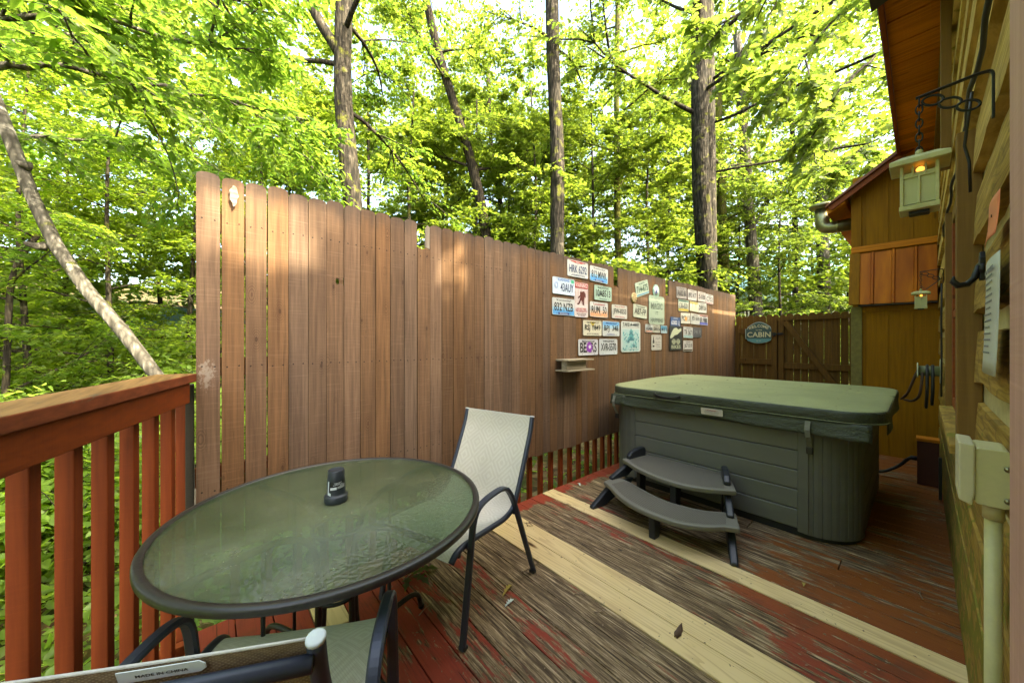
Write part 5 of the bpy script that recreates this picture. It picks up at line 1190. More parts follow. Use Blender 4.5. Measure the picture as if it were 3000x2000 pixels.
def tread(front, back, z, th):
    fr = spline(front, 28); bk = spline(back, 28); poly = fr + bk[::-1]
    m = MB(); m.prism(poly, (0, 0, z - th), (1, 0, 0), (0, 1, 0), (0, 0, th)); o = m.build('tread', M_STEP, sp, bevel=0.010, seg=3)
    g = MB(); fi = []
    for i in range(3, 26):
        f = V((*fr[i], 0)); b = V((*bk[i], 0)); d = (b - f); fi.append((f + d.normalized() * 0.035, b - d.normalized() * 0.022))
    vs = []
    for a, b in fi: vs += [(a.x, a.y, z + 0.0012), (b.x, b.y, z + 0.0012)]
    g.add(vs, [(2 * i, 2 * i + 1, 2 * i + 3, 2 * i + 2) for i in range(len(fi) - 1)]); g.build('grip_surface', M_GRIP, o)
tread([(2.43, 1.685), (2.385, 1.60), (2.29, 1.46), (2.23, 1.317), (2.208, 1.146), (2.232, 0.978), (2.315, 0.85), (2.39, 0.79), (2.44, 0.715)], [(2.60, 1.675), (2.585, 1.55), (2.53, 1.40), (2.49, 1.28), (2.475, 1.17), (2.49, 1.06), (2.53, 0.95), (2.60, 0.86), (2.64, 0.80)], 0.188, 0.034)
tread([(2.685, 1.675), (2.65, 1.61), (2.575, 1.47), (2.53, 1.33), (2.512, 1.20), (2.52, 1.08), (2.575, 0.955), (2.63, 0.88), (2.685, 0.81)], [(2.95, 1.62), (2.96, 1.55), (2.965, 1.45), (2.968, 1.35), (2.97, 1.25), (2.97, 1.15), (2.97, 1.06), (2.97, 0.99), (2.965, 0.94)], 0.318, 0.034)
for f0, f1 in (((2.315, 1.695), (2.97, 1.60)), ((2.36, 0.725), (2.98, 0.985))):
    a = V((*f0, 0)); b = V((*f1, 0)); d = (b - a).normalized(); L_ = (b - a).length; n_ = V((-d.y, d.x, 0))
    for u0, zb, u1, zt in ((0.0, 0.0, 0.21, 0.155), (0.20, 0.186, 0.42, 0.286)):
        pl = [(u0 - 0.005, zb), (u0 + 0.10, zb), (u1 + 0.16, zt), (u1 - 0.01, zt)]
        if zb == 0.0: pl = [(u0 - 0.03, 0), (u0 + 0.09, 0), (u1 + 0.20, 0.10), (u1 + 0.25, zt), (u1 - 0.02, zt), (u0 - 0.03, 0.02)]
        else: pl = [(u0 - 0.01, zb), (u0 + 0.18, zb), (u1 + 0.14, zt), (u1 - 0.02, zt), (u0 - 0.015, zb + 0.02)]
        o = a - n_ * 0.022; MB().prism(pl, o, d, (0, 0, 1), n_ * 0.044).build('side_leg', M_STEPB, sp, bevel=0.012, seg=3)
    hp = [(0.40, 0.316), (0.405, 0.345), (0.44, 0.375), (0.53, 0.395), (0.60, 0.395), (0.62, 0.38), (0.62, 0.316)]
    MB().prism(hp, a - n_ * 0.022, d, (0, 0, 1), n_ * 0.044).build('handle', M_STEPB, sp, bevel=0.012, seg=3)
    MB().prism([(0.54, 0.0), (0.62, 0.0), (0.62, 0.285), (0.54, 0.285)], a - n_ * 0.02, d, (0, 0, 1), n_ * 0.04).build('back_leg', M_STEPB, sp, bevel=0.006)
MB().prism([(0, 0), (0.07, 0), (0.09, 0.154), (-0.005, 0.154)], (2.245, 1.155, 0), (1, 0, 0), (0, 0, 1), (0, 0.045, 0)).build('centre_leg', M_STEPB, sp, bevel=0.008)
MB().prism([(0, 0), (0.07, 0), (0.10, 0.285), (0.0, 0.285)], (2.56, 1.16, 0), (1, 0, 0), (0, 0, 1), (0, 0.045, 0)).build('centre_leg', M_STEPB, sp, bevel=0.008)
# ================================================================== plates and signs hung on the fence
INK = [plain('plate_ink_navy', (0.025, 0.045, 0.13), 0.45), plain('plate_ink_black', (0.022, 0.022, 0.024), 0.45), plain('plate_ink_green', (0.02, 0.07, 0.045), 0.45)]
def pcol(c): return plain('paint_%02x%02x%02x' % tuple(int(q * 255) for q in c), c, 0.42, 0, 0.10, 25)
WHT = (0.56, 0.59, 0.58)
def crop1(u, v): return 1600 + u * 0.2041, 740 + v * 0.2041
def crop2(u, v): return 1780 + u * 0.1658, 800 + v * 0.1658
def crop3(u, v): return 1940 + u * 0.1659, 800 + v * 0.1659
PLATES = 'number plates nailed to the brown fence'
YF = 2.1585
def plate(cr, u0, u1, vc, text, label, base=WHT, ink=1, top=None, bands=(), tilt=0.0, h=None, topink=None, bottom=None, name='number_plate', cat_='number plate', tsize=(0.84, 0.48), deco=None, dy=0.0):
    um = (u0 + u1) / 2; pa = at(*cr(u0, vc), y=YF); pb_ = at(*cr(u1, vc), y=YF); w = pb_.x - pa.x; pm = at(*cr(um, vc), y=YF)
    xm = (pa.x + pb_.x) / 2
    if h is None: h = w * 0.5
    t_ = radians(tilt); ux = V((cos(t_), 0, sin(t_))); uy = V((-sin(t_), 0, cos(t_))); c = V((xm, YF - 0.0055 - dy, pm.z)); N = V((0, -1, 0))
    mats = [pcol(base), INK[ink], plain('bare_plate_metal', (0.42, 0.43, 0.43), 0.35, 0.8)]; m = MB()
    m.prism(rrect(w, h, min(w, h) * 0.09, 3), c - N * 0.0, ux, uy, -N * 0.0016, 0)
    # pressed rim
    rp = [c + ux * a + uy * b + N * 0.0003 for a, b in rrect(w - 0.006, h - 0.006, min(w, h) * 0.085, 3)]; m.tube(rp, 0.0022, 5, 0, closed=True)
    def q(a0, a1, b0, b1, col, lift=0.0006):
        if col not in mats: mats.append(col)
        P = [c + ux * (a * w / 2) + uy * (b * h / 2) + N * lift for a, b in ((a0, b0), (a1, b0), (a1, b1), (a0, b1))]; m.add(P, [(0, 1, 2, 3)], mats.index(col))
    lift = 0.0007
    for b0, b1, col in bands: q(-0.95, 0.95, b0, b1, pcol(col), lift); lift += 0.0003
    def tx(s, a, b, tw, th_, mat, lift=0.0024):
        if mat not in mats: mats.append(mat)
        m.text(s, c + ux * (a * w / 2) + uy * (b * h / 2), ux, uy, tw * w, th_ * h, mats.index(mat), lift)
    if text: tx(text, 0, -0.02 if (top or bottom) else 0.0, tsize[0], tsize[1], INK[ink])
    if top: tx(top, 0, 0.72, min(0.62, 0.09 * len(top)), 0.13, topink or INK[ink])
    if bottom: tx(bottom, 0, -0.76, min(0.6, 0.07 * len(bottom)), 0.10, topink or INK[ink])
    for a in (-0.62, 0.62):
        for b in (0.82, -0.82):
            P = [c + ux * (a * w / 2) + uy * (b * h / 2) + N * 0.0027 + ux * (0.006 * cos(k * pi / 3)) + uy * (0.0035 * sin(k * pi / 3)) for k in range(6)]; m.add(P, [(0, 1, 2, 3, 4, 5)], 1)
    if deco: deco(m, c, ux, uy, N, w, h, mats, q, tx)
    o = m.build(name, mats, base=c); tag(o, label, cat_, PLATES if name == 'number_plate' else None); return o
def poly(m, c, ux, uy, N, pts, mats, col, lift=0.0016):
    if col not in mats: mats.append(col)
    m.add([c + ux * a + uy * b + N * lift for a, b in pts], [tuple(range(len(pts)))], mats.index(col))
red = pcol((0.40, 0.035, 0.03)); blu = pcol((0.06, 0.20, 0.55)); lbl = (0.20, 0.47, 0.70); navy = pcol((0.03, 0.06, 0.25))
def d_red(m, c, ux, uy, N, w, h, mats, q, tx):
    poly(m, c, ux, uy, N, [(-0.45 * w, 0.47 * h), (0.0, 0.30 * h), (0.45 * w, 0.47 * h)], mats, red); tx('Ohio', 0, 0.74, 0.22, 0.12, mats[0], 0.0032)
plate(crop1, 297, 595, 240, 'HRK 6292', 'white number plate reading HRK 6292 with a red wedge on top', ink=0, deco=d_red, bottom='WILMINGTON')
def d_ky(m, c, ux, uy, N, w, h, mats, q, tx): q(-0.5, 0.5, -0.92, -0.66, navy, 0.0019); tx('MARSHALL', 0, -0.79, 0.34, 0.08, mats[0], 0.0026)
kyb = ((-0.95, -0.35, (0.10, 0.36, 0.70)), (-0.35, -0.05, (0.30, 0.55, 0.74)))
plate(crop1, 622, 880, 320, '812 MWK', 'blue and white number plate reading 812 MWK near the fence top', ink=1, top='Kentucky', bands=kyb, deco=d_ky, tilt=-1.5)
def d_ks(m, c, ux, uy, N, w, h, mats, q, tx):
    q(0.66, 0.92, 0.5, 0.9, pcol((0.05, 0.42, 0.24)), 0.0018)
    for r in (0.15, 0.10): m.tube([c + ux * (-0.34 * w + r * h * cos(k * pi / 8)) + uy * (0.02 * h + r * h * 1.3 * sin(k * pi / 8)) + N * 0.001 for k in range(16)], 0.0016, 4, mats.index(blu) if blu in mats else (mats.append(blu) or len(mats) - 1), closed=True)
    tx('43AUY', 0.28, -0.12, 0.60, 0.50, INK[0]); tx('KANSAS', -0.02, 0.76, 0.5, 0.18, blu)
plate(crop1, 85, 402, 485, '', 'pale blue number plate reading KANSAS 43AUY leftmost in the upper group', base=(0.55, 0.66, 0.76), ink=0, deco=d_ks)
plate(crop1, 80, 402, 778, '832 NZB', 'blue and white number plate reading 832 NZB under the KANSAS plate', ink=1, top='Kentucky', bands=kyb, deco=d_ky)
def d_warn(m, c, ux, uy, N, w, h, mats, q, tx):
    q(-1, 1, 0.66, 1.0, red, 0.0012); tx('WARNING!', 0, 0.83, 0.86, 0.12, mats[0], 0.0022)
    drk = pcol((0.10, 0.025, 0.02)); ink2 = pcol((0.30, 0.12, 0.10))
    for k in range(9): a = (-0.44 + 0.11 * k) * w; poly(m, c, ux, uy, N, [(a, -0.10 * h), (a + 0.018 * w, -0.10 * h), (a + 0.022 * w, 0.30 * h), (a - 0.004 * w, 0.31 * h)], mats, ink2, 0.0009)
    body = [(-0.06, 0.05), (-0.20, -0.17), (-0.28, -0.18), (-0.30, -0.22), (-0.16, -0.225), (-0.02, -0.06), (0.05, -0.12), (0.06, -0.22), (0.20, -0.24), (0.17, -0.20), (0.17, -0.06), (0.20, 0.08), (0.24, 0.02), (0.28, 0.04), (0.27, 0.17), (0.18, 0.24), (0.08, 0.25), (0.05, 0.21), (-0.06, 0.23), (-0.10, 0.18), (-0.10, 0.10), (-0.24, 0.02), (-0.22, -0.02)]
    poly(m, c, ux, uy, N, [(a * w * 1.1, b * h * 0.85 + 0.05 * h) for a, b in body], mats, drk, 0.0018)
    tx('DO NOT FEED', 0, -0.52, 0.70, 0.06, red); tx('THE SASQUATCH', 0, -0.66, 0.86, 0.07, red); tx('PLEASE KEEP BACK', 0, -0.80, 0.7, 0.035, drk); tx('BY ORDER', 0, -0.90, 0.5, 0.035, drk)
plate(crop1, 400, 595, 680, '', 'tall red and white WARNING sign picturing a hairy figure', base=(0.62, 0.58, 0.57), h=0.335, deco=d_warn, name='warning_sign', cat_='sign')
plate(crop1, 685, 932, 585, '10A8513', 'pale green number plate reading 10A8513', base=(0.36, 0.52, 0.43), ink=1, top='INDIANA', bottom='Hoosier')
plate(crop1, 622, 878, 820, 'RUN  50', 'white to orange number plate reading RUN 50', bands=((-0.95, -0.45, (0.72, 0.36, 0.20)), (-0.45, -0.1, (0.74, 0.55, 0.42))), top='Louisiana', topink=red, deco=lambda m, c, ux, uy, N, w, h, mats, q, tx: poly(m, c, ux, uy, N, [(-0.04 * w, 0.2 * h), (0.02 * w, 0.22 * h), (0.05 * w, -0.2 * h), (0.10 * w, -0.38 * h), (0.03 * w, -0.36 * h), (-0.01 * w, -0.1 * h)], mats, pcol((0.35, 0.30, 0.24)), 0.002))
plate(crop1, 937, 1155, 850, 'JFW-8353', 'faded number plate reading JFW-8353 with red bottom lettering', base=(0.55, 0.56, 0.52), bottom='NORTH CAROLINA', top='First in Flight', topink=red)
plate(crop1, 1245, 1440, 845, 'A87-FP', 'bent pale number plate reading A87-FP above the hike sign', base=(0.50, 0.55, 0.45), top='Tennessee', tilt=-3)
plate(crop1, 1275, 1465, 512, '714-875', 'tilted greenish number plate hung by itself near the fence top', base=(0.42, 0.52, 0.42), ink=2, tilt=15, h=0.165, top='STATE', bands=((-0.92, -0.72, (0.12, 0.30, 0.45)),))
plate(crop1, 525, 790, 1083, 'RSJ Y849', 'cream number plate reading RSJ 849 with yellow and green top', base=(0.62, 0.60, 0.47), top='NEW MEXICO', deco=lambda m, c, ux, uy, N, w, h, mats, q, tx: (poly(m, c, ux, uy, N, [(-0.16 * w, 0.42 * h), (0.16 * w, 0.42 * h), (0.0, 0.12 * h)], mats, pcol((0.55, 0.42, 0.06)), 0.0014)), bottom='SCOTT CO VALLEY')
plate(crop1, 803, 1045, 1092, 'BPJ  348', 'white number plate with blue top reading BPJ 348', bands=((0.45, 0.95, (0.16, 0.42, 0.72)), (0.05, 0.45, (0.38, 0.60, 0.74))), top='Mississippi', topink=navy, bottom='CARROLL')
def d_hike(m, c, ux, uy, N, w, h, mats, q, tx):
    tx('TAKE A HIKE!', 0, 0.80, 0.86, 0.12, INK[1]); teal = [pcol((0.10, 0.34, 0.36)), pcol((0.24, 0.50, 0.50)), pcol((0.06, 0.20, 0.24)), pcol((0.36, 0.58, 0.56))]
    q(-0.9, 0.9, 0.60, 0.615, INK[1], 0.0012); r_ = random.Random(2)
    q(-0.86, 0.86, -0.92, 0.50, pcol((0.40, 0.56, 0.55)), 0.0010)
    for k in range(150):
        a = r_.uniform(-0.42, 0.42); b = r_.uniform(-0.44, 0.05 + 0.15 * r_.random()); s_ = r_.uniform(0.012, 0.045)
        poly(m, c, ux, uy, N, [(a * w + s_ * w * cos(q_ * 1.05 + k) * r_.uniform(0.6, 1.2), b * h + s_ * w * sin(q_ * 1.05 + k) * r_.uniform(0.6, 1.4)) for q_ in range(6)], mats, teal[k % 4], 0.0012 + 0.000006 * k)
    for z_ in range(4): poly(m, c, ux, uy, N, [(-0.10 * w - 0.03 * w * z_, 0.14 * h - 0.09 * h * z_), (0.10 * w + 0.03 * w * z_, 0.14 * h - 0.09 * h * z_), (0.0, 0.28 * h - 0.09 * h * z_)], mats, teal[2 if z_ % 2 else 0], 0.0021 + 0.0001 * z_)
    tx('Lookout', 0.25, -0.76, 0.5, 0.07, mats[0], 0.0032)
plate(crop1, 1068, 1345, 1207, '', 'white TAKE A HIKE sign with a teal forest picture', base=(0.58, 0.62, 0.58), h=0.345, deco=d_hike, name='hike_sign', cat_='sign')
def d_bears(m, c, ux, uy, N, w, h, mats, q, tx):
    pu = pcol((0.28, 0.06, 0.42)); wl = pcol((0.66, 0.62, 0.72))
    poly(m, c, ux, uy, N, [(0.04 * w + 0.15 * w * cos(k * pi / 9) * (1 + 0.12 * sin(3 * k)), 0.33 * h * sin(k * pi / 9) * (1 + 0.1 * cos(5 * k))) for k in range(18)], mats, pu, 0.0030)
    poly(m, c, ux, uy, N, [(0.06 * w + 0.07 * w * cos(k * pi / 5), 0.03 * h + 0.12 * h * sin(k * pi / 5) * (1 + 0.3 * sin(4 * k))) for k in range(10)], mats, wl, 0.0036)
plate(crop1, 455, 737, 1357, 'BEARS', 'white number plate reading BEARS with a purple emblem in the middle', base=(0.60, 0.61, 0.62), ink=1, deco=d_bears, top='BOOSTER', tsize=(0.84, 0.62))
plate(crop1, 755, 1015, 1350, 'XVR-5570', 'grey white number plate reading XVR-5570 under the BPJ plate', base=(0.55, 0.59, 0.60), ink=1, top='VIRGINIA')
def d_magic(m, c, ux, uy, N, w, h, mats, q, tx):
    g = pcol((0.13, 0.17, 0.14)); tx('WAIT FOR', 0, 0.80, 0.36, 0.05, g); tx('THE', 0, 0.62, 0.16, 0.045, g); tx('MAGIC', 0, 0.28, 0.74, 0.22, g); tx('IT', 0, -0.20, 0.16, 0.12, g); tx('HAPPENS', 0, -0.70, 0.80, 0.15, g)
plate(crop2, 722, 995, 655, '', 'pale green wooden sign with curly MAGIC IT HAPPENS lettering', base=(0.33, 0.42, 0.33), h=0.355, deco=d_magic, name='magic_sign', cat_='sign')
plate(crop2, 660, 790, 975, 'A5A86', 'small white plate with orange bottom below the magic sign', h=0.098, bands=((-0.9, -0.6, (0.5, 0.18, 0.10)),), top='GAMES')
plate(crop2, 798, 917, 981, '3815', 'small plain cream plate reading 3815 below the magic sign', base=(0.50, 0.50, 0.42), h=0.10, top='KING')
plate(crop2, 935, 1045, 995, '411', 'small blue and white plate below the magic sign corner', base=(0.36, 0.50, 0.56), h=0.096, bands=((-0.1, 0.9, (0.08, 0.28, 0.42)),))
def d_bot(m, c, ux, uy, N, w, h, mats, q, tx):
    poly(m, c, ux, uy, N, [(-0.40 * w, -0.30 * h), (-0.22 * w, -0.30 * h), (-0.22 * w, 0.10 * h), (-0.27 * w, 0.20 * h), (-0.27 * w, 0.36 * h), (-0.35 * w, 0.36 * h), (-0.35 * w, 0.20 * h), (-0.40 * w, 0.10 * h)], mats, INK[1]); q(-0.78, -0.46, -0.35, -0.10, mats[0], 0.0024)
    for k, (s_, b) in enumerate((('WELCOME', 0.62), ('CHEERS UP', 0.42), ('EAT DRINK', 0.10), ('RELAX', -0.12), ('BE MERRY', -0.34), ('GOOD FRIENDS', -0.58))): tx(s_, 0.26, b, 0.5, 0.06, INK[1])
    q(-0.85, 0.85, 0.82, 0.85, INK[1], 0.0015); q(-0.85, 0.85, -0.85, -0.82, INK[1], 0.0015)
plate(crop2, 768, 945, 1225, '', 'small white sign with a black bottle and lines of lettering', base=(0.58, 0.57, 0.52), h=0.19, deco=d_bot, name='bottle_sign', cat_='sign')
plate(crop2, 1103, 1278, 868, '', 'dark blue number plate reading 6382 LJ above the BIKES sign', base=(0.04, 0.09, 0.22), h=0.14, deco=lambda m, c, ux, uy, N, w, h, mats, q, tx: (tx('6382 LJ', 0, -0.18, 0.84, 0.5, pcol((0.6, 0.63, 0.66))), tx('STATE', 0, 0.72, 0.4, 0.12, pcol((0.6, 0.63, 0.66)))))
def d_bike(m, c, ux, uy, N, w, h, mats, q, tx):
    g = pcol((0.50, 0.55, 0.38)); k_ = mats[0]
    poly(m, c, ux, uy, N, [(-0.44 * w, 0.05 * h), (-0.30 * w, 0.27 * h), (-0.16 * w, 0.40 * h), (0.02 * w, 0.43 * h), (0.20 * w, 0.36 * h), (0.40 * w, 0.44 * h), (0.42 * w, 0.32 * h), (0.10 * w, 0.15 * h), (-0.10 * w, 0.12 * h), (-0.26 * w, 0.02 * h), (-0.42 * w, -0.02 * h)], mats, g)
    for a in (-0.17, 0.17):
        poly(m, c, ux, uy, N, [(a * w + 0.15 * w * cos(q_ * pi / 6), -0.14 * h + 0.11 * h * sin(q_ * pi / 6)) for q_ in range(12)], mats, g, 0.0018)
        for e in range(3): poly(m, c, ux, uy, N, [(a * w - 0.12 * w, (-0.20 + 0.055 * e) * h), (a * w + 0.10 * w, (-0.19 + 0.055 * e) * h), (a * w + 0.10 * w, (-0.17 + 0.055 * e) * h), (a * w - 0.12 * w, (-0.18 + 0.055 * e) * h)], mats, k_, 0.0024)
    tx('BIKES', 0, -0.72, 0.70, 0.15, g)
plate(crop2, 1080, 1308, 1148, '', 'black BIKES sign with a pale green figure', base=(0.03, 0.035, 0.032), h=0.325, deco=d_bike, name='bikes_sign', cat_='sign', dy=0.002)
SMALL = [(245, 425, 350, 'A682 86', 'dull grey number plate first in the top right row', (0.27, 0.25, 0.24), 1, (), None),
    (445, 602, 390, '892 KT', 'scuffed grey white plate second in the top right row', (0.50, 0.49, 0.48), 1, (), None),
    (622, 760, 418, '5IIB', 'pinkish white plate third in the top right row', (0.58, 0.54, 0.52), 1, (), None),
    (765, 893, 460, 'C752', 'white plate with red edge last in the top right row', (0.56, 0.56, 0.56), 1, ((-0.9, -0.75, (0.45, 0.1, 0.08)),), None),
    (278, 460, 573, '138-8201', 'white plate with green top and yellow bottom', (0.54, 0.58, 0.50), 1, ((-0.92, -0.55, (0.50, 0.40, 0.05)), (0.6, 0.92, (0.12, 0.24, 0.20))), None),
    (480, 627, 592, '', 'rust stained cream plate with faded yellow top', (0.62, 0.60, 0.46), 1, ((0.55, 0.92, (0.55, 0.48, 0.12)),), 'stain'),
    (627, 775, 612, 'D8926', 'mottled black and white plate in the second row', (0.52, 0.53, 0.50), 1, (), None),
    (322, 488, 797, 'PC5 13', 'white plate with an orange peach in the middle', (0.60, 0.60, 0.52), 1, (), 'peach'),
    (498, 655, 812, 'JFD 1819', 'plain grey white plate in the middle of the third row', (0.54, 0.56, 0.52), 1, (), None),
    (650, 797, 827, 'ER 9888', 'white plate with red top and blue bottom', (0.58, 0.60, 0.60), 1, ((-0.92, -0.5, (0.08, 0.10, 0.42)), (0.65, 0.92, (0.40, 0.12, 0.10))), None),
    (367, 535, 1047, 'TR 3671', 'white plate with teal bottom beside the BIKES sign', (0.58, 0.60, 0.58), 1, ((-0.92, -0.55, (0.28, 0.48, 0.48)),), None),
    (537, 687, 1048, '741 FJ', 'dark charcoal plate beside the teal bottomed plate', (0.075, 0.08, 0.085), 1, (), 'dark'),
    (365, 530, 1285, 'J67 019', 'lowest white plate on the fence with a dark hill at its bottom', (0.60, 0.59, 0.54), 1, ((-0.92, -0.6, (0.14, 0.10, 0.05)),), None)]
def d_sm(kind):
    def f(m, c, ux, uy, N, w, h, mats, q, tx):
        if kind == 'peach': poly(m, c, ux, uy, N, [(0.02 * w + 0.13 * w * cos(k * pi / 6), -0.05 * h + 0.22 * h * sin(k * pi / 6)) for k in range(12)], mats, pcol((0.68, 0.36, 0.10)), 0.0028); 
        if kind == 'stain':
            for a in (-0.2, 0.1, 0.22): poly(m, c, ux, uy, N, [(a * w, 0.34 * h), (a * w + 0.06 * w, 0.36 * h), (a * w + 0.05 * w, -0.12 * h), (a * w + 0.02 * w, -0.2 * h)], mats, pcol((0.30, 0.22, 0.06)), 0.0015)
        if kind == 'dark': tx('741 FJ', 0, 0.0, 0.8, 0.5, pcol((0.22, 0.23, 0.23)), 0.003)
    return f
for u0, u1, vc, s_, lab, bc, ik, bands, dk in SMALL:
    plate(crop3, u0, u1, vc, s_ if dk != 'dark' else '', lab, base=bc, ink=ik, bands=bands, deco=d_sm(dk) if dk else None, top='STATE' if s_ and dk is None else None, tilt=random.Random(vc).uniform(-1.5, 1.5))
# round badge and wood slice
p = at(*crop2(852, 318), y=YF); m = MB(); c = V((p.x, YF - 0.006, p.z)); R_ = 0.083
mats = [pcol((0.24, 0.42, 0.36)), pcol((0.60, 0.64, 0.66)), navy]
m.lathe(c + V((0, 0.005, 0)), [(R_, 0), (R_, 0.004), (R_ * 0.97, 0.005)], 28, 0, axis=(0, -1, 0))
m.lathe(c - V((0, 0.0012, 0)), [(R_ * 0.66, 0), (R_ * 0.66, 0.001)], 24, 1, axis=(0, -1, 0)); m.text('PARK', c + V((0, 0, 0.068)), (1, 0, 0), (0, 0, 1), 0.07, 0.014, 1, 0.003)
m.add([c + V((a, -0.0035, b)) for a, b in ((-0.03, -0.025), (0.03, -0.025), (0.012, 0.0), (0.0, 0.035), (-0.014, 0.0))], [(0, 1, 2, 3, 4)], 2)
tag(m.build('round_badge', mats, base=c), 'round white badge with teal rim above the magic sign', 'sign')
p = at(*crop1(1255, 645), y=YF); c = V((p.x, YF - 0.004, p.z)); m = MB(); M_SLICE = plain('end_grain_slice', (0.42, 0.33, 0.17), 0.8, 0, 0.35, 40, 0.3)
m.lathe(c + V((0, 0.006, 0)), [(0.056, 0), (0.058, 0.006), (0.056, 0.014), (0.045, 0.015), (0.02, 0.0145)], 18, 0, axis=(0, -1, 0))
for k in range(8): a = k * pi / 4; m.add([c + V((0.008 * cos(a - 1), -0.0105, 0.008 * sin(a - 1))), c + V((0.046 * cos(a - 0.12), -0.0105, 0.046 * sin(a - 0.12))), c + V((0.046 * cos(a + 0.12), -0.0105, 0.046 * sin(a + 0.12)))], [(0, 1, 2)], 1)
tag(m.build('wood_medallion', [M_SLICE, plain('dark_carving', (0.10, 0.07, 0.03), 0.8)], base=c), 'round carved wooden slice beside the tilted plate', 'ornament')
# dried leaf caught on the fence
p = at(685, 577, y=2.155); c = V((p.x, 2.152, p.z)); m = MB()
def lf(u, v):
    h = 0.052 * (0.5 - u) * 2; w = 0.0165 * sin(pi * min(1, max(0.02, u)) ** 0.8) ** 0.8
    return c + V(((v - 0.5) * 2 * w + 0.002 * sin(u * 17), -0.010 * u - 0.004 * abs(v - 0.5) * 2 - 0.0018 * sin(26 * u), h))
m.grid(lf, 22, 6); M_DRY = plain('grey_dried_leaf', (0.22, 0.175, 0.14), 0.75, 0, 0.25, 50, 0.3)
o = m.build('dried_leaf', M_DRY, base=c); sd = o.modifiers.new('t', 'SOLIDIFY'); sd.thickness = 0.0008; tag(o, 'grey curled dried leaf stuck on the second picket', 'leaf')
# small two-tier feeder shelf
M_WBOARD = wood_paint('weathered_feeder_board', (0.42, 0.36, 0.25), (0.20, 0.165, 0.11), 'x', 0.85, bump=0.4)
a = at(1638, 1050, y=2.10); b = at(1725, 1049, y=2.10); zt = at(1680, 1052, y=2.06).z; zb = at(1680, 1082, y=2.06).z
fx = thing('feeder_shelf', ((a.x + b.x) / 2, 2.157, zb), 'small weathered two board feeder shelf under the BEARS plate', 'shelf')
MB().lohi((a.x + 0.015, 2.005, zt - 0.014), (b.x - 0.045, 2.156, zt)).build('top_board', M_WBOARD, fx, bevel=0.003)
MB().lohi((a.x + 0.010, 2.000, zb - 0.014), (b.x - 0.040, 2.156, zb)).build('bottom_board', M_WBOARD, fx, bevel=0.003)
MB().lohi((a.x + 0.03, 2.04, zb + 0.001), (b.x - 0.12, 2.10, zt - 0.015)).build('block', M_WBOARD, fx, bevel=0.004)
# ================================================================== welcome sign on the gate panel
c = at(2222.9, 975, x=7.058); ux = V((0, -1, 0)); uy = V((0, 0, 1)); ws = thing('welcome_sign', c, 'green shaped sign reading WELCOME TO THE CABIN on the gate panel', 'sign')
hw, hh = 0.198, 0.175
def shp(k): 
    o = [(-hw, -0.10), (-hw + 0.028, -0.10), (-hw + 0.03, -0.13)]
    o += [((-hw + 0.03) + (2 * hw - 0.06) * t, -0.13 - 0.05 * sin(pi * t)) for t in np.linspace(0.06, 0.94, 10)]
    o += [(hw - 0.03, -0.13), (hw - 0.028, -0.10), (hw, -0.10), (hw, 0.07), (hw - 0.03, 0.07), (hw - 0.034, 0.10)]
    o += [((hw - 0.034) - (2 * hw - 0.068) * t, 0.10 + 0.085 * sin(pi * t)) for t in np.linspace(0.06, 0.94, 12)]
    o += [(-hw + 0.034, 0.10), (-hw + 0.03, 0.07), (-hw, 0.07)]
    return [(a * k, b * k) for a, b in o]
m = MB(); m.prism(shp(1.0), c, ux, uy, (0.014, 0, 0), 0); m.build('border', pcol((0.33, 0.40, 0.33)), ws, bevel=0.002)
m = MB(); m.prism(shp(0.945), c + V((-0.003, 0, 0)), ux, uy, (0.003, 0, 0), 0); CRM = pcol((0.58, 0.52, 0.30)); 
band = [(-0.19, -0.098), (0.19, -0.098), (0.168, -0.105), (0.166, -0.128)] + [(0.166 - 0.332 * t, -0.128 - 0.04 * sin(pi * t)) for t in np.linspace(0.08, 0.92, 8)] + [(-0.166, -0.128), (-0.168, -0.105)]
m.add([c + ux * a + uy * b + V((-0.004, 0, 0)) for a, b in band], [tuple(range(len(band)))], 2)
word = 'WELCOME'
for i, ch in enumerate(word):
    f = (i - 3) / 3.0; an = -f * 0.42; cc = c + ux * (f * 0.125) + uy * (0.118 - 0.034 * f * f)
    m.text(ch, cc, ux * cos(an) + uy * sin(an), uy * cos(an) - ux * sin(an), 0.034 if ch not in 'WM' else 0.044, 0.046, 1, 0.0045)
m.text('TO THE', c + uy * 0.048, ux, uy, 0.09, 0.018, 1, 0.0045); m.text('CABIN', c + uy * -0.028, ux, uy, 0.335, 0.088, 1, 0.0045)
m.text('~ ~', c + uy * -0.135, ux, uy, 0.07, 0.012, 1, 0.006)
m.build('face', [pcol((0.035, 0.075, 0.062)), CRM, pcol((0.10, 0.26, 0.24))], ws)
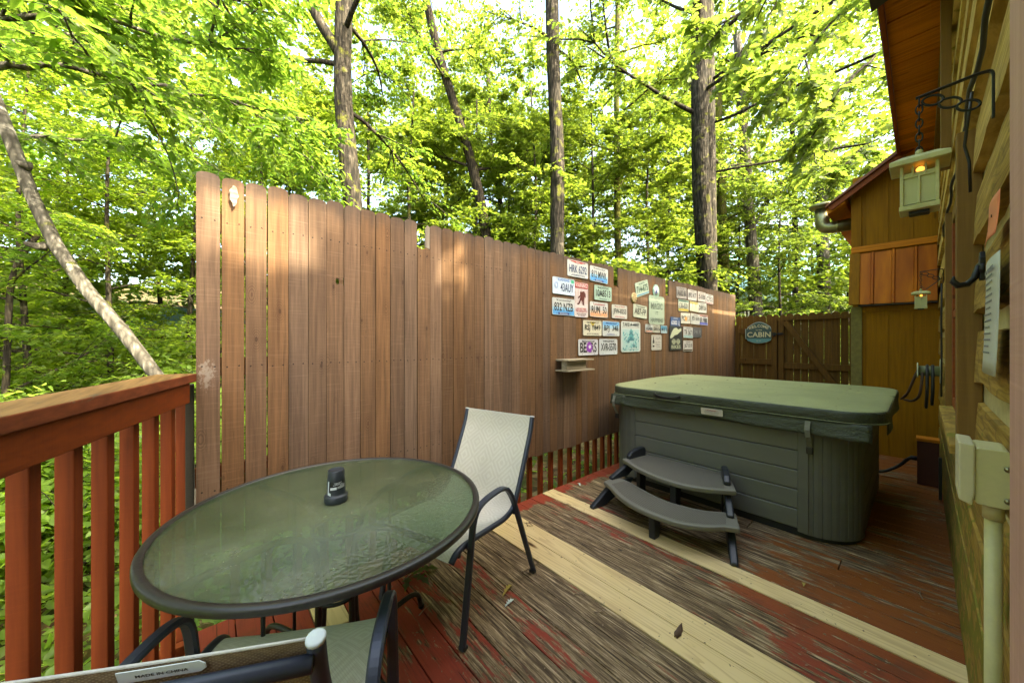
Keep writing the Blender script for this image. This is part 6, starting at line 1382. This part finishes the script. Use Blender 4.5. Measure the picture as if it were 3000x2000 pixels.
# ================================================================== things on the cabin wall
M_LPAINT = plain('chipped_cream_lantern', (0.50, 0.49, 0.24), 0.5, 0, 0.2, 30, 0.15)
def m_frost():
    t = NT('frosted_yellow_glass'); n = t.noise(t.pos(), 9.0, 3); c = t.mix(n, (0.40, 0.40, 0.20), (0.52, 0.52, 0.28)); return t.fin(c, 0.35, 0, None, 0.5)
M_FROST = m_frost(); M_BULB = NT('faint_bulb'); M_BULB = M_BULB.fin((0.9, 0.4, 0.1), 0.4, Emission_Color=(1.0, 0.35, 0.06, 1), Emission_Strength=0.3)
def make_bracket(x, z, label):
    r = thing('wall_bracket', (x, -0.11, z), label, 'bracket', 'black scroll brackets on the cabin wall')
    yw, y1 = -0.110, 0.010
    MB().flat(arc([(x, y1, z - 0.004), (x, -0.085, z + 0.004), (x, yw + 0.003, z + 0.002), (x, yw + 0.003, z - 0.03), (x, yw + 0.003, z - 0.108)], 0.012, 4), 0.011, 0.0045, (1, 0, 0)).build('arm', M_IRON, r)
    sc = MB()
    for k in range(3):
        cy = -0.018 - 0.027 * k; cz = z - 0.022 - 0.020 * k
        sc.tube([(x, cy + 0.017 * cos(q), cz + 0.012 * sin(q) + 0.25 * 0.017 * cos(q)) for q in np.linspace(0, 2 * pi, 20, endpoint=False)], 0.0028, 6, closed=True)
    sc.build('scroll', M_IRON, r); return r
def make_lantern(x, y, zt, label):
    r = thing('hanging_lantern', (x, y, zt - 0.30), label, 'lantern', 'cream lanterns hanging from the brackets')
    z = zt; chn = MB(); k = 0
    while z > zt - 0.138:
        a = (k % 2) * pi / 2
        chn.tube([(x + 0.0058 * cos(q) * cos(a), y + 0.0058 * cos(q) * sin(a), z - 0.011 + 0.0115 * sin(q)) for q in np.linspace(0, 2 * pi, 14, endpoint=False)], 0.0018, 6, closed=True); z -= 0.0175; k += 1
    chn.build('chain', M_IRON, r)
    zr = zt - 0.152; c = V((x, y, 0))
    m = MB(); m.lathe((x, y, zr), [(0.007, 0.0), (0.007, 0.018), (0.004, 0.022)], 10); m.build('finial', M_LPAINT, r)
    m = MB(); h = 0.050
    m.add([(x - h, y - h, zr - 0.022), (x + h, y - h, zr - 0.022), (x + h, y + h, zr - 0.022), (x - h, y + h, zr - 0.022), (x - h, y - h, zr - 0.010), (x + h, y - h, zr - 0.010), (x + h, y + h, zr - 0.010), (x - h, y + h, zr - 0.010), (x - 0.03, y - 0.03, zr + 0.002), (x + 0.03, y - 0.03, zr + 0.002), (x + 0.03, y + 0.03, zr + 0.002), (x - 0.03, y + 0.03, zr + 0.002)],
          [(3, 2, 1, 0), (0, 1, 5, 4), (1, 2, 6, 5), (2, 3, 7, 6), (3, 0, 4, 7), (4, 5, 9, 8), (5, 6, 10, 9), (6, 7, 11, 10), (7, 4, 8, 11), (8, 9, 10, 11)]); m.build('roof', M_LPAINT, r, bevel=0.0015)
    b = 0.032; z1 = zr - 0.0225; z0 = z1 - 0.098; fr = MB()
    for sx in (-1, 1):
        for sy in (-1, 1): fr.box((x + sx * (b - 0.003), y + sy * (b - 0.003), (z0 + z1) / 2), (0.006, 0.006, z1 - z0))
    for sx, sy in ((1, 0), (-1, 0), (0, 1), (0, -1)):
        def bar_(u, zc, lu, lz):
            cx = x + sx * (b - 0.003) + (u if sx == 0 else 0); cy = y + sy * (b - 0.003) + (u if sy == 0 else 0)
            fr.box((cx, cy, zc), (0.0045 if sx else lu, 0.0045 if sy else lu, lz))
        bar_(0, z1 - 0.0285, 0.053, 0.004); bar_(0, z0 + 0.035, 0.004, 0.068)
        bar_(-0.0105, z1 - 0.0135, 0.0035, 0.0255); bar_(0.0105, z1 - 0.0135, 0.0035, 0.0255)
    fr.build('frame', M_LPAINT, r, bevel=0.0008)
    g = MB(); g.lohi((x - b + 0.005, y - b + 0.005, z0 + 0.003), (x + b - 0.005, y + b - 0.005, z1 - 0.018)); g.build('glass', M_FROST, r)
    MB().lathe((x - 0.020, y - 0.002, z1 - 0.0135), [(0.003, -0.0035), (0.0075, 0.0), (0.0075, 0.004), (0.004, 0.008)], 10).build('bulb', M_BULB, r)
    m = MB(); m.box((x, y, z0 - 0.0065), (2 * b + 0.003, 2 * b + 0.003, 0.0125)); m.build('base', M_LPAINT, r, bevel=0.0015)
    MB().box((x, y, z0 - 0.0165), (0.034, 0.034, 0.007)).build('switch_box', M_IRON, r)
    return r
LX = 1.36; zb1 = at(2915, 205, x=LX).z
make_bracket(LX, zb1, 'black scroll bracket holding the large looking near lantern')
make_lantern(LX, 0.004, zb1 - 0.006, 'cream mullioned lantern with orange bulb glow hanging near the eave')
make_bracket(4.22, 1.868, 'black scroll bracket before the orange ribbed pent')
make_lantern(4.22, 0.004, 1.862, 'cream lantern hanging before the orange ribbed pent')
# wiring stapled to the wall
M_CABLE = plain('black_cable', (0.012, 0.012, 0.012), 0.5, 0, 0.1)
m = MB(); zz = 2.07; pts = []
for k in range(26):
    x = 0.7 + k * 0.13; pts.append((x, -0.098 + 0.004 * sin(k * 1.7), zz + 0.012 * sin(k * 0.9)))
m.tube(pts, 0.006, 6); m.tube([(1.72, -0.098, 2.06), (1.70, -0.09, 1.98), (1.76, -0.086, 1.92), (1.74, -0.094, 1.86), (1.78, -0.098, 1.78)], 0.004, 6)
m.tube([(4.22, -0.10, 1.76), (4.23, -0.098, 1.5), (4.26, -0.10, 1.2), (4.22, -0.098, 0.9)], 0.006, 6); m.tube([(4.21, -0.10, 1.8), (4.21, -0.02, 1.72), (4.22, 0.0, 1.75)], 0.003, 6)
tag(m.build('wall_cable', M_CABLE, base=(2.5, -0.08, 1.9)), 'black lantern cable running along the cabin boards', 'cable')
# iron bear paw hook
c = at(2872, 800, y=-0.106); hk = thing('paw_hook', c, 'black iron coat hook shaped like a paw by the window', 'hook')
m = MB(); m.lathe((c.x, -0.112, c.z + 0.012), [(0.022, 0), (0.020, 0.008), (0.012, 0.014)], 14, axis=(0, 1, 0)); m.prism([(-0.014, -0.03), (0.014, -0.03), (0.018, 0.03), (0.008, 0.048), (-0.008, 0.048), (-0.018, 0.03)], (c.x, -0.114, c.z + 0.01), (1, 0, 0), (0, 0, 1), (0, 0.010, 0)); m.build('plate', M_IRON, hk, bevel=0.002)
m = MB()
for k in range(4):
    o = (k - 1.5) * 0.0075
    m.tube([(c.x + o, -0.104, c.z + 0.02), (c.x + o, -0.096, c.z - 0.012), (c.x + o * 1.1, -0.084, c.z - 0.028), (c.x + o * 1.25, -0.068, c.z - 0.030), (c.x + o * 1.3, -0.058, c.z - 0.016), (c.x + o * 1.3, -0.060, c.z - 0.004)], [0.007, 0.007, 0.0072, 0.0075, 0.006, 0.002], 8)
m.build('claw', M_IRON, hk)
# paper notice, orange card, dark box behind
def wall_card(name, label, pxs, z0, z1, yy, mats, txt=None, skew=0.0):
    xa = at(pxs[0], 1000, y=yy).x; xb = at(pxs[1], 1000, y=yy).x; c = V(((xa + xb) / 2, yy, (z0 + z1) / 2)); w = abs(xa - xb); h = z1 - z0; m = MB()
    m.grid(lambda u, v: V((c.x + (u - 0.5) * w, yy + 0.006 * (1 - v) ** 2 + 0.004 * sin(3 * u), z0 + h * v)), 8, 8, 0)
    if txt: txt(m, c, w, h, yy)
    o = m.build(name, mats, base=c); sd = o.modifiers.new('t', 'SOLIDIFY'); sd.thickness = 0.0006; return tag(o, label, 'notice')
def lines(m, c, w, h, yy):
    for k in range(14):
        zc = c.z + h * (0.40 - 0.055 * k); v = (zc - c.z) / h + 0.5; L_ = w * (0.62 if k % 3 else 0.4)
        if k == 0: m.text('HOT TUB RULES', (c.x, yy + 0.006 * (1 - v) ** 2 + 0.006, zc), (-1, 0, 0), (0, 0, 1), w * 0.6, 0.010, 1, 0.0)
        else: m.text('MNWMN MNMWNM WMNM', (c.x, yy + 0.006 * (1 - v) ** 2 + 0.006, zc), (-1, 0, 0), (0, 0, 1), L_ * 0.8, 0.0042, 1, 0.0)
M_PAPER = plain('white_paper', (0.50, 0.50, 0.44), 0.6, 0, 0.06); M_ORG = plain('orange_card', (0.80, 0.24, 0.12), 0.5, 0, 0.06)
wall_card('paper_notice', 'long white paper notice with lines of print on the wall by the jamb', (2931, 2891), 1.248, 1.505, -0.104, [M_PAPER, plain('grey_print', (0.24, 0.24, 0.23), 0.6, 0, 0.05)], lines)
wall_card('orange_card', 'small orange card with two nail holes above the paper notice', (2931, 2899), 1.545, 1.635, -0.106, [M_ORG, M_IRON], lambda m, c, w, h, yy: [m.lathe((c.x + a * w, yy + 0.006, c.z + b * h), [(0.0035, 0), (0.003, 0.001)], 8, 1, axis=(0, 1, 0)) for a, b in ((-0.15, 0.05), (0.2, -0.2))])
# conduit box and pipe
M_PVC = plain('weathered_cream_pvc', (0.56, 0.51, 0.27), 0.42, 0, 0.12, 9)
cn = thing('electric_conduit', (1.27, -0.09, 0.05), 'cream plastic conduit pipe with square box on the cabin wall', 'conduit')
zb0, zb1_ = at(2880, 1478, x=1.24).z, at(2880, 1312, x=1.24).z
m = MB(); m.prism(rrect(0.046, zb1_ - zb0, 0.008, 3), (1.235, -0.096, (zb0 + zb1_) / 2), (0, 1, 0), (0, 0, 1), (0.10, 0, 0)); m.build('box', M_PVC, cn, bevel=0.002)
m = MB(); m.prism([(0.004, zb0 - 0.004), (0.0, zb0 + 0.02), (0.0, zb1_ + 0.006), (0.022, zb1_ + 0.008), (0.022, zb0 + 0.004)], (1.23, -0.074, 0), (0, 1, 0), (0, 0, 1), (0.11, 0, 0)); m.build('lid', plain('cream_lid', (0.58, 0.52, 0.34), 0.42, 0, 0.1, 9), cn, bevel=0.003)
m = MB(); 
for z in (zb1_ - 0.035, zb0 + 0.02): m.tube([(1.231, -0.114, z), (1.222, -0.114, z)], 0.005, 8)
m.build('screw', M_GALV, cn)
MB().tube([(1.275, -0.1005, zb0 - 0.001), (1.275, -0.1005, 0.002)], 0.0125, 16).build('pipe', M_PVC, cn)
MB().tube([(1.275, -0.1005, zb0 - 0.001), (1.275, -0.1005, zb0 - 0.035)], 0.0150, 16).build('collar', M_PVC, cn)
m = MB(); m.flat(arc([(1.252, -0.094, 0.375), (1.275, -0.086, 0.375), (1.298, -0.094, 0.368), (1.34, -0.110, 0.355)], 0.01, 4), 0.014, 0.002, (0, 0, 1)); m.build('strap', M_GALV, cn)
# hose hanger with looped hose
M_HOSEB = plain('brown_hose', (0.075, 0.04, 0.028), 0.45, 0, 0.1); M_IVORY = plain('ivory_plastic', (0.60, 0.62, 0.46), 0.4, 0, 0.08, 10)
hx, hz_ = 4.55, 1.075; hh_ = thing('hose_hanger', (hx, -0.09, hz_), 'ivory plastic hose hanger on the wall near the hot tub', 'hanger')
m = MB(); m.prism(rrect(0.17, 0.20, 0.05, 4), (hx, -0.110, hz_), (1, 0, 0), (0, 0, 1), (0, 0.012, 0)); m.build('back_plate', M_IVORY, hh_, bevel=0.003)
m = MB(); m.lathe((hx, -0.0975, hz_), [(0.042, 0), (0.042, 0.115)], 20, axis=(0, 1, 0)); m.build('spool', plain('dull_green_plastic', (0.16, 0.17, 0.08), 0.45, 0, 0.1), hh_)
m = MB(); m.prism(rrect(0.14, 0.12, 0.03, 4), (hx, 0.018, hz_ + 0.005), (1, 0, 0), (0, 0, 1), (0, 0.008, 0)); m.build('front_plate', M_IVORY, hh_, bevel=0.003)
for k, (mt, lab) in enumerate(((M_HOSEB, 'brown hose looped over the hanger and running to the hot tub cover'), (M_CABLE, 'black hose hanging in loops below the ivory hanger'))):
    m = MB()
    if k == 0: m.tube(arc([(4.76, 0.12, 0.80), (4.66, 0.08, 0.86), (4.58, 0.03, 1.05), (hx, -0.002, hz_ + 0.052), (hx - 0.05, -0.005, 1.03), (hx - 0.03, 0.01, 0.86), (4.62, 0.05, 0.80), (4.72, 0.10, 0.80)], 0.05, 5), 0.0095, 8)
    else:
        for q in range(2):
            yy = -0.060 + 0.030 * q; m.tube(arc([(hx + 0.05, yy, hz_ + 0.02), (hx, yy, hz_ + 0.054), (hx - 0.055, yy, hz_ + 0.0), (hx - 0.075, yy, hz_ - 0.16), (hx - 0.02, yy + 0.006, hz_ - 0.30 - 0.03 * q), (hx + 0.055, yy, hz_ - 0.16), (hx + 0.052, yy, hz_ + 0.018)], 0.05, 5), 0.0098, 8)
    tag(m.build('garden_hose', mt, base=(hx, 0.0, hz_)), lab, 'hose')
# red box, black hose on the deck, dark slim downpipe behind
rb_ = thing('utility_box', (5.03, -0.03, 0.0), 'dark red wooden box standing on the deck against the wall', 'box')
MB().lohi((4.985, -0.105, 0.0), (5.12, 0.028, 0.40)).build('body', plain('dark_red_board', (0.085, 0.020, 0.012), 0.6, 0, 0.2, 6), rb_, bevel=0.003)
MB().lohi((4.978, -0.108, 0.4005), (5.125, 0.034, 0.428)).build('lid', M_SOFFIT, rb_, bevel=0.003)
m = MB(); m.tube(arc([(5.06, 0.028, 0.22), (5.04, 0.07, 0.23), (5.05, 0.14, 0.12), (5.0, 0.26, 0.035), (5.1, 0.5, 0.03), (5.3, 0.54, 0.03)], 0.06, 5), 0.014, 8); m.lathe((5.05, 0.03, 0.222), [(0.02, 0), (0.02, 0.04)], 10, axis=(0, 1, 0))
tag(m.build('power_cable', M_CABLE, base=(5.05, 0.1, 0.1)), 'thick black cable curving from the red box onto the deck', 'cable')
m = MB(); m.lohi((4.55, -0.110, 0.02), (4.60, -0.092, 0.36)); tag(m.build('black_channel', M_CABLE, base=(4.57, -0.08, 0.0)), 'slim black strip low on the wall before the red box', 'strip')
# ================================================================== litter on the deck
M_LG = LEAF_C; M_YEL = plain('yellow_dead_leaf', (0.36, 0.27, 0.05), 0.6, 0, 0.2, 30); M_PALEL = plain('pale_leaf_underside', (0.50, 0.58, 0.52), 0.6, 0, 0.1, 30); M_TWIG = plain('dry_twig', (0.22, 0.15, 0.09), 0.85, 0, 0.3, 60); M_BRK = plain('brown_bark_chip', (0.10, 0.055, 0.032), 0.85, 0, 0.4, 50, 0.5)
OAK = [(0, 0), (0.08, 0.02), (0.2, 0.10), (0.26, 0.03), (0.36, 0.20), (0.44, 0.06), (0.56, 0.26), (0.62, 0.08), (0.76, 0.18), (0.84, 0.07), (1.0, 0.0)]
def flat_leaf(name, label, p, ang, L_, mat, wid=1.0, curl=0.012, group=None):
    d = V((cos(ang), sin(ang), 0)); n = V((-sin(ang), cos(ang), 0)); m = MB(); P = V((p.x, p.y, 0.006)); vs = []; k = len(OAK)
    for s_ in (1, -1):
        for a, b in OAK: vs.append(P + d * a * L_ + n * b * s_ * L_ * wid + V((0, 0, curl * (abs(b) * 2.5 + 0.6 * sin(pi * a)))))
    fs = [(i, i + 1, k + i + 1, k + i) for i in range(k - 1)]; m.add(vs, fs, 0, True); o = m.build(name, mat, base=P); return tag(o, label, 'leaf', group)
lc = thing('oak_sprig', at(1200, 1690, z=0.004), 'green oak leaf sprig lying on the deck under the table edge', 'sprig'); pb_ = wloc(lc); lm = MB()
for a, L_ in ((0.5, 0.15), (-0.3, 0.17), (-1.2, 0.15), (1.5, 0.12), (2.6, 0.12), (-2.2, 0.12)):
    d = V((cos(a), sin(a), 0)); n = V((-sin(a), cos(a), 0)); k = len(OAK); vs = []
    for s_ in (1, -1):
        for q, b in OAK: vs.append(pb_ + d * q * L_ + n * b * s_ * L_ * 0.9 + V((0, 0, 0.006 + 0.02 * sin(pi * q) + 0.012 * abs(b) * 3 + 0.003 * a)))
    lm.add(vs, [(i, i + 1, k + i + 1, k + i) for i in range(k - 1)], 0, True)
lm.build('leaf', M_LG, lc); MB().tube([pb_ + V((-0.05, -0.02, 0.008)), pb_ + V((0.0, 0.0, 0.012)), pb_ + V((0.06, 0.03, 0.01))], 0.003, 6).build('stem', M_TWIG, lc)
flat_leaf('fallen_leaf', 'yellow brown curled oak leaf on the worn deck boards', at(1470, 1755, z=0), radians(20), 0.115, M_YEL, 0.5, 0.02)
flat_leaf('fallen_leaf', 'pale blue grey leaf just below the yellow leaf on the deck', at(1478, 1782, z=0), radians(10), 0.075, M_PALEL, 0.8, 0.01)
flat_leaf('fallen_leaf', 'small pale green leaf on the deck left of the spa steps', at(1700, 1425, z=0), 1.0, 0.06, M_PALEL, 1.0, 0.012)
flat_leaf('fallen_leaf', 'small brown leaf on the pine boards behind the chair leg', at(1562, 1545, z=0), 1.8, 0.06, M_BRK, 0.8, 0.02)
flat_leaf('fallen_leaf', 'small yellow leaf by the right foot of the spa steps', at(2355, 1722, z=0), 0.2, 0.04, M_YEL, 1.0, 0.01)
p = at(1990, 1853, z=0.0); m = MB(); m.grid(lambda u, v: V((p.x - 0.045 + 0.09 * u, p.y - 0.004 + (v - 0.5) * 0.032 * sin(pi * min(1, 0.12 + u * 0.85)) + 0.012 * u, 0.005 + 0.012 * (1 - (2 * v - 1) ** 2) + 0.004 * sin(9 * u))), 14, 6); tag(m.build('bark_chip', M_BRK, base=(p.x, p.y, 0.004)), 'dark brown curl of bark lying on the wide pine boards', 'bark'); bpy.data.objects['bark_chip'].modifiers.new('t', 'SOLIDIFY').thickness = 0.003
TWL = 'dry twigs scattered on the deck'
for k, (px, py, a, L_, lab) in enumerate(((1250, 1785, 0.3, 0.10, 'dry forked twig on the red boards beside the table leg'), (1660, 1480, -0.8, 0.07, 'short dark twig lying on the single pine board'), (1545, 1535, 0.9, 0.07, 'thin twig on the pine boards behind the chair'), (1725, 1400, 0.2, 0.09, 'cluster twig near the fence corner by the steps'), (1760, 1800, -1.1, 0.06, 'small twig below the wide pine boards'), (1700, 1745, -0.9, 0.06, 'thin twig at the lower edge of the pine boards'), (2760, 1505, 0.1, 0.09, 'pale twig on the dark boards by the cabin wall'), (2700, 1745, 0.1, 0.09, 'twig lying on the red boards near the wall base'))):
    p = at(px, py, z=0); d = V((cos(a), sin(a), 0)); n = V((-sin(a), cos(a), 0)); m = MB()
    m.tube([p - d * L_ / 2 + V((0, 0, 0.006)), p + n * 0.006 + V((0, 0, 0.009)), p + d * L_ / 2 + V((0, 0, 0.006))], [0.0025, 0.0022, 0.0012], 5); m.tube([p + n * 0.005 + V((0, 0, 0.008)), p + d * L_ * 0.25 + n * 0.028 + V((0, 0, 0.006))], [0.0015, 0.001], 5)
    tag(m.build('twig', M_TWIG, base=p), lab, 'twig', TWL)
rng = np.random.default_rng(9); P = []; 
while len(P) < 420:
    px, py = rng.uniform(1150, 2800), rng.uniform(1380, 2000); q = at(px, py, z=0.0)
    if -0.08 < q.y < 2.1 and 0.3 < q.x < 5.5 and not (2.95 < q.x < 4.8 and 0.2 < q.y < 2.1): P.append((q.x, q.y, 0.005))
P = np.array(P); n = len(P); A = np.stack([rng.normal(0, 1, n), rng.normal(0, 1, n), rng.normal(0, 0.1, n)], 1)
tag(obj_of(leaf_mesh('debris', P, A, np.array([0, 0, 1.0]) + rng.normal(0, 0.3, (n, 3)), rng.uniform(0.005, 0.016, n), 'rhomb', 0.25, M_TWIG), 'debris'), 'fine crumbs of leaf and bark scattered over the deck', 'debris', kind='stuff')
P = []
while len(P) < 80: P.append((rng.uniform(CX0 + 0.1, CX1 - 0.1), rng.uniform(CY0 + 0.1, CY1 - 0.1), 0.0))
P = np.array(P); P[:, 2] = 0.903 + 0.010 * (1 - np.abs(P[:, 0] - XM) / 0.9); n = len(P); A = np.stack([rng.normal(0, 1, n), rng.normal(0, 1, n), rng.normal(0, 0.05, n)], 1)
tag(obj_of(leaf_mesh('leaf_crumbs', P, A, np.array([0, 0, 1.0]) + rng.normal(0, 0.2, (n, 3)), 0.004 + 0.026 * rng.random(n) ** 3, 'rhomb', 0.3, M_BRK), 'leaf_crumbs'), 'dark leaf crumbs lying on the hot tub cover', 'debris', kind='stuff')
